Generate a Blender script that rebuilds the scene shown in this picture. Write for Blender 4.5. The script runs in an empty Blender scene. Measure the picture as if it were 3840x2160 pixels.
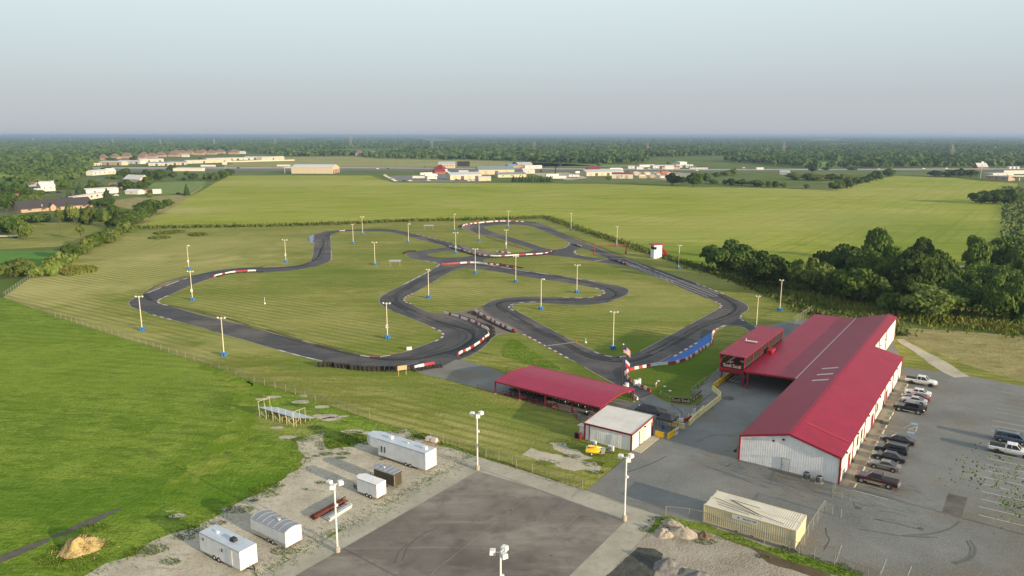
import bpy, bmesh, math, random
import numpy as np
from mathutils import Vector, Matrix, noise
from mathutils.geometry import tessellate_polygon
R = math.radians
random.seed(7); rng = np.random.default_rng(7)
scene = bpy.context.scene
COL = scene.collection

# ---------------------------------------------------------------- camera, world, sun, exposure
CAM_H, FOC, CX, CY = 51.0, 1880.0, 1288.0, 724.5
PITCH = math.atan((CY - 340.5) / FOC)
cam = bpy.data.cameras.new('camera'); camo = bpy.data.objects.new('camera', cam); COL.objects.link(camo)
camo.location = (0, 0, CAM_H); camo.rotation_euler = (R(90) - PITCH, 0, 0)
cam.sensor_width = 36; cam.lens = FOC / 2576 * 36; cam.clip_start = 1; cam.clip_end = 200000
scene.camera = camo

SUN_EL, SUN_AZ = 11.0, -38.5             # azimuth counter-clockwise from +X
world = bpy.data.worlds.new('World'); scene.world = world; world.use_nodes = True
nt = world.node_tree; nt.nodes.clear()
out = nt.nodes.new('ShaderNodeOutputWorld'); bg = nt.nodes.new('ShaderNodeBackground')
sky = nt.nodes.new('ShaderNodeTexSky'); sky.sky_type = 'NISHITA'; sky.sun_disc = False
sky.sun_elevation = R(SUN_EL); sky.sun_rotation = R(90 - SUN_AZ)
sky.altitude = 200; sky.air_density = 1.0; sky.dust_density = 2.0; sky.ozone_density = 1.5
# evening haze: the sky near the horizon is greyer than the clear-air model
tc = nt.nodes.new('ShaderNodeTexCoord'); sx = nt.nodes.new('ShaderNodeSeparateXYZ'); nt.links.new(tc.outputs['Generated'], sx.inputs[0])
rp = nt.nodes.new('ShaderNodeValToRGB'); nt.links.new(sx.outputs['Z'], rp.inputs[0])
el = rp.color_ramp.elements
el[0].position = 0.0; el[0].color = (2.95, 3.10, 3.32, 1)
el[1].position = 0.165; el[1].color = (4.15, 4.75, 4.8, 1)
for pos, c in ((0.05, (3.05, 3.32, 3.55, 1)), (0.11, (3.6, 4.1, 4.25, 1)), (0.35, (4.7, 5.0, 5.05, 1)), (0.8, (3.9, 4.4, 4.9, 1))):
    e = el.new(pos); e.color = c
mixn = nt.nodes.new('ShaderNodeMix'); mixn.data_type = 'RGBA'; mixn.inputs[0].default_value = 0.9
nt.links.new(sky.outputs[0], mixn.inputs[6]); nt.links.new(rp.outputs[0], mixn.inputs[7])
nt.links.new(mixn.outputs[2], bg.inputs[0]); nt.links.new(bg.outputs[0], out.inputs[0])
bg.inputs[1].default_value = 0.1
sl = bpy.data.lights.new('sun', 'SUN'); sl.energy = 4.8; sl.angle = R(0.6); sl.color = (1.0, 0.80, 0.55)
so = bpy.data.objects.new('sun', sl); COL.objects.link(so)
so.rotation_euler = (R(90 - SUN_EL), 0, R(SUN_AZ + 90))
scene.view_settings.view_transform = 'Standard'; scene.view_settings.look = 'None'
scene.view_settings.exposure = 0.82; scene.view_settings.gamma = 1
scene.cycles.max_bounces = 6; scene.cycles.transparent_max_bounces = 12; scene.cycles.volume_bounces = 0

# ---------------------------------------------------------------- photo pixel (2576 wide) -> ground
cp, sp = math.cos(PITCH), math.sin(PITCH)
def G(x, y, z=0.0):
    dx, dy = (x - CX) / FOC, -(y - CY) / FOC
    d = (dx, cp + dy * sp, -sp + dy * cp); t = (z - CAM_H) / d[2]
    return (d[0] * t, d[1] * t)
def tile(x0, y0, w, zw):
    s = w / zw / 1.490683
    return lambda *pts: [(x0 / 1.490683 + p[0] * s, y0 / 1.490683 + p[1] * s) for p in pts]
A1 = tile(1120, 780, 640, 2576); A2 = tile(1500, 780, 640, 2576); A3 = tile(2060, 780, 640, 2576)
A4 = tile(480, 920, 640, 2576); A5 = tile(1380, 960, 640, 2576); B1 = tile(700, 1080, 640, 2576)
B2 = tile(1160, 1120, 640, 2576); B3 = tile(1700, 1040, 640, 1456); B4 = tile(2260, 1040, 640, 1456)
C1 = tile(0, 500, 960, 2576); C2 = tile(960, 500, 960, 2576); C3 = tile(1920, 500, 960, 2576); C4 = tile(2880, 500, 960, 2576)
M1 = tile(0, 1040, 960, 2576); M2 = tile(960, 1040, 960, 2576); M3 = tile(1920, 1040, 960, 2576); M4 = tile(2880, 1040, 960, 2576)
L1 = tile(0, 1580, 960, 2398); L2 = tile(960, 1580, 960, 2398); L3 = tile(1920, 1580, 960, 2398); L4 = tile(2880, 1580, 960, 2398)
D0 = lambda *p: list(p)
DK = tile(2600, 1160, 480, 2576); PT = tile(2150, 1340, 480, 2576); CN = tile(1820, 1360, 480, 2576)
SH = tile(2160, 1480, 480, 1456); AP = tile(2340, 1240, 500, 1280)
def gl(pts, z=0.0): return [G(p[0], p[1], z) for p in pts]
def one(T, x, y, z=0.0): return G(*T((x, y))[0], z)

# ---------------------------------------------------------------- materials
def nd(nt, t, **kw):
    n = nt.nodes.new('ShaderNode' + t)
    for k, v in kw.items():
        if isinstance(k, str) and not k.startswith('i_'): setattr(n, k, v)
    return n
MATS = {}
def lerp_mat(name, cols, scale=1.0, rough=0.8, bump=0.0, bscale=None, detail=6, metal=0.0, spec=0.3, stretch=(1, 1, 1), rot=0.0, layers=(), world=True, alpha=None, transl=0.0, ramp=(0.3, 0.7), emit=0):
    """Principled material; the base colour wanders through cols by noise over real positions; layers = (colour, scale, threshold, softness, stretch, rot)."""
    if name in MATS: return MATS[name]
    m = bpy.data.materials.new(name); m.use_nodes = True; t = m.node_tree; N, L = t.nodes, t.links
    b = N['Principled BSDF']; b.inputs['Roughness'].default_value = rough; b.inputs['Metallic'].default_value = metal
    b.inputs['Specular IOR Level'].default_value = spec
    g = N.new('ShaderNodeNewGeometry') if world else N.new('ShaderNodeTexCoord')
    src = g.outputs['Position'] if world else g.outputs['Object']
    def noise_of(sc, st, ro, det):
        mp = N.new('ShaderNodeMapping'); L.new(src, mp.inputs[0]); mp.vector_type = 'POINT'
        mp.inputs['Rotation'].default_value = (0, 0, -R(ro)); mp.inputs['Scale'].default_value = st
        n = N.new('ShaderNodeTexNoise'); n.inputs['Scale'].default_value = sc; n.inputs['Detail'].default_value = det
        n.inputs['Roughness'].default_value = 0.65
        L.new(mp.outputs[0], n.inputs['Vector']); return n.outputs['Fac']
    if len(cols) > 1:
        r = N.new('ShaderNodeValToRGB'); L.new(noise_of(scale, stretch, rot, detail), r.inputs[0])
        e = r.color_ramp.elements
        for i, c in enumerate(cols):
            p = ramp[0] + (ramp[1] - ramp[0]) * i / (len(cols) - 1)
            k = e[0] if i == 0 else (e[1] if i == len(cols) - 1 else None)
            if k is None: k = e.new(p)
            k.position = p; k.color = (*c, 1)
        cur = r.outputs[0]
    else:
        rgb = N.new('ShaderNodeRGB'); rgb.outputs[0].default_value = (*cols[0], 1); cur = rgb.outputs[0]
    for (c, sc, th, so_, st, ro) in layers:
        f = noise_of(sc, st, ro, 5)
        mr = N.new('ShaderNodeMapRange'); mr.inputs['From Min'].default_value = th - so_; mr.inputs['From Max'].default_value = th + so_
        L.new(f, mr.inputs['Value'])
        x = N.new('ShaderNodeMix'); x.data_type = 'RGBA'; L.new(mr.outputs[0], x.inputs[0]); L.new(cur, x.inputs[6]); x.inputs[7].default_value = (*c[:3], 1)
        if len(c) > 3:
            mu = N.new('ShaderNodeMath'); mu.operation = 'MULTIPLY'; mu.inputs[1].default_value = c[3]; L.new(mr.outputs[0], mu.inputs[0]); L.new(mu.outputs[0], x.inputs[0])
        cur = x.outputs[2]
    L.new(cur, b.inputs['Base Color'])
    if bump:
        bn = N.new('ShaderNodeBump'); bn.inputs['Strength'].default_value = min(1, bump); bn.inputs['Distance'].default_value = 0.3 if bump <= 1 else 0.3 * bump
        L.new(noise_of(bscale or scale * 6, stretch, rot, 3), bn.inputs['Height']); L.new(bn.outputs[0], b.inputs['Normal'])
    o = N['Material Output']
    if transl:
        tr = N.new('ShaderNodeBsdfTranslucent'); L.new(cur, tr.inputs[0]); ms = N.new('ShaderNodeMixShader'); ms.inputs[0].default_value = transl
        L.new(b.outputs[0], ms.inputs[1]); L.new(tr.outputs[0], ms.inputs[2]); L.new(ms.outputs[0], o.inputs[0])
    if alpha is not None:
        tr = N.new('ShaderNodeBsdfTransparent'); ms = N.new('ShaderNodeMixShader'); ms.inputs[0].default_value = alpha
        L.new(tr.outputs[0], ms.inputs[1]); L.new(b.outputs[0], ms.inputs[2]); L.new(ms.outputs[0], o.inputs[0])
    MATS[name] = m; return m
def blobs(m, items):
    """broad patches where the ground itself is drier or greener: (x, y, rx, ry, rotation, colour, strength)"""
    t = m.node_tree; N, L = t.nodes, t.links; b = N['Principled BSDF']; g = N.new('ShaderNodeNewGeometry'); n = N.new('ShaderNodeTexNoise'); n.inputs['Scale'].default_value = .09; n.inputs['Detail'].default_value = 6; L.new(g.outputs['Position'], n.inputs['Vector'])
    for x, y, rx, ry, ro, c, st in items:
        mp = N.new('ShaderNodeMapping'); mp.vector_type = 'TEXTURE'; mp.inputs['Location'].default_value = (x, y, 0); mp.inputs['Rotation'].default_value = (0, 0, R(ro)); mp.inputs['Scale'].default_value = (rx, ry, 1000); L.new(g.outputs['Position'], mp.inputs[0])
        ln = N.new('ShaderNodeVectorMath'); ln.operation = 'LENGTH'; L.new(mp.outputs[0], ln.inputs[0]); ad = N.new('ShaderNodeMath'); ad.operation = 'MULTIPLY_ADD'; L.new(n.outputs['Fac'], ad.inputs[0]); ad.inputs[1].default_value = 1.5; L.new(ln.outputs['Value'], ad.inputs[2])
        mr = N.new('ShaderNodeMapRange'); mr.interpolation_type = 'SMOOTHSTEP'; mr.inputs['From Min'].default_value = 1.25; mr.inputs['From Max'].default_value = 2.0; mr.inputs['To Min'].default_value = st; mr.inputs['To Max'].default_value = 0; L.new(ad.outputs[0], mr.inputs['Value'])
        src = b.inputs['Base Color'].links[0].from_socket; mx = N.new('ShaderNodeMix'); mx.data_type = 'RGBA'; L.new(mr.outputs[0], mx.inputs[0]); L.new(src, mx.inputs[6]); mu = N.new('ShaderNodeMix'); mu.data_type = 'RGBA'; mu.blend_type = 'MIX'; mu.inputs[0].default_value = .62; L.new(src, mu.inputs[6]); mu.inputs[7].default_value = (*c, 1); L.new(mu.outputs[2], mx.inputs[7]); L.new(mx.outputs[2], b.inputs['Base Color'])
def stripes(m, ang, period, width, c, st, nscale=.05, nth_=.45):
    """mower or tractor lines running at ang degrees"""
    t = m.node_tree; N, L = t.nodes, t.links; b = N['Principled BSDF']; g = N.new('ShaderNodeNewGeometry'); n = N.new('ShaderNodeTexNoise'); n.inputs['Scale'].default_value = nscale; n.inputs['Detail'].default_value = 5; L.new(g.outputs['Position'], n.inputs['Vector'])
    mp = N.new('ShaderNodeMapping'); mp.vector_type = 'TEXTURE'; mp.inputs['Rotation'].default_value = (0, 0, R(ang)); L.new(g.outputs['Position'], mp.inputs[0]); sx_ = N.new('ShaderNodeSeparateXYZ'); L.new(mp.outputs[0], sx_.inputs[0])
    ad = N.new('ShaderNodeMath'); ad.operation = 'MULTIPLY_ADD'; L.new(n.outputs['Fac'], ad.inputs[0]); ad.inputs[1].default_value = period * .35; L.new(sx_.outputs['Y'], ad.inputs[2])
    pp = N.new('ShaderNodeMath'); pp.operation = 'PINGPONG'; pp.inputs[1].default_value = period / 2; L.new(ad.outputs[0], pp.inputs[0])
    mr = N.new('ShaderNodeMapRange'); mr.interpolation_type = 'SMOOTHSTEP'; mr.inputs['From Min'].default_value = width * .5; mr.inputs['From Max'].default_value = width; mr.inputs['To Min'].default_value = st; mr.inputs['To Max'].default_value = 0; L.new(pp.outputs[0], mr.inputs['Value'])
    m2 = N.new('ShaderNodeMapRange'); m2.inputs['From Min'].default_value = nth_ - .08; m2.inputs['From Max'].default_value = nth_ + .08; L.new(n.outputs['Fac'], m2.inputs['Value']); mm = N.new('ShaderNodeMath'); mm.operation = 'MULTIPLY'; L.new(mr.outputs[0], mm.inputs[0]); L.new(m2.outputs[0], mm.inputs[1])
    src = b.inputs['Base Color'].links[0].from_socket; mx = N.new('ShaderNodeMix'); mx.data_type = 'RGBA'; L.new(mm.outputs[0], mx.inputs[0]); L.new(src, mx.inputs[6]); mx.inputs[7].default_value = (*c, 1); L.new(mx.outputs[2], b.inputs['Base Color'])
def paint(name, c, rough=0.5, metal=0.0, spec=0.4, var=0.12):
    return lerp_mat(name, [tuple(x * (1 - var) for x in c), tuple(min(1, x * (1 + var)) for x in c)], scale=0.9, rough=rough, metal=metal, spec=spec, world=False)

# ---------------------------------------------------------------- mesh helpers
class MB:
    def __init__(s): s.v = []; s.f = []; s.m = []; s.mats = []
    def mi(s, mat):
        if mat not in s.mats: s.mats.append(mat)
        return s.mats.index(mat)
    def add(s, vs, fs, mat):
        k = len(s.v); s.v += [tuple(p) for p in vs]; i = s.mi(mat)
        for f in fs: s.f.append([a + k for a in f]); s.m.append(i)
        return s
    def box(s, c, d, mat, rz=0.0, taper=1.0):
        x, y, z = d[0] / 2, d[1] / 2, d[2] / 2; ca, sa = math.cos(rz), math.sin(rz)
        vs = []
        for sz in (-1, 1):
            k = taper if sz > 0 else 1
            for a, b in ((-1, -1), (1, -1), (1, 1), (-1, 1)):
                px, py = a * x * k, b * y * k
                vs.append((c[0] + px * ca - py * sa, c[1] + px * sa + py * ca, c[2] + sz * z))
        return s.add(vs, [(3, 2, 1, 0), (4, 5, 6, 7), (0, 1, 5, 4), (1, 2, 6, 5), (2, 3, 7, 6), (3, 0, 4, 7)], mat)
    def beam(s, p, q, w, h, mat):
        p, q = Vector(p), Vector(q); d = (q - p).normalized()
        up = Vector((0, 0, 1)) if abs(d.z) < 0.95 else Vector((1, 0, 0))
        sd = d.cross(up).normalized() * w / 2; u = sd.cross(d).normalized() * h / 2
        vs = [p - sd - u, p + sd - u, p + sd + u, p - sd + u, q - sd - u, q + sd - u, q + sd + u, q - sd + u]
        return s.add(vs, [(0, 1, 2, 3), (7, 6, 5, 4), (0, 4, 5, 1), (1, 5, 6, 2), (2, 6, 7, 3), (3, 7, 4, 0)], mat)
    def tube(s, p, q, r, mat, n=8, r2=None, caps=True):
        p, q = Vector(p), Vector(q); d = (q - p).normalized(); r2 = r if r2 is None else r2
        a = d.orthogonal().normalized(); b = d.cross(a)
        vs = [p + (a * math.cos(t) + b * math.sin(t)) * r for t in (2 * math.pi * i / n for i in range(n))]
        vs += [q + (a * math.cos(t) + b * math.sin(t)) * r2 for t in (2 * math.pi * i / n for i in range(n))]
        fs = [(i, (i + 1) % n, n + (i + 1) % n, n + i) for i in range(n)]
        if caps: fs += [tuple(range(n))[::-1], tuple(range(n, 2 * n))]
        return s.add(vs, fs, mat)
    def lathe(s, prof, mat, c=(0, 0, 0), n=14, axis='z'):
        vs = []; fs = []
        for r, z in prof:
            for i in range(n):
                t = 2 * math.pi * i / n; a, b = r * math.cos(t), r * math.sin(t)
                vs.append((c[0] + a, c[1] + b, c[2] + z) if axis == 'z' else (c[0] + a, c[1] + z, c[2] + b))
        for k in range(len(prof) - 1):
            for i in range(n):
                q = [k * n + i, k * n + (i + 1) % n, (k + 1) * n + (i + 1) % n, (k + 1) * n + i]
                fs.append(q if axis == 'z' else q[::-1])
        return s.add(vs, fs, mat)
    def prism(s, poly, z0, z1, mat):
        n = len(poly); vs = [(x, y, z0) for x, y in poly] + [(x, y, z1) for x, y in poly]
        return s.add(vs, [tuple(range(n))[::-1], tuple(range(n, 2 * n))] + [(i, (i + 1) % n, n + (i + 1) % n, n + i) for i in range(n)], mat)
    def build(s, name, parent=None, loc=None, rz=0.0, smooth=False):
        me = bpy.data.meshes.new(name); me.from_pydata(s.v, [], s.f)
        for m in s.mats: me.materials.append(m)
        me.polygons.foreach_set('material_index', s.m)
        if smooth: me.polygons.foreach_set('use_smooth', [True] * len(s.f))
        me.update()
        o = bpy.data.objects.new(name, me); COL.objects.link(o)
        if parent is not None: o.parent = parent
        if loc is not None: o.location = loc; o.rotation_euler = (0, 0, rz)
        return o
def tag(o, label=None, cat=None, group=None, kind=None):
    if label: o['label'] = label
    if cat: o['category'] = cat
    if group: o['group'] = group
    if kind: o['kind'] = kind
    return o
def thing(name, label, cat, loc=(0, 0, 0), rz=0.0, group=None):
    o = bpy.data.objects.new(name, None); COL.objects.link(o); o.empty_display_size = 0.3
    o.location = (loc[0], loc[1], loc[2] if len(loc) > 2 else 0); o.rotation_euler = (0, 0, rz)
    return tag(o, label, cat, group)
KIDS = {}
def kids_of(o):
    if o.name not in KIDS: KIDS[o.name] = [c for c in bpy.data.objects if c.parent == o]
    return KIDS[o.name]
def dup(o, loc=None, rz=0.0, label=None, sc=None, parent=None, group=None):
    c = o.copy(); COL.objects.link(c); c.parent = parent
    if loc is not None: c.location = (loc[0], loc[1], loc[2] if len(loc) > 2 else 0); c.rotation_euler = (0, 0, rz)
    if label: c['label'] = label
    if group: c['group'] = group
    if sc: c.scale = sc if not isinstance(sc, (int, float)) else (sc, sc, sc)
    for k in kids_of(o): dup(k, parent=c)
    return c
ONES = 'zeroth first second third fourth fifth sixth seventh eighth ninth tenth eleventh twelfth thirteenth fourteenth fifteenth sixteenth seventeenth eighteenth nineteenth'.split()
TENS = {2: 'twent', 3: 'thirt', 4: 'fort', 5: 'fift', 6: 'sixt', 7: 'sevent', 8: 'eight', 9: 'ninet'}
def nth(n):
    if n < 20: return ONES[n]
    if n >= 100: return 'hundred and ' + nth(n - 100) if n > 100 else 'hundredth'
    return TENS[n // 10] + ('ieth' if n % 10 == 0 else 'y-' + ONES[n % 10])
def text_mesh(s, size, mat, extrude=0.01):
    cu = bpy.data.curves.new('text', 'FONT'); cu.body = s; cu.size = size; cu.extrude = extrude; cu.align_x = 'CENTER'; cu.align_y = 'CENTER'
    o = bpy.data.objects.new('text', cu); COL.objects.link(o); bpy.context.view_layer.update()
    me = bpy.data.meshes.new_from_object(o.evaluated_get(bpy.context.evaluated_depsgraph_get()))
    bpy.data.objects.remove(o); me.materials.clear(); me.materials.append(mat); return me
def text_obj(s, size, mat, parent, loc, rot, name='lettering'):
    o = bpy.data.objects.new(name, text_mesh(s, size, mat)); COL.objects.link(o); o.parent = parent; o.location = loc; o.rotation_euler = rot
    return o
# smooth a closed or open ground polyline
def spline(p, closed=False, step=2.5):
    n = len(p); outp = []
    rngi = range(n if closed else n - 1)
    for i in rngi:
        p1, p2 = p[i], p[(i + 1) % n]
        p0 = p[(i - 1) % n] if (closed or i > 0) else p1
        p3 = p[(i + 2) % n] if (closed or i + 2 < n) else p2
        d = [max(1e-4, math.dist(a, b)) ** 0.5 for a, b in ((p0, p1), (p1, p2), (p2, p3))]
        if p0 == p1: d[0] = d[1]
        if p2 == p3: d[2] = d[1]
        k = max(1, int(math.dist(p1, p2) / step))
        t0, t1 = 0.0, d[0]; t2 = t1 + d[1]; t3 = t2 + d[2]
        for j in range(k):
            t = t1 + (t2 - t1) * j / k
            def mixp(a, b, ta, tb): w = (t - ta) / (tb - ta); return (a[0] + (b[0] - a[0]) * w, a[1] + (b[1] - a[1]) * w)
            q0 = p0 if p0 != p1 else (2 * p1[0] - p2[0], 2 * p1[1] - p2[1]); q3 = p3 if p3 != p2 else (2 * p2[0] - p1[0], 2 * p2[1] - p1[1])
            a1, a2, a3 = mixp(q0, p1, t0, t1), mixp(p1, p2, t1, t2), mixp(p2, q3, t2, t3)
            b1, b2 = mixp(a1, a2, t0, t2), mixp(a2, a3, t1, t3); outp.append(mixp(b1, b2, t1, t2))
    if not closed: outp.append(p[-1])
    return outp
def sheet(name, loops, z, mat, kind='structure'):
    vl = [[Vector((x, y, z)) for x, y in l] for l in loops]
    tris = tessellate_polygon(vl); vs = [tuple(v) for l in vl for v in l]
    mb = MB(); fs = []
    for t in tris:
        a, b, c = (vs[i] for i in t)
        fs.append(tuple(t) if (b[0] - a[0]) * (c[1] - a[1]) - (b[1] - a[1]) * (c[0] - a[0]) > 0 else tuple(t)[::-1])
    mb.add(vs, fs, mat); o = mb.build(name); o['kind'] = kind; return o
def rough(p, amp, step):
    q = []
    for i in range(len(p)):
        a, b = p[i], p[(i + 1) % len(p)]; k = max(1, int(math.dist(a, b) / step))
        for j in range(k):
            x, y = a[0] + (b[0] - a[0]) * j / k, a[1] + (b[1] - a[1]) * j / k
            n = noise.noise_vector(Vector((x * 0.5, y * 0.5, 3.3))) * amp + noise.noise_vector(Vector((x * 1.7, y * 1.7, 9.1))) * amp * 0.5
            q.append((x + n.x, y + n.y))
    return q
def resample(p, step, closed=False):
    pts = list(p) + ([p[0]] if closed else []); outp = [pts[0]]; acc = 0.0
    for a, b in zip(pts, pts[1:]):
        L = math.dist(a, b); d = step - acc
        while d <= L:
            outp.append((a[0] + (b[0] - a[0]) * d / L, a[1] + (b[1] - a[1]) * d / L)); d += step
        acc = (acc + L) % step
    return outp
def ribbon_into(mb, p, w, z, mats, seg=None, off=0.0):
    """a painted or poured strip along p; mats cycle every seg metres"""
    q = resample(p, seg) if seg else p
    nrm = []
    for i in range(len(q)):
        a, b = q[max(0, i - 1)], q[min(len(q) - 1, i + 1)]; L = math.dist(a, b) or 1
        nrm.append((-(b[1] - a[1]) / L, (b[0] - a[0]) / L))
    for i in range(len(q) - 1):
        m = mats[i % len(mats)]
        if m is None: continue
        (ax, ay), (bx, by), n0, n1 = q[i], q[i + 1], nrm[i], nrm[i + 1]
        l, r = off + w / 2, off - w / 2
        mb.add([(ax + n0[0] * r, ay + n0[1] * r, z), (bx + n1[0] * r, by + n1[1] * r, z), (bx + n1[0] * l, by + n1[1] * l, z), (ax + n0[0] * l, ay + n0[1] * l, z)], [(0, 1, 2, 3)], m)
# ---------------------------------------------------------------- ground
m_ground = lerp_mat('pasture', [(0.07, 0.12, 0.018), (0.11, 0.16, 0.03), (0.16, 0.18, 0.05)], scale=0.006, rough=1, spec=0.1, layers=[((0.20, 0.19, 0.08, 0.8), 0.0015, 0.58, 0.06, (1, 1, 1), 0), ((0.05, 0.09, 0.015, 0.6), 0.05, 0.55, 0.12, (1, 1, 1), 0)])
m_meadow = lerp_mat('meadow grass', [(0.095, 0.18, 0.009), (0.16, 0.26, 0.018), (0.245, 0.325, 0.045)], scale=0.09, detail=9, rough=1, spec=0.08, bump=1.0, bscale=1.6, ramp=(0.33, 0.68),
    layers=[((0.06, 0.125, 0.006, 0.75), 0.55, 0.56, 0.06, (0.35, 1, 1), -8), ((0.27, 0.33, 0.06, 0.65), 1.1, 0.57, 0.06, (0.4, 1, 1), -8), ((0.055, 0.11, 0.006, 0.7), 1.7, 0.60, 0.05, (0.5, 1, 1), 0), ((0.15, 0.20, 0.035, 0.55), 0.9, 0.55, 0.12, (0.5, 1, 1), 30), ((0.065, 0.125, 0.008, 0.7), 2.6, 0.56, 0.10, (1, 1, 1), 0), ((0.17, 0.20, 0.05, 0.6), 0.03, 0.60, 0.08, (1, 0.4, 1), 20), ((0.035, 0.05, 0.02, 0.85), 0.16, 0.70, 0.03, (0.45, 1, 1), 25)])
m_mown = lerp_mat('mown grass', [(0.135, 0.175, 0.014), (0.21, 0.228, 0.033), (0.33, 0.305, 0.088)], scale=0.028, detail=8, rough=1, spec=0.08, bump=0.6, bscale=1.5, ramp=(0.30, 0.74),
    layers=[((0.10, 0.13, 0.018, 0.6), 0.45, 0.57, 0.06, (0.35, 1, 1), -30), ((0.40, 0.35, 0.16, 0.5), 0.9, 0.60, 0.05, (0.4, 1, 1), -30), ((0.37, 0.32, 0.14, 0.55), 0.55, 0.58, 0.10, (0.25, 1.3, 1), -38), ((0.095, 0.14, 0.012, 0.6), 1.3, 0.58, 0.10, (1, 1, 1), 0), ((0.085, 0.145, 0.010, 0.7), 0.02, 0.60, 0.07, (1, 1, 1), 0), ((0.31, 0.27, 0.11, 0.5), 3.0, 0.60, 0.10, (1, 1, 1), 0), ((0.13, 0.15, 0.025, 0.6), 0.22, 0.54, 0.05, (0.05, 1.0, 1), -38)])
m_crop = lerp_mat('crop', [(0.235, 0.275, 0.03), (0.31, 0.33, 0.05), (0.36, 0.355, 0.095)], scale=0.012, detail=8, rough=1, spec=0.05, bump=0.6, bscale=0.5, ramp=(0.3, 0.72),
    layers=[((0.16, 0.21, 0.014, 0.75), 0.22, 0.56, 0.10, (0.05, 1.1, 1), 56), ((0.36, 0.31, 0.12, 0.6), 0.012, 0.66, 0.06, (1, 1, 1), 0), ((0.13, 0.2, 0.01, 0.7), 0.009, 0.64, 0.08, (1, 1, 1), 0), ((0.11, 0.17, 0.01, 0.6), 0.12, 0.64, 0.05, (0.6, 1, 1), 15)])
m_hay = lerp_mat('dry hay', [(0.22, 0.19, 0.075), (0.30, 0.255, 0.11), (0.36, 0.31, 0.15)], scale=0.15, detail=9, rough=1, spec=0.05, bump=0.8, bscale=1.4,
    layers=[((0.13, 0.14, 0.04, 0.7), 0.5, 0.58, 0.08, (0.4, 1, 1), -30), ((0.16, 0.18, 0.04, 0.6), 1.5, 0.58, 0.08, (1, 1, 1), 0)])
m_gravel = lerp_mat('gravel', [(0.34, 0.31, 0.24), (0.44, 0.405, 0.32), (0.53, 0.49, 0.39)], scale=0.25, detail=10, rough=1, spec=0.1, bump=0.7, bscale=4.5, ramp=(0.28, 0.72), layers=[((0.22, 0.21, 0.16, 0.6), 0.7, 0.62, 0.05, (0.4, 1, 1), 40), ((0.24, 0.22, 0.18, 0.8), 2.2, 0.6, 0.08, (1, 1, 1), 0), ((0.13, 0.15, 0.06, 0.7), 0.5, 0.70, 0.03, (1, 1, 1), 0)])
m_conc = lerp_mat('old concrete', [(0.27, 0.26, 0.20), (0.34, 0.32, 0.25), (0.40, 0.38, 0.31)], scale=0.2, detail=9, rough=0.95, spec=0.15, layers=[((0.24, 0.23, 0.18, 0.6), 1.2, 0.6, 0.08, (1, 1, 1), 0)])
m_pad = lerp_mat('worn asphalt pad', [(0.105, 0.088, 0.078), (0.15, 0.13, 0.115), (0.21, 0.19, 0.165)], scale=0.07, detail=10, rough=0.9, spec=0.2, ramp=(0.32, 0.7),
    layers=[((0.26, 0.24, 0.20, 0.7), 0.05, 0.58, 0.07, (0.6, 1, 1), 40), ((0.34, 0.31, 0.26, 0.65), 0.12, 0.60, 0.10, (0.35, 1, 1), 57), ((0.27, 0.25, 0.22, 0.6), 0.5, 0.62, 0.05, (0.04, 1, 1), 57), ((0.085, 0.07, 0.062, 0.6), 0.35, 0.6, 0.1, (1, 1, 1), 0)])
m_lot = lerp_mat('car park asphalt', [(0.118, 0.127, 0.124), (0.165, 0.174, 0.167), (0.22, 0.225, 0.21)], scale=0.09, detail=10, rough=0.85, spec=0.25, bump=0.3, bscale=6, ramp=(0.3, 0.72),
    layers=[((0.145, 0.125, 0.092, 0.75), 0.06, 0.55, 0.08, (1, 1, 1), 0), ((0.12, 0.12, 0.11, 0.6), 0.7, 0.66, 0.03, (0.12, 1, 1), 20), ((0.27, 0.26, 0.23, 0.5), 3.0, 0.6, 0.1, (1, 1, 1), 0)])
m_track = lerp_mat('race asphalt', [(0.034, 0.036, 0.042), (0.048, 0.050, 0.056), (0.068, 0.068, 0.071)], scale=0.12, detail=9, rough=0.8, spec=0.3, bump=0.25, bscale=6, ramp=(0.3, 0.7),
    layers=[((0.15, 0.128, 0.105, 0.75), 0.032, 0.56, 0.07, (1, 1, 1), 0), ((0.03, 0.03, 0.034, 0.6), 0.4, 0.6, 0.06, (0.08, 1, 1), -35), ((0.11, 0.10, 0.09, 0.4), 0.9, 0.6, 0.08, (0.1, 1, 1), -30), ((0.11, 0.105, 0.1, 0.35), 3.5, 0.6, 0.1, (1, 1, 1), 0)])
m_side = lerp_mat('dirty asphalt', [(0.15, 0.125, 0.10), (0.21, 0.18, 0.15)], scale=0.3, detail=8, rough=0.95, spec=0.15)
m_dirt = lerp_mat('pale dirt', [(0.22, 0.19, 0.14), (0.31, 0.27, 0.21), (0.42, 0.38, 0.31)], scale=0.12, detail=10, rough=1, spec=0.1, bump=0.6, bscale=3, layers=[((0.17, 0.145, 0.10, 0.7), 0.3, 0.6, 0.08, (1, 1, 1), 0), ((0.30, 0.29, 0.27, 0.7), 0.9, 0.6, 0.06, (1, 1, 1), 0)])
m_millings = lerp_mat('asphalt millings', [(0.035, 0.04, 0.034), (0.06, 0.065, 0.055), (0.10, 0.10, 0.09)], scale=0.8, detail=8, rough=1, bump=0.8, bscale=5)
m_white = lerp_mat('white road paint', [(0.38, 0.37, 0.35), (0.58, 0.57, 0.55)], scale=1.2, rough=0.8)
m_faint = lerp_mat('worn road paint', [(0.26, 0.255, 0.235), (0.40, 0.39, 0.36)], scale=1.5, rough=0.9)
m_redp = lerp_mat('red kerb paint', [(0.16, 0.03, 0.03), (0.25, 0.05, 0.045)], scale=1.0, rough=0.8)
m_edge = lerp_mat('pale kerb edge', [(0.24, 0.21, 0.16), (0.38, 0.35, 0.29)], scale=0.6, rough=0.9)
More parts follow.
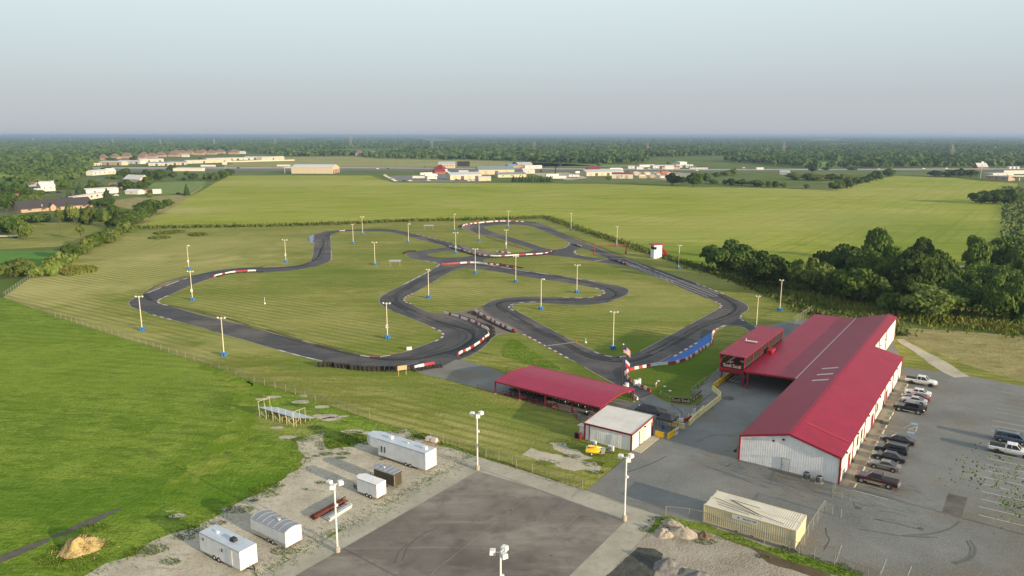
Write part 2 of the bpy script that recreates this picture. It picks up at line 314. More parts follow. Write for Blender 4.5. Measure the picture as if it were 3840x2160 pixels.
m_bluep = lerp_mat('blue run-off paint', [(0.02, 0.10, 0.34), (0.035, 0.15, 0.45)], scale=0.4, rough=0.75, layers=[((0.05, 0.12, 0.25, 0.5), 0.8, 0.62, 0.06, (0.2, 1, 1), 35)])
m_blueh = lerp_mat('faded blue paint', [(0.16, 0.27, 0.36), (0.22, 0.33, 0.42)], scale=1.0, rough=0.85)
m_dark = lerp_mat('dark patch asphalt', [(0.06, 0.058, 0.05), (0.09, 0.085, 0.075), (0.15, 0.14, 0.12)], scale=0.5, detail=8, rough=0.9)
m_crack = lerp_mat('crack sealant', [(0.02, 0.02, 0.02)], rough=0.9)
m_road = lerp_mat('road asphalt', [(0.10, 0.10, 0.10), (0.14, 0.135, 0.13)], scale=0.05, rough=0.9)
m_shoulder = lerp_mat('road shoulder', [(0.36, 0.32, 0.25), (0.44, 0.40, 0.33)], scale=0.05, rough=0.95)

gp = lambda x, y: G(x, y)
def bl(x, y, rx, ry, ro, c, st): q = G(x, y); return (q[0], q[1], rx, ry, ro, c, st)
DRY, GRN, DGR = (.42, .38, .15), (.09, .165, .012), (.06, .115, .008)
blobs(m_mown, [bl(230, 690, 70, 45, 20, DRY, .8), bl(60, 745, 26, 40, 30, DRY, .8), bl(420, 620, 80, 50, 0, DRY, .65), bl(300, 830, 50, 8, -38, DRY, .6), bl(700, 800, 50, 26, -30, DRY, .35), bl(620, 860, 18, 10, -38, DRY, .6), bl(1200, 735, 30, 20, 0, DRY, .35), bl(1640, 770, 22, 16, 0, DRY, .45), bl(1560, 720, 30, 14, -40, DRY, .4), bl(1750, 700, 30, 10, -45, DRY, .45), bl(2050, 850, 16, 14, 0, DRY, .4), bl(1000, 1075, 16, 5, -35, DRY, .5), bl(1260, 1080, 14, 6, -35, DRY, .5), bl(1330, 1130, 12, 5, -35, DRY, .45),
    bl(1640, 960, 18, 24, 55, DGR, 1), bl(1780, 900, 14, 30, 55, DGR, 1), bl(1700, 940, 18, 18, 55, DGR, 1), bl(1650, 880, 14, 14, 0, GRN, .8), bl(1560, 800, 30, 12, 20, GRN, .55), bl(1350, 880, 24, 8, -30, GRN, .75), bl(1040, 860, 22, 8, 30, GRN, .6), bl(900, 930, 30, 6, -20, GRN, .6), bl(560, 745, 30, 12, 20, GRN, .4), bl(470, 800, 60, 7, -38, GRN, .5), bl(680, 690, 40, 12, 10, GRN, .5), bl(1180, 1020, 22, 7, -35, GRN, .7), bl(1420, 1120, 12, 7, -35, DGR, .7), bl(820, 700, 25, 25, 0, GRN, .4), bl(1020, 780, 14, 12, 0, GRN, .45), bl(1300, 680, 60, 10, 0, GRN, .35), bl(980, 640, 30, 20, 0, GRN, .35)])
stripes(m_mown, -32, 2.6, .7, (.12, .15, .02), .55, .03, .46)
_a, _b = one(C4, 1000, 960), one(C4, 1700, 640); _ang = math.degrees(math.atan2(_b[1] - _a[1], _b[0] - _a[0]))
stripes(m_crop, _ang, 9.0, .9, (.17, .22, .02), .5, .012, .47); stripes(m_crop, _ang, 27, 1.6, (.16, .2, .02), .4, .02, .44)
blobs(m_crop, [bl(2350, 590, 60, 120, 0, GRN, .7), bl(1800, 640, 90, 30, -40, GRN, .75), bl(1500, 570, 100, 30, -30, (.14, .21, .012), .5), bl(700, 460, 260, 60, 0, (.40, .37, .13), .55), bl(2150, 480, 120, 60, 0, (.40, .36, .14), .5), bl(1900, 560, 180, 60, 30, (.38, .36, .12), .5), bl(420, 530, 40, 30, 0, (.42, .36, .17), .7)])
blobs(m_meadow, [bl(600, 1010, 10, 5, -30, DGR, .7), bl(680, 960, 9, 4, -30, (.05, .13, .008), .8), bl(120, 1250, 22, 7, 10, (.05, .14, .006), .7), bl(480, 1250, 14, 5, 30, (.06, .15, .006), .7), bl(560, 930, 26, 8, -35, (.24, .29, .05), .5), bl(200, 900, 50, 30, 0, (.19, .26, .03), .5), bl(720, 1060, 12, 6, -35, DRY, .45)])
stripes(m_meadow, -12, 3.4, .9, (.06, .115, .008), .28, .05, .48)
BIG = 58000
MB().add([(-BIG, -200, 0), (BIG, -200, 0), (BIG, BIG, 0), (-BIG, BIG, 0)], [(0, 1, 2, 3)], m_ground).build('ground')['kind'] = 'structure'
# long meadow to the left and in front
sheet('meadow', [gl(D0((-900, 1000), (-300, 780), (8, 748), (140, 797), (282, 842), (405, 881), (511, 914), (640, 962), (719, 985), (819, 1017), (930, 1057), (1083, 1104), (1150, 1126), (1300, 1180), (1300, 1700), (-900, 1800)))], 0.01, m_meadow)
mown_poly = gl(D0((8, 748), (75, 700), (100, 690), (160, 650), (230, 610), (280, 590), (325, 578), (480, 573), (644, 571), (894, 563.5), (1019, 557), (1288, 552), (1375, 548), (1438, 572), (1538, 604), (1638, 638), (1790, 690), (1900, 727), (2000, 770), (2043, 797), (2120, 830), (2250, 852), (2275, 925), (2000, 1150), (1572, 1152), (1508, 1206), (1476, 1235), (1380, 1202), (1288, 1168), (1222, 1150), (1150, 1124), (1083, 1104), (930, 1055), (819, 1017), (719, 985), (640, 962), (511, 914), (405, 881), (282, 842), (140, 797)))
sheet('mown_grass', [mown_poly], 0.02, m_mown)
crop_poly = gl(D0((325, 574), (350, 560), (375, 543), (412, 530), (450, 508), (500, 484), (540, 461), (575, 443), (590, 441.5), (700, 441), (850, 441), (932, 441.5), (955, 450), (990, 459.5), (1288, 460.5), (1500, 463), (1670, 467), (1800, 471), (1960, 474), (2092, 478), (2150, 467), (2200, 452), (2250, 442), (2400, 447), (2470, 455), (2560, 462), (2548, 500), (2540, 560), (2515, 640), (2470, 690), (2250, 690), (1900, 690), (1788, 680), (1638, 634), (1538, 601), (1438, 569), (1375, 545), (1288, 550), (1019, 555), (894, 561), (644, 568), (480, 571)))
sheet('crop_field', [crop_poly], 0.012, m_crop)
sheet('hay_field', [gl(D0((2256, 822), (2357, 830), (2482, 838), (2800, 858), (2800, 1030), (2576, 962), (2432, 919), (2332, 879), (2256, 848)))], 0.022, m_hay)
sheet('grass_verge', [gl(D0((2246, 853), (2256, 846), (2332, 878), (2432, 918), (2576, 961), (2800, 1030), (2800, 1060), (2576, 975), (2432, 946), (2380, 938), (2275, 925), (2265, 900)))], 0.024, m_mown)
sheet('gravel_path', [rough(gl(D0((2253, 853), (2270, 853), (2300, 868), (2335, 888), (2372, 905), (2410, 930), (2440, 948), (2400, 950), (2372, 938), (2335, 912), (2300, 885), (2262, 862))), 0.5, 2)], 0.034, m_gravel)

lot_poly = gl(D0((2700, 1456), (2700, 1010), (2576, 972), (2432, 945), (2380, 937), (2275, 924), (2240, 840), (2045, 800), (1960, 812), (1902, 826), (1884.7, 833), (1870, 850), (1808, 925), (1750, 985)) ) + gl(M3((1890, 1160), (1925, 1205), (1900, 1245), (1830, 1290), (1740, 1295), (1640, 1278), (1540, 1250), (1420, 1180), (1350, 1150), (1270, 1245), (1200, 1262), (1080, 1240))) + \
    gl(D0((1480, 985), (1330, 958), (1269, 939))) + gl(B2((2576, 1000), (2420, 955), (2330, 935), (2240, 925), (2230, 915), (2130, 960), (2030, 1012), (1950, 1045), (1590, 1080), (1600, 1100), (1750, 1150), (2050, 1210), (2200, 1255), (2470, 1330), (2576, 1350))) + \
    gl(M3((0, 1210), (300, 1285), (580, 1370), (700, 1440))) + [one(SH, 140, 290), one(SH, 140, 430), one(SH, 640, 655)] + gl(L3((1060, 345), (940, 450), (820, 545), (700, 650), (830, 710), (1100, 790), (1400, 887), (1600, 960), (1800, 960))) + gl(D0((2003, 1400), (2125, 1448), (2260, 1500), (2400, 1560), (2700, 1560)))
sheet('car_park', [lot_poly], 0.03, m_lot)
sheet('walkway', [gl([M4((1360, 960))[0], M4((1440, 1000))[0], M4((1385, 1130))[0], M4((1240, 1400))[0], L4((1100, 60))[0], L4((900, 440))[0], L4((790, 640))[0], L4((700, 590))[0], L4((870, 230))[0], L4((1010, 20))[0]])], 0.036, lerp_mat('stained concrete', [(0.16, 0.14, 0.10), (0.23, 0.205, 0.155), (0.29, 0.265, 0.21)], scale=0.25, detail=9, rough=0.95))
sheet('asphalt_patch', [gl(L4((1690, 675), (1870, 715), (1815, 895), (1632, 850)))], 0.04, m_dark)

# gravel storage yard, concrete apron, old pad
yard = gl(L1((800, 1449), (1000, 1340), (1250, 1240), (1500, 1100), (1800, 1000), (2100, 850), (2398, 680))) + gl(L2((200, 590), (420, 420), (430, 330), (350, 200), (500, 130), (650, 110), (640, 200), (680, 265), (900, 240), (1050, 180), (1200, 85), (1400, 85), (1500, 150), (1800, 255), (2030, 318))) + [one(L2, 1180, 820), one(L2, 40, 1449), one(L2, -500, 1760), one(L1, 600, 1760)]
sheet('gravel_yard', [rough(yard, 1.0, 1.5)], 0.03, m_gravel)
apron = [one(L2, 2030, 320), one(L2, 2398, 430), one(L3, 0, 430), one(L3, 350, 540), one(L3, 700, 650), one(L3, 1050, 775), one(L3, 1400, 885), one(L3, 1260, 1060), one(L3, 890, 1449), one(L3, 600, 1760), one(L2, -450, 1760), one(L2, 50, 1449), one(L2, 1150, 830)]
sheet('concrete_apron', [apron], 0.04, m_conc)
pad = [one(L2, 2075, 468), one(L3, 250, 640), one(L3, 650, 790), one(L3, 1060, 940), one(L3, 540, 1449), one(L3, 250, 1760), one(L2, -120, 1760), one(L2, 370, 1449)]
sheet('asphalt_pad', [pad], 0.05, m_pad)
dirt = [one(L3, 1395, 890), one(L3, 1790, 950), one(L3, 2398, 1165), one(L4, 280, 1245), one(L4, 830, 1449), one(L4, 1400, 1760), one(L3, 600, 1760), one(L3, 890, 1449), one(L3, 1255, 1060)]
sheet('dirt_yard', [dirt], 0.045, m_dirt)
sheet('millings_heap_base', [rough(gl(L3((1180, 1175), (1330, 1205), (1420, 1245), (1350, 1400), (1290, 1560), (860, 1560), (895, 1449))), 0.3, 1)], 0.055, m_millings).name = 'millings'
def strip_poly(pts_, w): return pts_
sheet('ditch_grass', [rough(gl(L3((1400, 892), (1500, 895), (1790, 960), (2000, 1030), (2398, 1170)) ) + gl(L4((290, 1250), (640, 1350), (850, 1430), (1300, 1570), (1150, 1600), (800, 1490), (520, 1420), (250, 1330), (0, 1270))) + gl(L3((2200, 1180), (2000, 1110), (1880, 1060), (1650, 1000), (1560, 960), (1440, 925), (1330, 1040), (1270, 1050), (1300, 1010))), 0.35, 1.0)], 0.06, m_meadow)
sheet('ditch', [rough(gl(L3((1930, 1090), (2150, 1140), (2398, 1230))) + gl(L4((200, 1310), (450, 1390), (600, 1449), (420, 1460), (230, 1400), (0, 1330))) + gl(L3((2250, 1190), (2050, 1120))), 0.3, 1)], 0.065, lerp_mat('wet ditch soil', [(0.07, 0.05, 0.025), (0.12, 0.09, 0.05)], scale=0.6, rough=0.9))

# bare patches beside the meadow fence and near the jet skis
for pl in (L3((90, 300), (180, 262), (300, 285), (430, 320), (560, 335), (700, 360), (830, 400), (800, 480), (680, 465), (560, 460), (470, 430), (300, 380), (180, 330)), L3((370, 200), (470, 185), (520, 230), (640, 290), (740, 340), (640, 350), (520, 320), (400, 270))):
    sheet('bare_ground', [rough(gl(pl), 1.0, 1.0)], 0.035, m_gravel)
sheet('stream_bed', [rough(gl(L1((-20, 1255), (240, 1170), (440, 1090), (720, 970), (900, 890), (1010, 850), (1130, 800), (1140, 815), (1010, 880), (930, 930), (760, 990), (620, 1060), (480, 1090), (380, 1170), (250, 1225), (100, 1280), (-20, 1335))), 0.5, 1)], 0.02, lerp_mat('grey silt', [(0.07, 0.07, 0.055), (0.12, 0.115, 0.09)], scale=1, rough=1))

m_ruts = lerp_mat('rough rutted grass', [(.10, .16, .012), (.19, .26, .03), (.27, .32, .06)], scale=.5, detail=9, rough=1, spec=.05, bump=1, bscale=2, layers=[((.07, .09, .03, .8), .45, .60, .05, (.5, 1, 1), 10), ((.10, .18, .01, .8), .16, .50, .08, (1, 1, 1), 0)])
for pl, w in (((( 455, 855), (520, 900), (575, 945), (615, 1000), (612, 1060), (575, 1120), (500, 1185), (400, 1240)), 4.5), (((560, 870), (640, 940), (680, 1000), (690, 1050)), 3.0), (((0, 880), (120, 868), (260, 868), (330, 880)), 1.2)):
    p = spline(gl(D0(*pl)), False, 1.5); nl = []; nr = []
    for i in range(len(p)):
        a, b = p[max(0, i - 1)], p[min(len(p) - 1, i + 1)]; L_ = math.dist(a, b); nx, ny = -(b[1] - a[1]) / L_, (b[0] - a[0]) / L_; k = w * (.55 + .5 * noise.noise((p[i][0] * .25, p[i][1] * .25, 1))) * min(1, i / 3, (len(p) - 1 - i) / 3 + .02); nl.append((p[i][0] + nx * k, p[i][1] + ny * k)); nr.append((p[i][0] - nx * k, p[i][1] - ny * k))
    sheet('rutted_grass', [rough(nl + nr[::-1], 1.1, .6)], .016, m_ruts)
# ---------------------------------------------------------------- race track
outer = B2((2030, 1012), (1600, 1052), (1100, 1078), (700, 1045), (400, 1005), (250, 962), (0, 900)) + B1((2080, 1117), (1800, 1052), (1400, 942), (1150, 872), (850, 782), (520, 692), (300, 622), (0, 545)) + \
    A4((750, 1147), (370, 1048), (200, 987), (90, 950), (30, 917), (5, 880), (20, 843), (100, 800), (200, 765), (235, 735), (450, 630), (700, 530), (870, 475), (960, 468), (1100, 430), (1300, 385), (1500, 355), (1700, 338), (2040, 330), (2300, 325), (2576, 302)) + \
    A1((100, 845), (170, 815), (195, 780), (210, 700), (230, 560), (232, 525), (165, 515), (155, 430), (200, 405), (240, 398), (330, 370), (450, 350), (620, 336), (800, 326), (1000, 318), (1200, 316), (1350, 321), (1500, 340), (1700, 380), (2000, 450), (2250, 510), (2400, 545)) + \
    A2((740, 548), (900, 558), (1100, 605), (1300, 655), (1450, 685), (1700, 688), (1900, 664), (2010, 647), (2005, 630), (1960, 610), (1800, 560), (1500, 465), (1350, 422), (1200, 402), (1050, 357), (960, 332), (915, 298), (930, 258), (1050, 228), (1250, 207), (1500, 192), (1700, 191), (1900, 200), (2050, 215), (2200, 262), (2400, 350)) + \
    A3((0, 310), (120, 350), (350, 450), (650, 570), (900, 680), (1170, 765), (1450, 865), (1620, 920), (2000, 1060), (2250, 1150), (2560, 1275)) + \
    B4((1040, 150), (1140, 190), (1220, 222), (1248, 255), (1240, 282), (1190, 310), (1168, 337), (1180, 365), (1240, 387), (1320, 425), (1262, 465), (1200, 425), (1150, 411), (1050, 411), (1000, 426), (960, 453), (935, 480), (930, 560), (850, 617), (760, 678), (690, 713), (600, 738), (480, 752), (400, 764), (240, 792), (190, 822)) + \
    M3((1140, 985), (1155, 1015), (1230, 1078), (1330, 1133), (1420, 1180), (1350, 1205), (1270, 1238), (1200, 1185), (1100, 1100), (1050, 1085), (950, 1030), (750, 920), (600, 830)) + \
    B3((980, 697), (850, 617), (700, 546), (590, 486), (545, 472), (480, 470), (430, 475), (355, 497), (300, 560), (200, 640), (60, 705), (20, 702))
i_main = A4((430, 855), (445, 825), (500, 800), (600, 765), (900, 625), (1180, 520), (1290, 485), (1450, 435), (1700, 408), (2060, 412), (2300, 395), (2560, 370)) + A1((200, 892), (370, 852), (450, 815), (485, 775), (490, 700), (487, 600), (485, 500), (480, 420), (498, 388), (560, 367), (700, 356), (1000, 351), (1200, 351), (1350, 362), (1500, 390), (1700, 445), (1900, 495), (2080, 540), (2190, 570), (2232, 590), (2190, 598), (1900, 632), (1760, 652), (1660, 670), (1615, 700), (1640, 735), (1700, 765), (1900, 797), (2050, 822), (2108, 848), (2110, 870), (2070, 900), (1990, 942), (1700, 1090), (1450, 1222), (1270, 1320), (1208, 1375)) + \
    A5((165, 690), (190, 735), (290, 797), (470, 872), (700, 965), (900, 1045), (1000, 1090), (1080, 1132), (1118, 1170), (1118, 1210), (1080, 1255), (950, 1310), (700, 1395)) + B2((1550, 775), (1400, 820), (1230, 855), (1090, 880), (940, 882), (800, 862), (600, 820), (300, 745), (0, 665)) + B1((2300, 945), (1800, 815), (1300, 685), (850, 560), (540, 485), (270, 415)) + A4((1450, 1140), (886, 994), (650, 920), (500, 882))
i_oval = A2((415, 712), (440, 690), (560, 675), (700, 655), (840, 642), (930, 645), (1020, 670), (1110, 705), (1120, 718), (1000, 735), (780, 746), (600, 749), (480, 733))
i_right = A2((1245, 797), (1330, 767), (1500, 752), (1900, 735), (2250, 711)) + A3((60, 722), (300, 745), (650, 800), (900, 845), (1170, 885), (1400, 962), (1640, 1057), (1900, 1165), (2150, 1275), (2400, 1377)) + B4((880, 172), (950, 202), (1000, 230), (1010, 250), (985, 270), (940, 296), (800, 371), (600, 481), (450, 561), (330, 626), (250, 664), (180, 679), (90, 679), (0, 668)) + B3((1320, 669), (1210, 635), (1140, 600), (1040, 555), (900, 480), (700, 370), (560, 298), (500, 262), (492, 244), (540, 226), (660, 216), (800, 223), (950, 235), (1100, 238), (1250, 226), (1380, 205)) + B4((60, 206), (150, 176), (215, 142), (228, 115), (190, 88), (120, 68), (0, 52)) + A3((600, 1095), (350, 1055), (0, 1005)) + A2((2000, 958), (1750, 918), (1620, 880), (1400, 840), (1300, 820))
i_loop = A2((1270, 295), (1300, 275), (1400, 262), (1600, 250), (1800, 255), (1950, 270), (2100, 325), (2300, 405), (2480, 485), (2545, 525), (2550, 550), (2510, 585), (2440, 615), (2340, 632), (2200, 610), (2000, 545), (1800, 480), (1500, 390), (1350, 340))
i_tri = A3((355, 655), (400, 635), (470, 608), (560, 625), (700, 680), (850, 745), (915, 775), (800, 770), (650, 750), (480, 718), (400, 695))
i_s = A5((545, 665), (565, 615), (670, 570), (900, 442), (1290, 225), (1400, 197), (1480, 187), (1650, 197), (2000, 247), (2300, 302)) + A3((0, 1095), (250, 1130), (500, 1172), (700, 1212), (800, 1248), (828, 1280), (800, 1312), (700, 1340), (530, 1358), (350, 1358), (180, 1348)) + B3((800, 168), (700, 164), (580, 165), (450, 176), (360, 191), (290, 218), (245, 250), (160, 277), (20, 302)) + A5((1150, 872), (1080, 880), (960, 860), (830, 810), (690, 748), (600, 715), (560, 692))
loops = [spline(gl(l), True, 3.0) for l in (outer, i_main, i_oval, i_right, i_loop, i_tri, i_s)]
sheet('race_track', loops, 0.045, m_track)
# a thin poured edge round the track
mb = MB()
for k, l in enumerate(loops):
    brk = l + [l[0]]
    ribbon_into(mb, brk, 0.22, 0.052, [m_edge, m_edge, m_edge, m_edge, m_edge, None, m_edge, m_edge], seg=4.0)
mb.build('track_edge')['kind'] = 'structure'
# worn and dirty shoulders on top of the track asphalt
for nm, pl in (('dirty_shoulder', A4((240, 737), (450, 632), (700, 532), (870, 477), (960, 470), (930, 480), (700, 565), (500, 640), (290, 725))), ('dirty_shoulder', A5((1100, 880), (1400, 835), (1720, 775), (1750, 830), (1900, 930), (2100, 1020), (2290, 1120), (2330, 1165), (2150, 1160), (1930, 1200), (1900, 1060), (1700, 980), (1500, 920), (1300, 890))),
               ('dirty_shoulder', A2((940, 320), (950, 265), (1050, 232), (1130, 222), (1060, 260), (1040, 310), (1080, 350), (1250, 395), (1340, 420), (1200, 400), (1050, 355))), ('dirty_shoulder', A2((900, 560), (1100, 607), (1300, 657), (1450, 687), (1420, 715), (1250, 700), (1050, 650), (960, 615)))):
    sheet(nm, [rough(gl(pl), 0.25, 2.0)], 0.049, m_side)
sheet('blue_apron', [spline(gl(AP((350, 312), (450, 262), (600, 170), (720, 95), (836, 25), (838, 115), (790, 150), (700, 210), (590, 275), (500, 300), (400, 310))), False, 2)], 0.056, m_bluep)
sheet('blue_patch', [gl(A1((165, 515), (158, 430), (205, 408), (236, 408), (216, 505), (230, 522)))], 0.05, m_blueh)
KW = [m_white, m_redp]
KERBS = [('K', B2((770, 860), (850, 872), (950, 884), (1090, 882), (1230, 857), (1330, 836), (1420, 818)), KW, 2.6), ('K', B2((1850, 437), (1930, 468), (1990, 500), (2020, 535), (2015, 570), (1975, 610), (1900, 645), (1845, 670)), KW, 1.7),
    ('K', A5((670, 568), (600, 602), (555, 637), (548, 680), (580, 702), (640, 722), (690, 742)), KW, 1.3), ('K', A5((2530, 697), (2370, 700), (2260, 712), (2150, 745), (2130, 780), (2160, 808), (2225, 835)), [m_white, m_side], 1.9),
    ('K', A3((690, 1207), (760, 1227), (820, 1252), (838, 1277), (812, 1302), (770, 1320), (700, 1340), (620, 1352), (520, 1360), (420, 1362), (310, 1355), (170, 1348)), KW, 2.1), ('K', B3((595, 487), (650, 512), (720, 549), (790, 591), (860, 627), (930, 667), (990, 698)), KW, 1.4),
    ('K', B3((1200, 636), (1260, 660), (1340, 677), (1440, 683)) + B4((90, 682), (180, 680), (240, 664), (275, 652)), KW, 1.9), ('K', B4((960, 209), (1000, 228), (1014, 248), (990, 270)), KW, 1.3), ('K', B4((1195, 320), (1175, 340), (1187, 365), (1240, 386)), [m_redp, m_white], 1.3),
    ('K', B4((800, 56), (860, 77), (930, 104), (1040, 147)), [m_white, m_side], 2.0), ('K', B4((965, 448), (1000, 426), (1050, 411), (1150, 411)), [m_white, m_side], 2.0), ('K', A4((600, 762), (500, 810), (445, 850), (500, 885), (650, 920)), [m_white, m_edge], 2.4),
    ('K', A4((370, 1050), (560, 1100), (750, 1148)), [m_white, m_side], 2.0), ('K', A4((290, 722), (500, 640), (700, 563), (930, 482)), [m_white, m_white, m_white, m_redp], 3.0), ('K', A1((492, 660), (496, 730), (492, 800)), [m_white, m_redp], 1.8), ('K', A1((228, 415), (222, 500)), [m_faint, m_redp], 2.5),
    ('K', A2((370, 800), (500, 820), (585, 845), (590, 870), (540, 900)), [m_white, m_white, m_redp], 1.6), ('K', A2((470, 942), (200, 1085), (0, 1187)), [m_white, m_edge], 3.0), ('K', AP((700, 118), (600, 178), (460, 262)), [m_white, m_redp], 1.6),
    ('K', A1((1690, 378), (2000, 450), (2380, 540)), [m_white, m_side], 3.2), ('K', A3((0, 1004), (400, 1065), (870, 1140)), [m_white, m_side], 3.0), ('K', A2((2545, 522), (2552, 548), (2510, 583), (2480, 605)), [m_white, m_side], 2.0), ('K', A3((385, 645), (405, 693), (480, 716), (620, 742)), [m_white, m_edge], 2.2),
    ('K', B1((1390, 940), (1700, 1025), (2080, 1115)), [m_white, m_edge], 2.6), ('K', A4((2040, 332), (2300, 326), (2450, 316)), [m_white, m_white, m_edge], 3.0), ('K', A2((1300, 852), (1500, 890), (1750, 935), (2100, 985), (2576, 1050)), [m_white, m_white, m_side], 3.0)]
for _, pl, ms, sg in KERBS:
    mb = MB(); ribbon_into(mb, spline(gl(pl), False, 0.5), 0.55, 0.075, ms, seg=sg); mb.build('kerb')['kind'] = 'structure'
# painted lines on the start straight and the pit lane
mb = MB(); Z = 0.066
def line(T, a, b, w=0.16, mat=None): ribbon_into(mb, [one(T, *a), one(T, *b)], w, Z, [mat or m_white])
def lerp2(a, b, t): return (a[0] + (b[0] - a[0]) * t, a[1] + (b[1] - a[1]) * t)
RA, RB = [(1160, 768), (2540, 1330)], [(1060, 780), (2465, 1336)]
LA, LB = [(1285, 852), (2520, 1345)], [(1190, 858), (2390, 1342)]
for s in (RA, RB, LB): line(A3, s[0], s[1], 0.2)
line(A3, RA[1], RB[1], 0.2)
line(A3, (1185, 790), lerp2((1185, 790), (2576, 1310), 0.98), 0.2)
for i in range(9):
    t = 0.03 + i * 0.062
    line(A3, lerp2(*RA, t), lerp2((1120, 775), (2500, 1333), t), 0.2); line(A3, lerp2(RB[0], RB[1], t + 0.03), lerp2((1180, 855), (2400, 1340), t + 0.03), 0.16)
for x in range(930, 1190, 26): line(A3, (x, 770 - (x - 930) * 0.03), (x + 15, 769 - (x - 930) * 0.03), 0.9)
for x in range(680, 880, 30): line(A3, (x, 806 - (x - 680) * 0.16), (x + 17, 803 - (x - 680) * 0.16), 0.9)
for i in range(7):
    for a, b in (((535, 588), (610, 582)), ((660, 612), (730, 604))): line(A3, (a[0] + i * 62, a[1] + i * 27), (b[0] + i * 62, b[1] + i * 27), 0.15, m_faint)
line(M3, (360, 690), (630, 655), 0.3); line(M3, (990, 1250), (1115, 1280), 0.15); line(M3, (1020, 1222), (1180, 1252), 0.15); line(M3, (1450, 870), (1600, 790), 0.2, m_faint)
line(B4, (1160, 413), (1270, 408), 0.15, m_faint); line(B2, (1470, 1005), (1640, 965), 0.2, m_faint)
mb.build('track_marking')['kind'] = 'structure'
# car park stripes
mb = MB(); Z = 0.046
for (x, y) in [(1967, 877), (1977, 800), (1988, 728), (1998, 657), (2010, 589), (2020, 523), (2030, 462), (2043, 404), (2050, 348), (2058, 292), (2090, 140), (2092, 90), (2095, 40), (2100, -5)]:
    a = one(L4, x, y); b = (a[0] + 5.3 * math.cos(R(-34.6)), a[1] + 5.3 * math.sin(R(-34.6))); ribbon_into(mb, [a, b], 0.13, Z, [m_white])
for k in range(9):
    a = one(M4, 2275 + k * 9, 1400 - k * 42); b = (a[0] + 5.3 * math.cos(R(-34.6)), a[1] + 5.3 * math.sin(R(-34.6))); ribbon_into(mb, [a, b], 0.12, Z, [m_faint])
for p, q, m in (((790, 645), (1125, 735), m_white), ((830, 580), (1150, 660), m_faint), ((960, 430), (1215, 505), m_faint), ((1085, 80), (1330, 140), m_faint), ((1075, 25), (1300, 75), m_faint), ((760, 470), (830, 485), m_faint), ((740, 490), (830, 500), m_faint), ((1320, 75), (1400, 50), m_white), ((1400, 50), (1385, 95), m_white), ((1385, 95), (1310, 75), m_white), ((1270, 65), (1340, 30), m_faint), ((690, 1160), (635, 1330), m_faint), ((1110, 1290), (1060, 1430), m_faint), ((1345, 1360), (1310, 1449), m_faint)): line(L4, p, q, 0.13, m)
for q in (((1340, 12), (1408, 22), (1403, 40), (1335, 30)), ((1305, 93), (1378, 105), (1370, 124), (1300, 112))): mb.add([(*one(L4, *p), Z) for p in q], [(3, 2, 1, 0)], m_blueh)
mb.build('parking_marking')['kind'] = 'structure'
# sealed cracks, tyre arcs and joints
mb = MB(); Z = 0.054
def wig(T, pts_, w, mat, z=None, amp=0.12):
    p = spline(gl(T(*pts_)), False, 0.6); p = [(x + amp * noise.noise((x * 1.3, y * 1.3, 1)), y + amp * noise.noise((x * 1.3, y * 1.3, 7))) for x, y in p]; ribbon_into(mb, p, w, z or Z, [mat])
wig(PT, ((1330, 865), (1400, 920), (1500, 985), (1650, 1035), (1900, 1105), (2060, 1140)), 0.14, m_crack); wig(PT, ((1975, 940), (2010, 990), (2130, 1060), (2170, 1100), (2190, 1150), (2080, 1230)), 0.14, m_crack)
wig(PT, ((2576, 935), (2460, 975)), 0.12, m_crack); wig(AP, ((710, 560), (750, 520), (800, 500)), 0.12, m_crack); wig(AP, ((730, 570), (790, 585)), 0.1, m_crack); wig(AP, ((690, 720), (770, 660), (840, 610)), 0.12, m_crack)
wig(B2, ((1500, 890), (1800, 800), (2050, 700)), 0.5, lerp_mat('rubbered asphalt', [(0.03, 0.03, 0.032)], rough=0.8), amp=0.3); wig(A5, ((1150, 930), (1400, 1010), (1560, 1090), (1610, 1170), (1580, 1250), (1450, 1330)), 0.25, m_crack); wig(A5, ((1000, 990), (1250, 1080), (1380, 1160), (1370, 1230)), 0.2, m_crack)
for q in (((540, 1000), (545, 1060), (575, 1100), (520, 1210)), ((800, 760), (815, 790), (880, 830)), ((1000, 920), (1200, 960), (1400, 1010)), ((850, 1010), (1250, 1075), (1600, 1090)), ((2090, 520), (2200, 560), (2290, 610))): wig(L4, q, 0.07, m_crack)
for q in (((1260, 1070), (1500, 1060), (1700, 1010), (1800, 940)), ((1900, 1120), (1945, 1200), (1900, 1290), (1750, 1340)), ((1860, 1120), (1905, 1200), (1860, 1290), (1720, 1330))): wig(L4, q, 0.22, lerp_mat('tyre arc', [(0.10, 0.10, 0.09), (0.14, 0.135, 0.12)], scale=1), amp=0.05)
wig(L3, ((450, 250), (800, 260), (1100, 320)), 0.05, m_crack)
for q in (((1080, 480), (1300, 400), (1450, 330)), ((1900, 450), (2050, 500), (2250, 580)), ((1720, 200), (1900, 130), (2100, 140)), ((2000, 430), (2060, 400))): wig(L3, q, 0.07, m_crack)
Z2 = 0.058
for T, a, b in ((L3, (-20, 845), (245, 645)), (L3, (245, 645), (1060, 938)), (L3, (90, 1105), (500, 750)), (L3, (270, 1180), (640, 870)), (L2, (1620, 1449), (2398, 830)), (L3, (830, 712), (1400, 890)), (L3, (560, 715), (640, 640))): wig(T, (a, b), 0.09, lerp_mat('pale joint', [(0.30, 0.285, 0.25), (0.14, 0.12, 0.1)], scale=0.5), Z2)
for q in (((1370, 1310), (1420, 1180), (1600, 1040), (1700, 1000)), ((1300, 1330), (1340, 1230), (1420, 1150))): wig(L2, q, 0.12, lerp_mat('faint tyre arc', [(0.09, 0.08, 0.072)], rough=0.9), Z2)
mb.build('surface_cracks')['kind'] = 'structure'
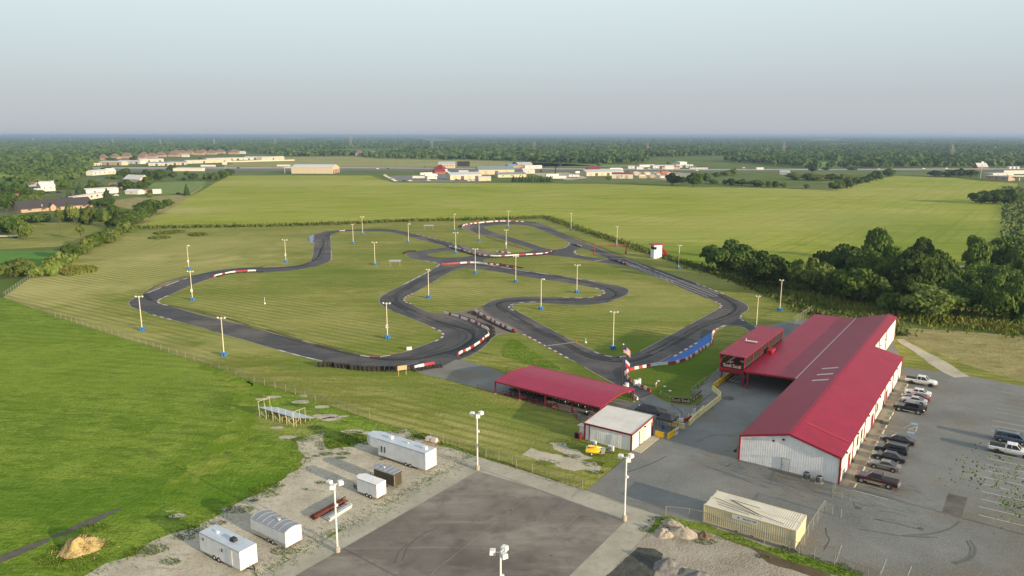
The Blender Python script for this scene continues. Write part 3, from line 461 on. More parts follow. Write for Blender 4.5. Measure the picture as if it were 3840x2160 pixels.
for T, x, y, r in ((M3, 2180, 1218, 1.15), (L4, 850, 815, 0.45), (L4, 1435, 1010, 0.4), (L3, 372, 1262, 0.2)):
    c = one(T, x, y); MB().lathe([(0.001, 0.075), (r * 0.8, 0.075), (r, 0.06), (r, 0.03)], m_dark, (c[0], c[1], 0), 20).build('manhole_patch')['kind'] = 'structure'
# road beyond the field and the side road on the left
def band(name, D_top, D_bot, z, mat): return sheet(name, [gl(D_top) + gl(D_bot[::-1])], z, mat)
band('highway', D0((-600, 426), (0, 424), (400, 424), (900, 423), (1300, 425), (1800, 427.5), (2100, 427), (2576, 425.5), (3200, 425)), D0((-600, 433), (0, 431), (400, 430), (900, 429), (1300, 430), (1800, 431), (2100, 430.5), (2576, 429), (3200, 428)), 0.03, m_road)
band('road_shoulder', D0((-600, 421.5), (400, 421), (900, 420.8), (1300, 423), (1800, 425.5), (2100, 425), (2576, 423.5), (3200, 423)), D0((-600, 426), (400, 424), (900, 423), (1300, 425), (1800, 427.5), (2100, 427), (2576, 425.5), (3200, 425)), 0.025, m_shoulder)
mb = MB(); ribbon_into(mb, spline(gl(C1((1050, 440), (960, 480), (860, 530), (740, 600), (620, 650), (480, 700), (330, 735), (130, 790), (-100, 830))), False, 8), 5.5, 0.03, [m_road]); mb.build('side_road')['kind'] = 'structure'
sheet('truck_yard', [gl(C2((1340, 428), (1640, 420), (2000, 405), (2200, 420), (2330, 470), (2320, 486), (1800, 490), (1400, 486)))], 0.03, m_lot)
sheet('gravel_lot', [gl(C3((180, 400), (560, 395), (700, 420), (760, 450), (560, 470), (330, 440)))], 0.03, m_gravel)
sheet('lumber_lot', [gl(C3((1180, 385), (1500, 385), (1800, 400), (1780, 440), (1540, 470), (1260, 430)))], 0.03, m_dirt)
sheet('house_lawn', [gl(C1((-60, 1190), (580, 1185), (480, 1290), (300, 1345), (-80, 1380)))], 0.013, lerp_mat('lawn', [(0.05, 0.16, 0.008), (0.08, 0.20, 0.015)], scale=0.1, rough=1))
sheet('back_lawn', [gl(C1((280, 900), (1080, 890), (1060, 960), (760, 1130), (-50, 1170), (-50, 980)))], 0.012, m_mown)
sheet('side_lawn', [gl(C1((1420, 500), (2080, 480), (2040, 520), (1900, 600), (1640, 620), (1500, 560)))], 0.012, lerp_mat('pasture lawn', [(0.10, 0.17, 0.02), (0.16, 0.22, 0.05)], scale=0.08, rough=1))
sheet('bare_strip', [gl(C1((1310, 950), (1400, 880), (1510, 830), (1600, 770), (1690, 730), (1900, 610), (2080, 500), (2020, 560), (1900, 640), (1760, 740), (1560, 840), (1440, 910)))], 0.016, m_hay)
sheet('dry_lawn', [gl(C1((1120, 680), (1400, 640), (1800, 620), (1900, 640), (1640, 740), (1300, 760), (1100, 720)))], 0.012, m_hay)

# rubbered racing line
m_rub = lerp_mat('rubber streak', [(.018, .018, .02)], rough=.75, alpha=.30); m_pale = lerp_mat('scuffed streak', [(.20, .185, .165)], rough=.9, alpha=.16); mb = MB()
for ln in (((1060, 902), (980, 905), (840, 880), (640, 822), (500, 782), (400, 762), (368, 746), (378, 728), (430, 705), (520, 688), (620, 677), (740, 672), (790, 655), (812, 620), (832, 588), (900, 578), (990, 580), (1060, 597), (1140, 622), (1190, 635)), ((1180, 664), (1090, 690), (1010, 735), (990, 755), (1040, 785), (1110, 812), (1180, 832), (1192, 850), (1150, 878), (1060, 902)), ((1190, 664), (1300, 680), (1450, 705), (1540, 728), (1556, 745), (1500, 757), (1380, 755), (1262, 762), (1290, 792), (1400, 850), (1500, 900), (1572, 908), (1650, 882), (1760, 820), (1840, 788), (1848, 768), (1780, 730), (1600, 660), (1450, 600), (1350, 570), (1280, 560), (1212, 566), (1200, 580), (1250, 603), (1340, 632))):
    p = spline(gl(D0(*ln)), False, 2.5)
    for k, (o, w, m) in enumerate(((-1.5, .5, m_rub), (-.5, 1.3, m_rub), (.7, .6, m_rub), (1.9, .9, m_pale), (.2, .5, m_rub))):
        i = 0
        while i < len(p) - 4:
            n_ = random.randint(5, 22); ribbon_into(mb, p[i:i + n_], w * random.uniform(.6, 1.2), .0575 + .0008 * k, [m], off=o + random.uniform(-.5, .5)); i += n_ + random.randint(0, 3)
mb.build('rubber_line')['kind'] = 'structure'
for T, x, y, r in ((L2, 300, 150, 1.1), (L2, 200, 60, .9), (L2, 900, 95, 1.3), (L2, 1010, 110, .9), (M2, 450, 1255, 1.2), (M2, 660, 1305, 1.0), (M2, 690, 1400, 1.6), (M2, 760, 1425, 1.3), (M2, 870, 1400, .8), (M2, 180, 1205, 1.0), (M2, 60, 1225, .9), (M2, 480, 1195, .8), (L1, 2130, 830, .8), (L1, 1660, 885, .8)):
    q = one(T, x, y); c = [(q[0] + r * 1.5 * math.cos(a / 8 * math.pi), q[1] + r * .7 * math.sin(a / 8 * math.pi)) for a in range(16)]; sheet('bare_ground', [rough(c, .5, .5)], .029, m_gravel)
# ---------------------------------------------------------------- buildings of the kart centre
U = R(55.4); ux, uy = math.cos(U), math.sin(U); vx, vy = math.sin(U), -math.cos(U)
def corr(name, c, n=0.3, rough=0.45, metal=0.0, axis='X'):
    """corrugated sheet metal: raised ribs as bump along the object's own axis, faint panel fading"""
    if name in MATS: return MATS[name]
    m = lerp_mat(name, [tuple(x * 0.86 for x in c), tuple(min(1, x * 1.12) for x in c)], scale=0.35, rough=rough, metal=metal, world=False, spec=0.22, layers=[(tuple(x * 0.8 for x in c) + (0.35,), 0.9, 0.62, 0.06, (0.2, 1, 1), 0)])
    t = m.node_tree; N, L = t.nodes, t.links
    tcn = N.new('ShaderNodeTexCoord'); w = N.new('ShaderNodeTexWave'); w.wave_type = 'BANDS'; w.bands_direction = axis; w.wave_profile = 'SIN'
    w.inputs['Scale'].default_value = 1.0 / n / 20 * 6.2832 ; L.new(tcn.outputs['Object'], w.inputs['Vector'])
    b = N.new('ShaderNodeBump'); b.inputs['Strength'].default_value = 0.8; b.inputs['Distance'].default_value = 0.06
    mr = N.new('ShaderNodeMapRange'); mr.inputs['From Min'].default_value = 0.6; mr.inputs['From Max'].default_value = 0.9; L.new(w.outputs['Fac'], mr.inputs['Value'])
    L.new(mr.outputs[0], b.inputs['Height']); L.new(b.outputs[0], N['Principled BSDF'].inputs['Normal'])
    return m
RED = (0.25, 0.007, 0.034)
m_roof = corr('red standing seam roof', RED, 0.42, 0.42)
m_redtrim = paint('red trim', (0.27, 0.012, 0.025), 0.5)
m_redtrim2 = paint('dark red trim', (0.17, 0.01, 0.018), 0.5)
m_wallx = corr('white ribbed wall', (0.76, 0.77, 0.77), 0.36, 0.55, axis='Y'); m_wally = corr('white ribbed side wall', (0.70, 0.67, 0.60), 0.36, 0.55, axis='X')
m_glass = lerp_mat('dark window glass', [(0.012, 0.014, 0.018)], rough=0.08, spec=0.6)
m_black = paint('black plastic', (0.018, 0.018, 0.02), 0.6)
m_steel = paint('galvanised steel', (0.42, 0.43, 0.43), 0.4, 0.5)
m_grey = paint('grey metal', (0.22, 0.23, 0.23), 0.5)
m_whitep = paint('white paint', (0.66, 0.66, 0.65), 0.45)
m_cream = paint('cream paint', (0.60, 0.55, 0.42), 0.55)
m_door = paint('white door', (0.52, 0.53, 0.53), 0.5)
m_skylt = paint('skylight panel', (0.50, 0.44, 0.42), 0.4)

def part(mb, name, parent): return mb.build(name, parent)
ORG = (36.4, 112.0)
hall = thing('karting_hall', 'long white metal hall with a bright red gabled roof beside the parked cars', 'building', ORG, U)
# local axes: +X runs away along the hall, +Y is to its left (v negative), so v = -y
W1, LW, LT, W2, ZE, ZR = 15.0, 62.0, 94.5, 9.2, 4.2, 6.15
SL = (ZR - ZE) / 7.5; ZN = ZR - SL * (W2 - 7.5)
t_ = 0.25
mb = MB(); v = lambda x, vv, z: (x, -vv, z)
mb.add([v(0, 0, 0), v(0, W1, 0), v(0, W1, ZE), v(0, 7.5, ZR), v(0, 0, ZE)], [(0, 4, 3, 2, 1)], m_wallx); part(mb, 'gable_wall', hall)
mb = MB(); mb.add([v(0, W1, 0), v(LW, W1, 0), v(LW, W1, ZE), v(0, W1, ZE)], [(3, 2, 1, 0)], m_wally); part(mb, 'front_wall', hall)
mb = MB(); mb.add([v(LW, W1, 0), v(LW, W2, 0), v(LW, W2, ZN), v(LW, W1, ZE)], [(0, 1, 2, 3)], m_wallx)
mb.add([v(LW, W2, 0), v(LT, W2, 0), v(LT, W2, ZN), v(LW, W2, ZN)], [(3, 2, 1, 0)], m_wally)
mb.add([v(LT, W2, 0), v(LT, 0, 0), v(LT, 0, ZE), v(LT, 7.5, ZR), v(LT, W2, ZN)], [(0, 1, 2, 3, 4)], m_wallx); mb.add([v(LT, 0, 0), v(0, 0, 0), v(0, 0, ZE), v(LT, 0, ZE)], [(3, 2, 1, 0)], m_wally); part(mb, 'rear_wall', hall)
def slab(mb, q, th, mat, edge=None):
    top = [(x, y, z + th) for x, y, z in q]; n = len(q)
    mb.add(top, [tuple(range(n))], mat)
    mb.add(list(q) + top, [tuple(range(n))[::-1]] + [(i, (i + 1) % n, n + (i + 1) % n, n + i) for i in range(n)], edge or mat)
mb = MB(); slab(mb, [v(-t_, 7.5, ZR), v(LT + t_, 7.5, ZR), v(LT + t_, 0, ZE), v(-t_, 0, ZE)], 0.1, m_roof, m_redtrim)
roofL = part(mb, 'roof_slope', hall)
mb = MB(); slab(mb, [v(-t_, W1 + t_, ZE - SL * t_), v(LW + t_, W1 + t_, ZE - SL * t_), v(LW + t_, W2 + t_, ZN - SL * t_), v(LT + t_, W2 + t_, ZN - SL * t_), v(LT + t_, 7.51, ZR), v(-t_, 7.51, ZR)], 0.1, m_roof, m_redtrim); roofR = part(mb, 'roof_slope', hall)
mb = MB(); mb.beam(v(-t_, 7.5, ZR + 0.12), v(LT + t_, 7.5, ZR + 0.12), 0.5, 0.05, m_roof); part(mb, 'ridge_cap', hall)
for k, (x, a, b) in enumerate(((31.5, 3.5, 6.4), (35.8, 3.4, 6.3), (40.5, 3.3, 6.3))):
    mb = MB(); zf = lambda vv: ZE + SL * vv + 0.13
    mb.beam(v(x, a, zf(a)), v(x, b, zf(b)), 0.75, 0.05, m_skylt); part(mb, 'skylight', roofL)
mb = MB(); mb.beam(v(6.6, 8.3, ZR - SL * 0.8 + 0.125), v(6.6, 14.9, ZE + SL * 0.1 + 0.125), 0.8, 0.02, m_redtrim); part(mb, 'newer_sheet', roofR)['label'] = 'brighter red replaced roof sheet'
for a, b in ((v(-t_ - 0.02, 0, ZE), v(-t_ - 0.02, 7.5, ZR)), (v(-t_ - 0.02, 7.5, ZR), v(-t_ - 0.02, W1 + t_, ZE - SL * t_))):
    mb = MB(); mb.beam(a, b, 0.06, 0.34, m_redtrim); part(mb, 'fascia', hall)
mb = MB(); mb.beam(v(-0.04, W1 + 0.02, 0), v(-0.04, W1 + 0.02, ZE), 0.28, 0.24, m_redtrim); part(mb, 'corner_trim', hall)
mb = MB(); mb.beam(v(-0.04, 0, 0), v(-0.04, 0, ZE), 0.22, 0.2, m_redtrim); part(mb, 'corner_trim', hall)
mb = MB(); mb.beam(v(LW, W1 + 0.03, 0), v(LW, W1 + 0.03, ZE), 0.24, 0.24, m_redtrim); part(mb, 'corner_trim', hall)
mb = MB(); mb.beam(v(LT, W2 + 0.03, 0), v(LT, W2 + 0.03, ZN), 0.24, 0.24, m_redtrim2); part(mb, 'corner_trim', hall)
for x in (9.5, 19.5, 29.8, 40.0, 50.0):
    mb = MB(); mb.beam(v(x, W1 + 0.07, 0.25), v(x, W1 + 0.07, ZE - 0.1), 0.13, 0.13, m_redtrim2); mb.beam(v(x, W1 + 0.05, 0.25), v(x - 0.05, W1 + 0.45, 0.1), 0.13, 0.12, m_redtrim); part(mb, 'downspout', hall)
for x in (70.0, 80.0):
    mb = MB(); mb.beam(v(x, W2 + 0.07, 0.2), v(x, W2 + 0.07, ZN - 0.1), 0.13, 0.13, m_black); part(mb, 'downspout', hall)
for x in (3.5, 12.5, 22.0, 33.5, 45.0, 54.0):
    mb = MB(); mb.box(v(x, W1 + 0.16, 3.75), (0.35, 0.3, 0.22), m_black); part(mb, 'wall_light', hall)
for x in (72, 78):
    mb = MB(); mb.box(v(x, W2 + 0.12, 3.6), (0.3, 0.25, 0.2), m_black); part(mb, 'wall_light', hall)
def window(parent, x, z, w, h, vv=W1):
    mb = MB(); mb.box(v(x, vv + 0.03, z), (w + 0.12, 0.07, h + 0.12), m_redtrim2); f = part(mb, 'window', parent)
    mb = MB(); mb.box(v(x, vv + 0.05, z), (w, 0.07, h), m_glass); part(mb, 'pane', f); return f
for x, z, w, h in ((13.5, 2.1, 0.9, 1.5), (17.0, 2.1, 0.9, 1.5), (32.0, 2.1, 0.9, 1.5)): window(hall, x, z, w, h)
for x, w in ((27.2, 2.0), (42.5, 1.8), (7.0, 1.4)):
    mb = MB(); mb.box(v(x, W1 + 0.04, 1.15), (w, 0.08, 2.3), m_redtrim); d = part(mb, 'door', hall); d['label'] = 'red entrance door in the sunlit wall'
    mb = MB(); mb.box(v(x + 0.25 * w, W1 + 0.09, 1.3), (w * 0.35, 0.03, 1.5), m_glass); part(mb, 'pane', d)
mb = MB(); mb.beam(v(1.5, W1 + 0.04, 0.02), v(1.5, W1 + 0.04, 2.1), 0.06, 1.0, m_door); mb.box(v(1.95, W1 + 0.06, 1.05), (0.03, 0.06, 2.1), m_black); part(mb, 'door', hall)
mb = MB(); mb.box(v(-0.04, 7.2, 1.05), (0.06, 1.25, 2.15), m_grey); d = part(mb, 'door', hall); mb = MB(); mb.box(v(-0.08, 7.2, 1.05), (0.05, 1.05, 2.0), m_door); mb.box(v(-0.12, 6.8, 1.0), (0.06, 0.1, 0.12), m_black); part(mb, 'door_leaf', d)
for vv, zz in ((5.2, 4.55), (6.7, 5.1)):
    mb = MB(); mb.box(v(-0.18, vv, zz), (0.3, 0.3, 0.22), m_black); part(mb, 'wall_light', hall)
# annex: low red roof on posts over the shaded forecourt
AU0, AU1, AV = 34.2, 94.0, -10.4
annex = thing('annex_canopy', 'low red sheet metal roof joined to the left side of the long hall', 'canopy', (ORG[0] + ux * AU0, ORG[1] + uy * AU0), U)
Lx = AU1 - AU0
mb = MB(); slab(mb, [(0, 0.05, 4.12), (Lx, 0.05, 4.12), (Lx, -AV, 3.86), (0, -AV, 3.86)], 0.12, m_roof, m_redtrim); part(mb, 'roof', annex)
mb = MB(); mb.beam((-0.03, 0.05, 4.05), (-0.03, -AV, 3.8), 0.08, 0.3, m_redtrim); part(mb, 'fascia', annex)
mb = MB(); mb.beam((-0.3, 0.02, 4.28), (Lx, 0.02, 4.28), 0.28, 0.05, m_steel); part(mb, 'gutter', annex)
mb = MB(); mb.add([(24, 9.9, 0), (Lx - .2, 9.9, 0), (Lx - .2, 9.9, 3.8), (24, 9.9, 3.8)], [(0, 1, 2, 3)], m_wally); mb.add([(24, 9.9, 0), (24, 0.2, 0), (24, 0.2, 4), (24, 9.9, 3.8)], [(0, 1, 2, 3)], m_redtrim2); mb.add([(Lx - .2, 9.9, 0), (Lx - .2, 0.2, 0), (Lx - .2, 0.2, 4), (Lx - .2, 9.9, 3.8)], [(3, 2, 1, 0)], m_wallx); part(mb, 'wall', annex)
for x in (0.5, 9.5, 18.5):
    mb = MB(); mb.box((x, 9.6, 1.9), (0.26, 0.26, 3.8), m_redtrim); part(mb, 'post', annex)
mb = MB(); mb.box((16.4, 9.6, 4.3), (3.0, 1.2, 0.9), m_redtrim); mb.box((18.6, 9.2, 4.0), (2.4, 0.9, 0.25), m_black); part(mb, 'stair_hatch', annex)
# viewing deck on posts
deck = thing('viewing_deck', 'raised red viewing room with open sides and dark railing banners', 'viewing deck', (ORG[0] + ux * 35.3 - vx * 10.6, ORG[1] + uy * 35.3 - vy * 10.6), U)
DL, DW, ZF, ZT = 28.2, 5.2, 3.3, 6.3
mb = MB(); mb.box((DL / 2, DW / 2, ZF - 0.25), (DL, DW, 0.5), m_redtrim); mb.box((DL / 2, DW / 2, ZF - 0.62), (DL - 0.1, DW - 0.1, 0.24), m_redtrim2); part(mb, 'floor', deck)
mb = MB(); slab(mb, [(-0.25, -0.25, ZT), (DL + .25, -0.25, ZT), (DL + .25, DW + .25, ZT + 0.05), (-0.25, DW + .25, ZT + 0.05)], 0.16, m_roof, m_redtrim); rf = part(mb, 'roof', deck)
mb = MB(); mb.box((12.3, 2.6, ZT + 0.33), (0.9, 2.6, 0.12), m_skylt); mb.tube((12.4, 3.7, ZT + .3), (12.4, 3.7, ZT + .8), 0.12, m_skylt); part(mb, 'roof_vent', rf)
for x in (0.1, 5.6, 11.2, 16.8, 22.4, DL - 0.1):
    for y in (0.1, DW - 0.1):
        mb = MB(); mb.box((x, y, (ZF + ZT) / 2), (0.2, 0.2, ZT - ZF), m_redtrim); part(mb, 'column', deck)
mb = MB(); mb.box((DL / 2, 0.08, ZF + 0.06), (DL, 0.14, 0.5), m_redtrim); mb.box((0.05, DW / 2, ZF + 0.0), (0.14, DW, 0.5), m_redtrim); part(mb, 'beam', deck)
m_banner = paint('black banner', (0.02, 0.018, 0.018), 0.7); m_screen = lerp_mat('dark insect screen', [(0.035, 0.02, 0.02)], rough=0.8, alpha=0.6)
mb = MB(); mb.box((0.02, DW / 2, ZF + 0.82), (0.05, DW - 0.5, 1.05), m_banner); ban = part(mb, 'banner', deck)
m_lett = paint('pale pink lettering', (0.72, 0.47, 0.40), 0.6)
for y in (3.55, 1.55):
    text_obj('Sodi', 1.02, m_lett, ban, (-0.03, y, ZF + 0.85), (R(90), 0, R(-90)))
for x0, x1, y in [(0.3, 5.4, 0.1), (5.8, 11.0, 0.1), (11.4, 16.6, 0.1), (17, 22.2, 0.1), (22.6, 28, 0.1), (0.3, 5.4, DW - .1), (5.8, 11, DW - .1), (11.4, 16.6, DW - .1), (17, 22.2, DW - .1), (22.6, 28, DW - .1)]:
    mb = MB(); mb.box(((x0 + x1) / 2, y, ZF + 0.75), (x1 - x0, 0.04, 1.0), m_banner); part(mb, 'rail_banner', deck)
    mb = MB(); mb.box(((x0 + x1) / 2, y, ZF + 2.0), (x1 - x0, 0.02, 1.5), m_screen); part(mb, 'screen', deck)
for x, y in ((1.2, DW - 0.15), (0.15, 0.12), (9.5, DW - .15), (18.5, DW - .15)):
    mb = MB(); mb.box((x if x > 1 else 0.12, y, 1.45), (0.26, 0.26, 2.9), m_redtrim); part(mb, 'post', deck)
def loc_of(root, x, y, z=0):
    a = root.rotation_euler.z; return (root.location.x + x * math.cos(a) - y * math.sin(a), root.location.y + x * math.sin(a) + y * math.cos(a), root.location.z + z)
for x, y, lb in ((2.2, 3.6, 'white round bar table behind the front banner of the viewing room'), (3.8, 1.6, 'second white round table further back in the viewing room')):
    mb = MB(); mb.lathe([(0.001, 1.02), (0.55, 1.02), (0.55, 1.08), (0.001, 1.08)], m_whitep, n=18); t = thing('bar_table', lb, 'table', loc_of(deck, x, y, ZF)); part(mb, 'tabletop', t)
    mb = MB(); mb.lathe([(0.3, 0), (0.3, 0.05), (0.06, 0.08), (0.06, 1.02)], m_whitep, n=12); part(mb, 'pedestal', t)
# grandstand benches under the deck
p0 = one(AP, 1010, 490)
ben = thing('bench_stand', 'grey stepped benches in the shade under the viewing room', 'benches', (p0[0], p0[1]), U)
for k in range(4):
    mb = MB(); mb.box((2.2, -0.75 * k, 0.32 + 0.0 * k), (4.4, 0.32, 0.07), m_grey); part(mb, 'seat', ben)
for x in (0.4, 4.0): mb = MB(); mb.box((x, -1.1, 0.14), (0.1, 2.6, 0.28), m_grey); part(mb, 'frame', ben)

# white workshop with ribbed walls and red trim
shed = thing('workshop', 'white ribbed metal workshop with red corner trim and roller doors', 'building', (19.6, 115.2), U)
SA, SB, H0, H1 = 8.25, 8.7, 2.95, 3.5
m_shw = corr('white ribbed shed wall', (0.74, 0.74, 0.72), 0.36, 0.5, axis='Y'); m_shr = corr('silver ribbed roof', (0.60, 0.58, 0.54), 0.42, 0.4, 0.1, axis='Y')
mb = MB(); mb.add([(0, 0, 0), (0, SB, 0), (0, SB, H0), (0, 0, H0)], [(0, 3, 2, 1)], m_shw); part(mb, 'side_wall', shed)
mb = MB(); mb.add([(0, 0, 0), (SA, 0, 0), (SA, 0, H1), (0, 0, H0)], [(0, 1, 2, 3)], m_cream); part(mb, 'front_wall', shed)
mb = MB(); mb.add([(SA, 0, 0), (SA, SB, 0), (SA, SB, H1), (SA, 0, H1)], [(0, 1, 2, 3)], m_shw); mb.add([(SA, SB, 0), (0, SB, 0), (0, SB, H0), (SA, SB, H1)], [(0, 1, 2, 3)], m_shw); part(mb, 'rear_wall', shed)
mb = MB(); slab(mb, [(-.15, -.15, H0), (SA + .15, -.15, H1 + .02), (SA + .15, SB + .15, H1 + .02), (-.15, SB + .15, H0)], 0.08, m_shr, m_shr); part(mb, 'roof', shed)
for a, b in (((-.18, -.17, H0), (-.18, SB + .17, H0)), ((-.17, -.18, H0), (SA + .17, -.18, H1)), ((-.17, SB + .18, H0), (SA + .17, SB + .18, H1))):
    mb = MB(); mb.beam((*a[:2], a[2] + 0.0), b, 0.06, 0.3, m_redtrim2); part(mb, 'fascia', shed)
for x, y in ((-.03, 0.0), (-.03, SB), (SA, -0.03)):
    mb = MB(); mb.box((x, y, H0 / 2), (0.16, 0.24, H0), m_redtrim2); part(mb, 'corner_trim', shed)
mb = MB(); mb.box((-.03, SB - 0.9, H0 / 2), (0.14, 0.14, H0), m_redtrim2); part(mb, 'corner_trim', shed)
for x, w in ((1.55, 2.4), (6.3, 2.5)):
    mb = MB(); mb.box((x, -0.03, 1.2), (w + 0.1, 0.08, 2.45), m_cream); d = part(mb, 'roller_door', shed)
    mb = MB()
    for k in range(6): mb.box((x, -0.075, 0.25 + k * 0.39), (w - 0.1, 0.03, 0.36), m_whitep)
    part(mb, 'door_panel', d)
for x in (2.95, 7.72):
    mb = MB(); mb.box((x, -0.05, 1.25), (0.3, 0.1, 2.5), m_redtrim2); part(mb, 'door_post', shed)
mb = MB(); mb.box((4.1, -0.03, 1.05), (1.0, 0.07, 2.1), m_whitep); d = part(mb, 'door', shed); mb = MB(); mb.box((4.1, -0.08, 1.05), (0.8, 0.04, 1.9), m_cream); part(mb, 'door_leaf', d)
mb = MB(); mb.box((5.0, -0.12, 2.7), (0.4, 0.2, 0.2), m_black); part(mb, 'wall_light', shed)
mb = MB(); mb.box((4.1, -0.9, 0.05), (8.0, 1.5, 0.1), m_conc); part(mb, 'door_step', shed)
for y in (2.6, 6.6):
    mb = MB(); mb.tube((-0.12, y, 0.6), (-0.12, y - 0.2, 2.3), 0.04, m_grey); part(mb, 'conduit', shed)
# lean-to cupboard and bins at its left end
q = loc_of(shed, 0.9, SB + 0.75)
lt = thing('storage_cupboard', 'narrow white storage cupboard against the left end of the workshop', 'cupboard', (q[0], q[1]), U)
mb = MB(); mb.box((0, 0, 1.0), (1.0, 1.0, 2.0), m_whitep); part(mb, 'body', lt); mb = MB(); mb.box((0, 0.1, 2.1), (1.4, 1.6, 0.08), m_skylt); part(mb, 'roof', lt)
for k, (x, y, m, lb) in enumerate(((-0.3, 1.9, m_black, 'black wheelie bin beside the white storage cupboard'), (-0.35, 1.15, m_redtrim2, 'red barrel between the bin and the workshop corner'))):
    q = loc_of(shed, x, SB + y - 0.4); b = thing('bin', lb, 'bin', (q[0], q[1]), U)
    mb = MB(); mb.lathe([(0.001, 0), (0.28, 0), (0.32, 1.0), (0.001, 1.0)], m, n=12); part(mb, 'body', b); mb = MB(); mb.lathe([(0.34, 1.0), (0.34, 1.06), (0.001, 1.1)], m, n=12); part(mb, 'lid', b)
# outdoor air-conditioning units
def ac_round(x, y, lb):
    t = thing('cooling_unit', lb, 'air conditioner', (x, y), U, 'round cooling units by the gable')
    mb = MB(); mb.box((0, 0, 0.06), (1.1, 1.1, 0.12), m_conc); part(mb, 'plinth', t)
    mb = MB(); mb.lathe([(0.001, 0.12), (0.46, 0.12), (0.46, 0.98), (0.42, 1.05), (0.001, 1.05)], m_grey, n=18)
    for k in range(18): a = k * math.pi / 9; mb.box((0.465 * math.cos(a), 0.465 * math.sin(a), 0.55), (0.03, 0.05, 0.8), m_black, a)
    part(mb, 'casing', t); mb = MB(); mb.lathe([(0.3, 1.06), (0.33, 1.1), (0.001, 1.08)], m_black, n=16); part(mb, 'fan', t)
q = one(L4, 360, 540); ac_round(q[0], q[1], 'round grey cooling unit nearer the white gable door')
q = one(L4, 480, 575); ac_round(q[0], q[1], 'round grey cooling unit nearer the red corner of the hall')
for x, y, lb in ((SH, (200, 580), 'white heat pump behind the yellow watercraft'), (SH, (398, 640), 'white heat pump near the workshop corner on the grass')):
    q = one(x, *y); t = thing('heat_pump', lb, 'air conditioner', (q[0], q[1]), U + R(90))
    mb = MB(); mb.box((0, 0, 0.5), (0.95, 0.36, 0.8), m_whitep); part(mb, 'casing', t); mb = MB(); mb.lathe([(0.001, 0), (0.3, 0), (0.3, 0.03), (0.001, 0.04)], m_grey, (0.12, 0.18, 0.5), 16, 'y'); part(mb, 'fan_grille', t)
    for fx in (-.3, .3): mb = MB(); mb.box((fx, 0, 0.05), (0.1, 0.36, 0.1), m_black); part(mb, 'foot', t)

# kart canopy
ca = R(-37.3)
can = thing('kart_shelter', 'long open shelter with a gently curved red roof over rows of karts', 'shelter', (-3.49, 143.3), ca)
CL, CD, CE, CRZ = 24.5, 12.9, 2.55, 3.25
m_roof2 = corr('pinkish red sheet roof', (0.28, 0.010, 0.048), 0.42, 0.4, axis='X')
mb = MB(); ys = [0, 1.8, 3.6, 5.2, 6.0, 6.5, 7.0, 7.8, 9.4, 11.2, CD]
zf = lambda y: CE + (CRZ - CE) * (1 - abs(y - CD / 2) / (CD / 2)) - 0.12 * math.exp(-((y - CD / 2) / 1.0) ** 2)
top = []
for y in ys: top += [(0, y, zf(y) + 0.1), (CL, y, zf(y) + 0.1)]
mb.add(top, [(2 * i, 2 * i + 1, 2 * i + 3, 2 * i + 2) for i in range(len(ys) - 1)], m_roof2)
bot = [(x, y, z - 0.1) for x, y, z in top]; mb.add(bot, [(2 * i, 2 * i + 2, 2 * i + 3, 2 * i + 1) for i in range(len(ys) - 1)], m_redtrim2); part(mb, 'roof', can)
for k, (a, b) in enumerate((((0, 0, CE), (CL, 0, CE)), ((0, CD, CE), (CL, CD, CE)))):
    mb = MB(); mb.beam(a, b, 0.14, 0.28, m_redtrim); part(mb, 'eaves_beam', can)
for x in (0, CL):
    for i in range(len(ys) - 1):
        pass
    mb = MB()
    for i in range(len(ys) - 1): mb.beam((x, ys[i], zf(ys[i]) + 0.0), (x, ys[i + 1], zf(ys[i + 1]) + 0.0), 0.14, 0.26, m_redtrim)
    part(mb, 'gable_beam', can)
for x in (0.1, 6.2, 12.3, 18.4, CL - 0.1):
    for y in (0.1, CD - 0.1):
        mb = MB(); mb.box((x, y, CE / 2), (0.22, 0.22, CE), m_redtrim); mb.box((x, y, 0.06), (0.5, 0.5, 0.12), m_conc); part(mb, 'post', can)
cr = MB()
rail = thing('pipe_railing', 'low red pipe railing along the near side of the kart shelter', 'railing', (-3.49, 143.3), ca)
rail_pts = [(-4.6, 0.1), (0, 0.1), (3.1, 0.1), (6.2, 0.1), (9.3, 0.1), (12.3, 0.1), (15.3, 0.1), (18.4, 0.1), (20.5, -1.6), (22.6, -3.4)]
for a, b in zip(rail_pts, rail_pts[1:]):
    mb = MB()
    for z in (0.15, 0.5, 0.9): mb.tube((*a, z), (*b, z), 0.035, m_redtrim2, 6)
    part(mb, 'rail', rail)
for a in rail_pts: mb = MB(); mb.tube((*a, 0), (*a, 0.95), 0.045, m_redtrim2, 6); part(mb, 'post', rail)
rail2 = thing('pipe_railing', 'short dark red pipe railing on the grass behind the kart shelter', 'railing', (*one(CN, 415, 165), 0), ca)
for z in (0.35, 0.95): mb = MB(); mb.tube((0, 0, z), (3.4, 0.2, z), 0.05, m_redtrim2, 6); part(mb, 'rail', rail2)
for x in (0, 3.4): mb = MB(); mb.tube((x, 0, 0), (x, 0, 1), 0.05, m_redtrim2, 6); part(mb, 'post', rail2)

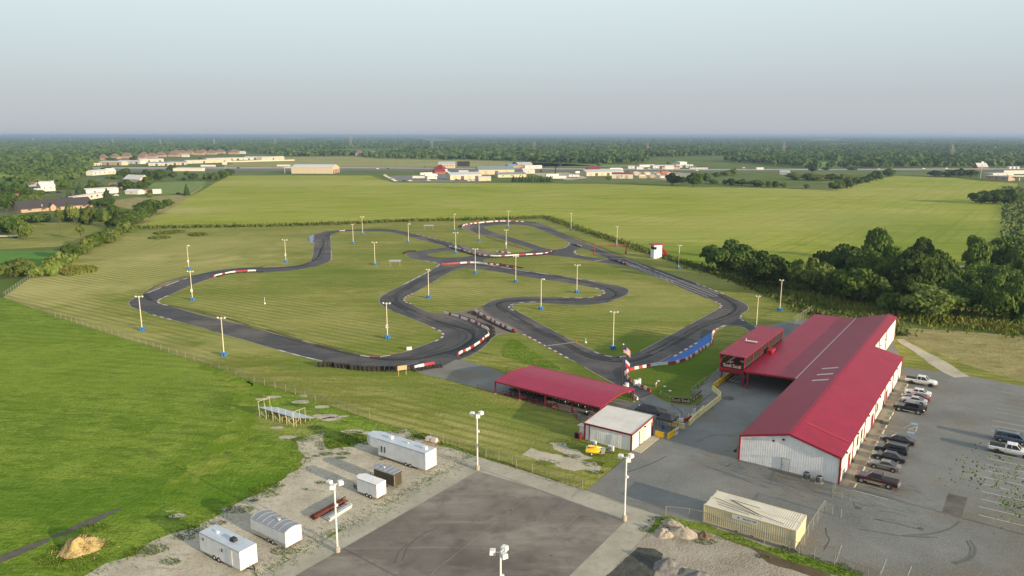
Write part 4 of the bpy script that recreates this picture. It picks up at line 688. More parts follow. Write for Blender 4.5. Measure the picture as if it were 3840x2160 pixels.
# control tower
tw = thing('race_control_tower', 'narrow white race control tower with a red flat roof and red stair', 'tower', (59.9, 311.8), R(14))
TW, TD, TH = 3.6, 3.4, 5.7
mb = MB(); mb.box((TW / 2, TD / 2, TH / 2), (TW, TD, TH), m_wallx); part(mb, 'wall', tw)
mb = MB(); mb.box((TW / 2 + .2, TD / 2, TH + 0.15), (TW + 1.8, TD + 1.4, 0.28), m_redtrim); part(mb, 'roof', tw)
mb = MB(); mb.box((-0.02, TD / 2, 4.35), (0.06, TD - 0.4, 1.2), m_glass); mb.box((0.55, -0.02, 4.35), (1.2, 0.06, 1.2), m_glass); part(mb, 'window', tw)
mb = MB(); mb.beam((TW + 0.45, TD / 2 + 1, 3.7), (TW + 2.9, TD / 2 - 0.4, 0.1), 1.0, 0.12, m_redtrim); s = part(mb, 'stair', tw)
mb = MB()
for o in (-.5, .5): mb.beam((TW + 0.45, TD / 2 + 1 + o, 4.6), (TW + 2.9, TD / 2 - 0.4 + o, 1.0), 0.08, 0.9, m_redtrim)
part(mb, 'handrail', s); mb = MB(); mb.box((TW + .4, TD / 2 + 1, 3.6), (0.9, 1.6, 0.12), m_redtrim); part(mb, 'landing', s)
# start gantry
ga, gb = one(A3, 672, 700), one(A3, 1155, 690); gd = math.atan2(gb[1] - ga[1], gb[0] - ga[0]); gl_ = math.dist(ga, gb)
gan = thing('start_gantry', 'red steel start gantry spanning the start straight', 'gantry', (ga[0], ga[1]), gd)
for x in (0, gl_): mb = MB(); mb.tube((x, 0, 0), (x, 0, 3.9), 0.16, m_redtrim, 8); mb.tube((x, 0, 0), (x, 0, 1.0), 0.36, m_redtrim, 10); part(mb, 'post', gan)
mb = MB(); mb.beam((-0.15, 0, 3.95), (gl_ + .15, 0, 3.95), 0.22, 0.3, m_redtrim); part(mb, 'crossbar', gan)
mb = MB(); mb.box((gl_ * 0.5, -0.1, 3.65), (1.4, 0.3, 0.35), m_redtrim2); part(mb, 'light_box', gan)
# ---------------------------------------------------------------- track lights on blue barrels
m_cpole = paint('cream light pole', (0.62, 0.57, 0.43), 0.5); m_barrel = lerp_mat('blue plastic barrel', [(0.015, 0.10, 0.30), (0.03, 0.17, 0.42)], scale=0.8, rough=0.4, spec=0.5)
m_lamp = paint('white lamp reflector', (0.70, 0.66, 0.58), 0.35); m_rubber = lerp_mat('old tyre rubber', [(0.018, 0.017, 0.016), (0.04, 0.036, 0.03)], scale=1.2, rough=0.9)
def light_pole(name, kind, number=None):
    t = thing(name, 'x', 'light pole', group='floodlight poles round the kart track'); h = 9.3
    mb = MB(); mb.tube((0, 0, 0.1), (0, 0, h), 0.115, m_cpole, 8, 0.085); part(mb, 'pole', t)
    lamps = {'T': ((-0.85, 0), (0.85, 0)), 'three': ((-0.75, 0.1), (0.1, -0.3), (0.8, 0.15)), 'right': ((0.25, 0.1), (0.75, -0.2)), 'left': ((-0.55, 0), (0.3, 0.1))}[kind]
    xs = [l[0] for l in lamps]; mb = MB(); mb.beam((min(xs + [0]) - .1, 0, h - 0.05), (max(xs + [0]) + .1, 0, h - 0.05), 0.1, 0.1, m_cpole); part(mb, 'crossarm', t)
    for i, (x, y) in enumerate(lamps):
        mb = MB(); d = Vector((x * 0.6, y - 0.5, -0.55)).normalized(); c = Vector((x, y * 0.5, h + 0.05)); mb.tube(c - d * 0.12, c + d * 0.22, 0.10, m_lamp, 10, 0.30); part(mb, 'floodlight', t)
    for a, r in ((20, .48), (92, .48), (164, .48), (236, .5), (308, .48)):
        mb = MB(); x, y = r * math.cos(R(a)), r * math.sin(R(a))
        mb.lathe([(0.001, 0), (0.27, 0), (0.285, 0.06), (0.275, 0.28), (0.29, 0.31), (0.275, 0.34), (0.275, 0.58), (0.29, 0.61), (0.275, 0.64), (0.28, 0.86), (0.26, 0.9), (0.001, 0.87)], m_barrel, (x, y, 0), 12); part(mb, 'barrel', t)
    if number:
        mb = MB(); mb.box((0, -0.17, 3.2), (0.62, 0.05, 0.85), m_whitep); s = part(mb, 'number_board', t); text_obj(number, 0.62, m_black, s, (0, -0.205, 3.2), (R(90), 0, 0), 'numeral')
    return t
PROTO = {k: light_pole('track_light', k) for k in ('T', 'three', 'right', 'left')}; used = set()
PL = [('three', A4, 215, 1285, None, 'floodlight pole outside the left hairpin'), ('three', A4, 975, 830, '3', 'numbered floodlight pole on the grass inside the left hairpin'), ('right', A4, 920, 360, '4', 'numbered floodlight pole on the pale grass above the left hairpin'), ('T', A4, 2385, 255, '1', 'numbered floodlight pole left of the narrow climbing bend'),
    ('three', B1, 565, 1025, None, 'floodlight pole between the long lower straight and the meadow fence'), ('left', A1, 825, 535, None, 'floodlight pole just inside the top of the left bend'), ('T', A1, 967, 398, None, 'floodlight pole nearest the inner edge of the far back straight'), ('T', A1, 1153, 865, None, 'floodlight pole left of the grey tin shelter on the infield'), ('right', A1, 1660, 527, None, 'floodlight pole under the sloping upper straight'),
    ('right', A1, 2350, 350, None, 'floodlight pole left of the tyre wall of the far loop'), ('T', A1, 2373, 688, '3', 'numbered floodlight pole on the small oval island'), ('left', A1, 1963, 1360, None, 'floodlight pole inside the bend with white and maroon kerb'), ('right', A2, 1195, 495, None, 'floodlight pole between the upper straight and the far loop'), ('T', A2, 1635, 295, None, 'floodlight pole inside the top of the far loop'),
    ('three', A2, 1603, 640, '1', 'numbered floodlight pole above the short red and white wall'), ('T', A2, 1138, 985, None, 'floodlight pole just below the long red and white barrier'), ('three', A2, 1747, 1120, None, 'floodlight pole at the top of the middle infield'), ('three', A5, 295, 1245, '10', 'numbered floodlight pole on the large left infield by the S bend'), ('left', A3, 328, 335, None, 'floodlight pole by the ditch beyond the far loop'),
    ('left', A3, 1018, 575, None, 'floodlight pole between the start gantry and the ditch'), ('three', A3, 1950, 922, None, 'floodlight pole right of the race control tower'), ('three', A3, 415, 1280, None, 'floodlight pole inside the right hand hairpin loop'), ('right', B3, 748, 275, None, 'floodlight pole below the right hand hairpin loop'), ('three', B3, 1362, 612, None, 'floodlight pole in the point of the right infield'), ('left', M4, 118, 338, None, 'floodlight pole on the grass in front of the grove'), ('left', D0, 1902, 831, None, 'floodlight pole behind the red viewing room')]
for k, T, x, y, num, lb in PL:
    q = one(T, x, y)
    if num: o = light_pole('track_light', k, num); o.location = (q[0], q[1], 0); o['label'] = lb
    elif k not in used: used.add(k); o = PROTO[k]; o.location = (q[0], q[1], 0); o['label'] = lb
    else: o = dup(PROTO[k], q, 0, lb)
    if q[1] > 120: o.rotation_euler.z = 0.15 * math.sin(x)
# car-park lamp standards
def lot_light(x, y, lb, yaw, w=True):
    t = thing('parking_lamp', lb, 'light pole', (x, y), yaw, 'lamp standards of the asphalt pad'); h = 9.2
    mb = MB(); mb.lathe([(0.001, 0), (0.33, 0), (0.33, 0.75), (0.28, 0.8), (0.001, 0.8)], m_conc, n=16); part(mb, 'plinth', t)
    mb = MB(); mb.tube((0, 0, 0.8), (0, 0, h), 0.115, m_whitep, 10, 0.10); part(mb, 'pole', t)
    for a in (30, 150, 270):
        a = R(a); mb = MB(); mb.tube((0, 0, h - 0.15), (0.55 * math.cos(a), 0.55 * math.sin(a), h - 0.05), 0.05, m_whitep, 6); arm = part(mb, 'arm', t)
        mb = MB(); mb.box((0.8 * math.cos(a), 0.8 * math.sin(a), h - 0.02), (0.62, 0.62, 0.5), m_whitep, a, 0.9); part(mb, 'lamp_head', arm)
    mb = MB(); mb.box((0.2, -0.05, 6.4), (0.28, 0.24, 0.3), m_whitep); part(mb, 'camera_box', t)
for T, x, y, lb, yw in ((L2, 765, 1225, 'white three headed lamp standard beside the steel beams', 0), (L2, 2075, 455, 'white three headed lamp standard at the far corner of the pad', .2), (L3, 1053, 930, 'white three headed lamp standard at the right corner of the pad', .1)):
    q = one(T, x, y); lot_light(q[0], q[1], lb, yw)
q = G(1259, 1392, 9.0); lot_light(q[0], q[1], 'white three headed lamp standard in the middle of the pad', 0.5)

# ---------------------------------------------------------------- plastic barrier blocks and tyre walls
m_bred = lerp_mat('red plastic block', [(0.26, 0.012, 0.018), (0.36, 0.03, 0.035)], scale=0.8, rough=0.5, spec=0.4); m_bwhite = lerp_mat('white plastic block', [(0.46, 0.46, 0.45), (0.66, 0.65, 0.62)], scale=0.8, rough=0.5, spec=0.4)
m_yel = lerp_mat('yellow plastic wall', [(0.55, 0.33, 0.008), (0.70, 0.45, 0.02)], scale=0.8, rough=0.5); m_pyel = lerp_mat('pale yellow plastic wall', [(0.52, 0.45, 0.20), (0.64, 0.57, 0.31)], scale=0.7, rough=0.6)  # two block colours: a strong yellow and a paler yellow
def block_mesh(name, mat, L=1.0, h=0.62, w=0.42):
    mb = MB(); pr = [(-w / 2, 0.0), (-w / 2, h * .28), (-w * .3, h * .5), (-w * .27, h * .94), (-w * .2, h), (w * .2, h), (w * .27, h * .94), (w * .3, h * .5), (w / 2, h * .28), (w / 2, 0.0)]
    n = len(pr); xs = [-L / 2 + .01, -L / 2 + .05, -0.05, 0.05, L / 2 - .05, L / 2 - .01]; vs = []
    for k, x in enumerate(xs):
        sc = 0.94 if k in (0, 5) else (0.96 if k in (2, 3) else 1)
        vs += [(x, y * sc, z * (1 if k not in (0, 5) else .98)) for y, z in pr]
    fs = [(k * n + i, k * n + (i + 1) % n, (k + 1) * n + (i + 1) % n, (k + 1) * n + i) for k in range(len(xs) - 1) for i in range(n)] + [tuple(range(n)), tuple(range((len(xs) - 1) * n, len(xs) * n))[::-1]]
    mb.add(vs, [f[::-1] for f in fs], mat); o = mb.build(name); me = o.data; bpy.data.objects.remove(o); me.name = name; return me
BM = {'r': block_mesh('barrier_block', m_bred), 'w': block_mesh('barrier_block', m_bwhite), 'y': block_mesh('barrier_block', m_yel, h=1.0, w=.5), 'p': block_mesh('barrier_block', m_pyel, h=1.0, w=.5)}
CNAME = {'r': 'red', 'w': 'white', 'y': 'bright yellow', 'p': 'pale yellow'}
def blocks(pts_, step, pattern, where, end, hs=1.0, z=0.05, smooth_=True):
    p = spline(pts_, False, 0.6) if smooth_ else pts_; q = resample(p, step)
    for i in range(len(q) - 1):
        c = pattern[i % len(pattern)]; a, b = q[i], q[i + 1]
        o = bpy.data.objects.new('barrier_block', BM[c]); COL.objects.link(o); o.location = ((a[0] + b[0]) / 2, (a[1] + b[1]) / 2, z); o.rotation_euler = (0, 0, math.atan2(b[1] - a[1], b[0] - a[0]) + random.uniform(-.04, .04)); o.scale = (step * 1.01, 1, hs)
        tag(o, f'{CNAME[c]} barrier block, {nth(i + 1)} from {end} of {where}', 'barrier', 'blocks of ' + where)
blocks(gl(B4((968, 462), (942, 474), (935, 505), (933, 548), (922, 570), (860, 612), (810, 645), (760, 682), (700, 713), (620, 735), (560, 745), (480, 750), (400, 762), (330, 775), (260, 788), (215, 803), (190, 822))) + gl(M3((1135, 965), (1145, 992), (1165, 1022), (1210, 1062))), 1.12, 'rwwwwrwrwrrwrwwrwrwrwwrrwrwrrwr', 'the blue run-off wall', 'the track end')
blocks(gl(M3((1270, 1090), (1330, 1122), (1370, 1142), (1415, 1168))), 1.1, 'wrwrwr', 'the pit entry wall', 'the white drums')
blocks(gl(M3((1120, 1110), (1160, 1150), (1210, 1198), (1268, 1240))), 1.1, 'wwrwr', 'the kart shelter wall', 'the flagpole')
s_line = gl(A5((1150, 868), (1220, 888), (1320, 912), (1400, 940), (1490, 972), (1560, 990), (1620, 1015), (1690, 1055), (1750, 1088), (1800, 1108), (1818, 1145), (1815, 1185), (1830, 1205), (1790, 1225), (1745, 1262), (1690, 1312), (1630, 1352), (1550, 1402), (1460, 1449))) + gl(B2((2330, 805), (2260, 845), (2228, 890)))
blocks(s_line, 1.15, 'wwrwwwrwwwrwwrrwrwwwwwrrwwwwrwrrwwwrrwwr', 'the long S bend wall', 'the far end')
blocks(gl(A5((1625, 838), (1700, 890), (1800, 945), (1900, 1000), (2000, 1052), (2100, 1098), (2200, 1140), (2262, 1155))), 1.3, 'wwrwwrrwwrwrwwrwrwwr', 'the gravel gap wall', 'the far end')
blocks(gl(A2((742, 583), (850, 610), (960, 642), (1050, 672), (1150, 698), (1250, 718), (1380, 728), (1500, 730), (1650, 724), (1800, 715), (2000, 704), (2150, 694), (2250, 677), (2318, 645))), 1.6, 'wwrwwwwrrwwrwwrwrrwrwrw', 'the long curved wall', 'the left end', 0.8)
blocks(gl(A2((622, 858), (700, 855), (800, 848), (900, 840), (1060, 832), (1100, 832), (1200, 838), (1300, 850), (1400, 860), (1500, 868), (1600, 885), (1720, 905))), 1.35, 'rrrrrrwwrwwwwwwrwrwrrrwrrwwwwrwrrw', 'the middle crossroads wall', 'the left end')
blocks(gl(A2((965, 328), (942, 305), (950, 272), (1000, 255), (1080, 242), (1200, 230), (1300, 218), (1400, 210), (1500, 205), (1650, 205), (1800, 210), (1900, 214))), 1.6, 'rwwwrwwwrwrwwrwrrwrw', 'the far loop wall', 'the lower end')
blocks(gl(A2((1452, 665), (1560, 678), (1668, 686))), 1.5, 'wrwrwrw', 'the short free standing wall', 'the left end')
blocks(gl(A4((1275, 490), (1335, 465), (1450, 440), (1600, 412), (1750, 400), (1900, 392), (1990, 390))), 1.5, 'rwwwrwwwrr', 'the left sweeping bend wall', 'the lower end')
blocks(gl(A3((1010, 800), (1080, 828), (1175, 862))), 1.3, 'rrwrrw', 'the start grid wall', 'the upper end')
blocks(gl(A3((400, 565), (500, 592))), 1.3, 'rwww', 'the far junction wall', 'the left end')
blocks(gl(B2((1585, 1055), (1700, 1025), (1800, 1005), (1950, 985))), 1.3, 'wwrrwr', 'the pit road exit wall', 'the wooden sign')
# white drums and wedge in the pit-entry wall
for i, (x, y, h, lb) in enumerate(((1240, 1088, 1.15, 'tall white plastic drum in the pit entry wall'), (1268, 1078, 1.3, 'white wedge shaped crash block beside the tall drum'))):
    q = one(M3, x, y); t = MB()
    if i: t.add([(-.5, -.35, 0), (.5, -.35, 0), (.5, .35, 0), (-.5, .35, 0), (-.3, -.3, .9), (.5, -.3, h), (.5, .3, h), (-.3, .3, .9)], [(3, 2, 1, 0), (4, 5, 6, 7), (0, 1, 5, 4), (1, 2, 6, 5), (2, 3, 7, 6), (3, 0, 4, 7)], m_bwhite)
    else: t.lathe([(0.001, 0), (.42, 0), (.45, .5), (.42, 1.0), (.36, h), (.001, h)], m_bwhite, n=16)
    tag(t.build('crash_drum', None, (q[0], q[1], 0.05), 0.4), lb, 'barrier')
q = one(M3, 1155, 1108); tag(MB().lathe([(0.001, 0), (.42, 0), (.45, .5), (.42, .9), (.3, .95), (.001, .95)], m_bwhite, n=16).build('crash_drum', None, (q[0], q[1], 0.05)), 'white plastic drum behind the end of the kart shelter', 'barrier')
# yellow walls
yw = gl(AP((1062, 412), (850, 560)))
blocks(yw, 2.0, 'y', 'the wall under the viewing room', 'the deck end', smooth_=False)
blocks(gl(AP((848, 572), (930, 640), (925, 662), (700, 840))) + gl(SH((1450, 180), (1250, 392))), 1.95, 'p', 'the long pale yellow wall', 'the bright yellow wall', smooth_=False)
blocks(gl(SH((1232, 396), (1080, 360), (955, 328))), 1.6, 'p', 'the wall facing the workshop', 'the corner', smooth_=False)
blocks(gl(SH((900, 470), (1008, 500))), 1.7, 'y', 'the pair by the workshop', 'the workshop', smooth_=False)
blocks(gl(SH((1045, 508), (1160, 430))), 1.45, 'y', 'the angled pair by the workshop', 'the gap', smooth_=False)
q = one(SH, 1143, 455); tag(MB().box((0, 0, .6), (1.3, .08, 1.2), m_whitep).box((0, -.045, .7), (0.9, .02, .5), m_grey).build('notice_board', None, (q[0], q[1], 0), U), 'white notice board leaning at the end of the yellow blocks', 'sign')

TY = MB().lathe([(0.16, 0.04), (0.25, 0.0), (0.31, 0.03), (0.325, 0.1), (0.31, 0.17), (0.25, 0.2), (0.17, 0.16), (0.16, 0.04)], m_rubber, n=16).build('tyre', smooth=True); TYM = TY.data; bpy.data.objects.remove(TY)
def tyres(pts_, step, where, end, sc=1.0, jit=0.12, two=False, flip=1):
    q = resample(spline(pts_, False, 0.5), step); k = 0
    for i, a in enumerate(q):
        for lay in range(2 if two else 1):
            o = bpy.data.objects.new('tyre', TYM); COL.objects.link(o); k += 1
            o.location = (a[0] + random.uniform(-jit, jit), a[1] + random.uniform(-jit, jit), 0.06 + lay * 0.2 * sc); o.rotation_euler = (random.uniform(-.25, .25), random.uniform(-.25, .25), random.uniform(0, 6)); o.scale = (sc, sc, sc * 1.1)
            tag(o, f'worn black tyre, {nth(k)} from {end} of {where}', 'tyre', 'tyres of ' + where)
tyres(gl(A5((1190, 858), (1300, 880), (1400, 910), (1500, 945), (1600, 980), (1680, 1020), (1760, 1055), (1850, 1090))), 0.85, 'the row behind the S bend wall', 'the far end', 1.15)
tyres(gl(A5((1735, 1040), (1790, 1045), (1850, 1075), (1900, 1100), (1870, 1130), (1905, 1150))), 0.75, 'the S bend elbow heap', 'the upper end', 1.15, 0.3)
tyres(gl(A5((1840, 1140), (1860, 1180), (1850, 1215), (1800, 1250), (1770, 1290), (1720, 1335), (1660, 1375), (1590, 1425))) + gl(B2((2420, 808), (2350, 845), (2280, 880))), 0.85, 'the lower row of the S bend wall', 'the elbow', 1.15)
tyres(gl(A5((1900, 1190), (1830, 1260), (1800, 1310))) , 1.3, 'the loose tyres below the elbow', 'the upper end', 1.15)
tyres(gl(A5((1520, 862), (1580, 850), (1640, 895), (1720, 940), (1800, 985), (1900, 1035), (2000, 1080), (2100, 1125), (2200, 1158), (2240, 1160))), 0.7, 'the gravel gap row', 'the far end', 1.15)
tyres(gl(A5((1560, 880), (1620, 900))), 0.8, 'the pair beside that row', 'the far end', 1.15); tyres(gl(A5((1665, 942), (1680, 945))), 5, 'a lone spot in the gravel gap', 'the wall', 1.2)
tyres(gl(A2((770, 605), (850, 632), (950, 665), (1050, 695), (1150, 722), (1250, 738), (1380, 748), (1500, 748), (1650, 742), (1800, 735), (2000, 722), (2150, 708), (2280, 680), (2330, 648))), 1.45, 'the long curved tyre row', 'the left end', 1.7)
tyres(gl(A2((640, 848), (810, 836), (1060, 822), (1150, 826), (1350, 836), (1500, 848), (1600, 865), (1750, 892), (1855, 912))), 1.3, 'the middle crossroads row', 'the left end', 1.5)
tyres(gl(A2((900, 292), (930, 268), (1000, 248))), 1.1, 'the tyre heap at the far loop', 'the lower end', 1.6, .3); tyres(gl(A2((1920, 217), (2045, 222))), 1.2, 'the far loop end row', 'the left end', 1.4)
tyres(gl(A4((1350, 478), (1450, 452), (1600, 425), (1750, 413), (1900, 408), (2050, 412))), 1.15, 'the left sweeping bend row', 'the lower end', 1.6)
tyres(gl(A3((350, 555), (480, 592))), 1.0, 'the far junction row', 'the left end', 1.4); tyres(gl(A3((930, 785), (1010, 808), (1160, 862))), 1.15, 'the start grid row', 'the upper end', 1.3)
tyres(gl(A1((1590, 690), (1660, 662), (1760, 655))), 1.2, 'the tight left hook row', 'the lower end', 1.8)
tyres(gl(B2((1600, 1095), (1680, 1085), (1750, 1075), (1820, 1062), (1890, 1050), (1960, 1040), (2020, 1035))), 0.78, 'the pit exit front row', 'the wooden sign', 1.15, .05); tyres(gl(B2((1640, 1062), (1760, 1045), (1880, 1025), (1990, 1005))), 0.9, 'the pit exit back row', 'the wooden sign', 1.1, .05)
stack0 = thing('tyre_stack', 'x', 'tyre stack', group='tall tyre stacks along the lower bend')
for k in range(4):
    o = bpy.data.objects.new('tyre', TYM); COL.objects.link(o); o.parent = stack0; o.location = (0.03 * math.sin(k * 2.3), 0.03 * math.cos(k * 3.1), k * 0.26); o.scale = (1.36, 1.36, 1.32)
SX = [155, 225, 290, 355, 395, 455, 515, 580, 635, 705, 765, 830, 895, 965, 1035, 1100, 1175, 1245, 1310, 1390, 1465, 1555]; SY = [1038, 1035, 1030, 1035, 1050, 1052, 1058, 1065, 1080, 1082, 1088, 1095, 1098, 1100, 1100, 1100, 1103, 1102, 1100, 1098, 1095, 1088]
for i, (x, y) in enumerate(zip(SX, SY)):
    q = one(B2, x, y - 8); lb = f'black tyre stack, {nth(i + 1)} from the meadow end of the lower bend row'
    if i == 0: stack0.location = (*q, 0.05); stack0['label'] = lb
    else: dup(stack0, (*q, 0.05), i * 1.3, lb)

# ---------------------------------------------------------------- fences
m_link = lerp_mat('chain link', [(0.22, 0.22, 0.19)], rough=0.6, alpha=0.12); m_post = paint('galvanised post', (0.25, 0.24, 0.20), 0.6)
def fence(pts_, h, label, sp=3.0, mat_link=None, cat='fence', rail_r=0.03, mid=None):
    p = [tuple(a) for a in pts_]; t = thing('chain_link_fence', label, cat, (p[0][0], p[0][1])); ox, oy = p[0]
    mb = MB(); mr = MB(); ps = []
    for a, b in zip(p, p[1:]):
        L = math.dist(a, b); n = max(1, round(L / sp)); d = ((b[0] - a[0]) / n, (b[1] - a[1]) / n)
        for k in range(n + 1): ps.append((a[0] + d[0] * k, a[1] + d[1] * k))
        A, B = (a[0] - ox, a[1] - oy), (b[0] - ox, b[1] - oy)
        mb.add([(*A, 0.03), (*B, 0.03), (*B, h - .02), (*A, h - .02)], [(0, 1, 2, 3)], mat_link or m_link)
    part(mb, 'wire_mesh', t)
    for a, b in zip(p, p[1:]): mr = MB(); mr.tube((a[0] - ox, a[1] - oy, h), (b[0] - ox, b[1] - oy, h), rail_r, m_post, 5); part(mr, 'top_rail', t)
    seen = []
    for q in ps:
        if any(math.dist(q, s) < 0.3 for s in seen): continue
        seen.append(q)
    for q in seen[:100]: mr = MB(); mr.tube((q[0] - ox, q[1] - oy, 0), (q[0] - ox, q[1] - oy, h + .04), 0.045, m_post, 5); part(mr, 'post', t)
    return t
fence(gl(D0((8, 748), (140, 797), (282, 842), (405, 881), (511, 914), (640, 962), (719, 985), (819, 1017), (930, 1056))), 1.5, 'long chain link fence between the meadow and the mown track grass', 3.3)
fence(gl(D0((8, 748), (75, 702), (110, 686))), 1.5, 'chain link fence running back to the shrub hedge')
fence(gl([L2((1635, 168))[0], L2((1885, 243))[0], L2((2155, 338))[0], L2((2398, 402))[0], L3((40, 432))[0], L3((345, 533))[0], L3((660, 642))[0]]), 1.5, 'chain link fence along the far edge of the concrete apron')
fence(gl(L3((1438, 890), (1655, 912), (1795, 945), (1930, 1005), (2140, 1070), (2362, 1145)) + L4((195, 1205), (290, 1248), (430, 1290), (620, 1345), (720, 1398), (815, 1432), (930, 1470), (1040, 1510))), 1.5, 'chain link fence in front of the cream containers', 3.2)
fence(gl(L4((300, 1245), (370, 1090), (460, 950), (525, 855))), 1.8, 'chain link fence from the containers toward the hall corner')
g1 = fence(gl(L4((525, 858), (600, 870), (680, 905))), 1.4, 'open swing gate panel near the container corner', 1.6, cat='gate'); g1.name = 'wire_gate'
g2 = fence(gl(L4((598, 716), (690, 727), (765, 742))), 0.9, 'low gate panel by the red corner of the hall', 1.4, cat='gate'); g2.name = 'wire_gate'
fence(gl(L4((598, 716), (650, 590))), 1.8, 'short fence between the low gate and the hall', 2)
fence(gl([DK((2375, 60))[0], DK((1980, 330))[0], DK((1800, 450))[0], D0((1905, 872))[0]]), 2.0, 'chain link fence on the grass behind the hall roof', 3.0)
fence(gl(AP((915, 420), (725, 545), (650, 605), (645, 620))), 1.3, 'chain link fence beside the shaded pit lane', 2.5)
m_sheetf = lerp_mat('grey wind mesh', [(0.30, 0.32, 0.32)], rough=0.8, alpha=0.75)
fence(gl(AP((645, 620), (735, 610))), 1.2, 'short silver mesh fence at the bend of the pit lane', 2.0, m_sheetf)
bf = fence(gl(AP((350, 625), (435, 685), (455, 690), (640, 705))), 1.1, 'chain link fence with two lettered banners facing the pit lane', 3)
bf2 = fence(gl(AP((640, 705), (740, 620))), 1.1, 'chain link fence with small lettered banners beside the pit lane', 3)
def banner_on(f, a, b, z, h, words, size, n):
    d = math.atan2(b[1] - a[1], b[0] - a[0]); L = math.dist(a, b); cx, cy = (a[0] + b[0]) / 2 - f.location.x, (a[1] + b[1]) / 2 - f.location.y
    nx, ny = math.sin(d) * 0.06, -math.cos(d) * 0.06
    mb = MB(); mb.box((cx + nx, cy + ny, z), (L, 0.03, h), m_banner, d); bn = part(mb, 'banner', f)
    for k in range(n):
        t = (k + .5) / n - .5; text_obj(words, size, m_lett, bn, (cx + nx * 1.6 + t * L * math.cos(d), cy + ny * 1.6 + t * L * math.sin(d), z), (R(90), 0, d))
banner_on(bf, one(AP, 455, 690), one(AP, 638, 705), 0.62, 0.95, 'Sodi', 0.95, 2); banner_on(bf2, one(AP, 650, 697), one(AP, 738, 622), 0.62, 0.95, 'Sodi', 0.8, 3)
# white-post rail round the pit loop
t = thing('pit_rail', 'thin rail on white posts round the end of the pit lane', 'railing', one(SH, 718, 185)); o_ = t.location
pp = gl(SH((718, 185), (775, 195), (832, 208), (945, 245), (1055, 275), (1178, 296), (1280, 285), (1332, 232), (1352, 226)))
for a in pp: part(MB().tube((a[0] - o_.x, a[1] - o_.y, 0), (a[0] - o_.x, a[1] - o_.y, 1.25), 0.075, m_whitep, 6), 'post', t)
for a, b in zip(pp, pp[1:]):
    for z in (0.65, 1.1): part(MB().tube((a[0] - o_.x, a[1] - o_.y, z), (b[0] - o_.x, b[1] - o_.y, z), 0.025, m_post, 5), 'rail', t)
blocks(gl(SH((1000, 285), (1050, 282), (1110, 295), (1170, 312), (1240, 312), (1300, 280), (1345, 240))), 1.25, 'wrwrrwrw', 'the low wall inside the pit rail', 'the black tent')
# black tent
m_tent = lerp_mat('black tent fabric', [(0.018, 0.02, 0.028), (0.035, 0.036, 0.045)], scale=0.8, rough=0.7)
for lb, cx, cy, w, d in (('black pop up tent behind the workshop roof', 25.2, 128.6, 5.0, 3.0), ('black pop up tent with one leg on a blue weight', 27.4, 124.6, 3.0, 3.0)):
    t = thing('pop_up_tent', lb, 'tent', (cx, cy), U + R(90)); h = 2.3
    mb = MB(); mb.add([(-w / 2, -d / 2, h), (w / 2, -d / 2, h), (w / 2, d / 2, h), (-w / 2, d / 2, h), (-w * .15, 0, h + .75), (w * .15, 0, h + .75)], [(0, 1, 5, 4), (2, 3, 4, 5), (1, 2, 5), (3, 0, 4)], m_tent); mb.box((0, 0, h - .12), (w, d, .22), m_tent); part(mb, 'canopy', t)
    for x in (-w / 2 + .05, w / 2 - .05):
        for y in (-d / 2 + .05, d / 2 - .05): part(MB().tube((x, y, 0), (x, y, h), 0.035, m_black, 6), 'leg', t)
q = one(SH, 987, 390); tag(MB().lathe([(0.001, 0), (.27, 0), (.27, .8), (.001, .82)], m_barrel, n=12).build('water_barrel', None, (*q, 0.03)), 'blue barrel weighing down a tent leg', 'barrel')
# wooden sign, marker boxes, cone, post
t = thing('wooden_sign', 'plain plywood sign on two legs in front of the tyre stacks', 'sign', one(B2, 1348, 1168), R(25))
m_wood = lerp_mat('weathered plywood', [(0.36, 0.24, 0.12), (0.48, 0.34, 0.19)], scale=1.5, rough=0.8, world=False)
mb = MB(); mb.box((0.85, 0, 1.75), (2.1, 0.07, 1.0), m_wood); bd = part(mb, 'board', t); mb = MB(); mb.box((0.85, -.045, 1.75), (1.8, 0.02, .78), paint('dry plywood face', (0.42, 0.30, 0.17), 0.8)); part(mb, 'face', bd)
for x in (0, 1.7): part(MB().box((x, .05, .85), (.1, .1, 1.7), m_wood), 'leg', t)
q = one(B2, 1505, 772); tag(MB().box((0, 0, .35), (1.2, .55, .7), m_whitep).box((.1, -.29, .3), (.5, .03, .12), m_black).build('marker_box', None, (*q, 0.02), R(20)), 'small white marker box at the inner edge of the lower bend', 'marker')
q = one(M3, 645, 655); tag(MB().lathe([(.18, 0), (.18, .03), (.13, .04), (.03, .6), (.001, .6)], paint('orange cone', (.55, .11, .02), .5), n=10).build('traffic_cone', None, (*q, 0.02)), 'orange cone beside the white pit line', 'cone')
q = one(M3, 320, 692); tag(MB().lathe([(.16, 0), (.16, .04), (.1, .05), (.08, .55), (.001, .55)], m_redtrim, n=10).build('marker_post', None, (*q, 0.02)), 'short red marker post at the kerb end of the white line', 'marker')
for T, x, y, h, lb in ((M3, 742, 660, 1.3, 'small white post lamp on the right infield point'), (A4, 2066, 885, 2.0, 'thin white stake on the middle of the large infield')):
    q = one(T, x, y); t = thing('stake', lb, 'post', q); part(MB().tube((0, 0, 0), (0, 0, h), .05, m_whitep, 6), 'post', t); part(MB().lathe([(.001, 0), (.28, 0), (.22, .35), (.001, .4)], m_whitep, n=10), 'foot', t)
for x, y, lb in ((1650, 570, 'rusty pump head on the shaded pit grass'),):
    q = one(PT, x, y + 20); t = thing('pump', lb, 'pump', q); part(MB().lathe([(.001, 0), (.35, 0), (.3, .4), (.001, .5)], paint('rusty iron', (.14, .10, .06), .8), n=10), 'casing', t); part(MB().tube((0, 0, .3), (.3, .3, .9), .12, m_skylt, 8), 'pipe', t)
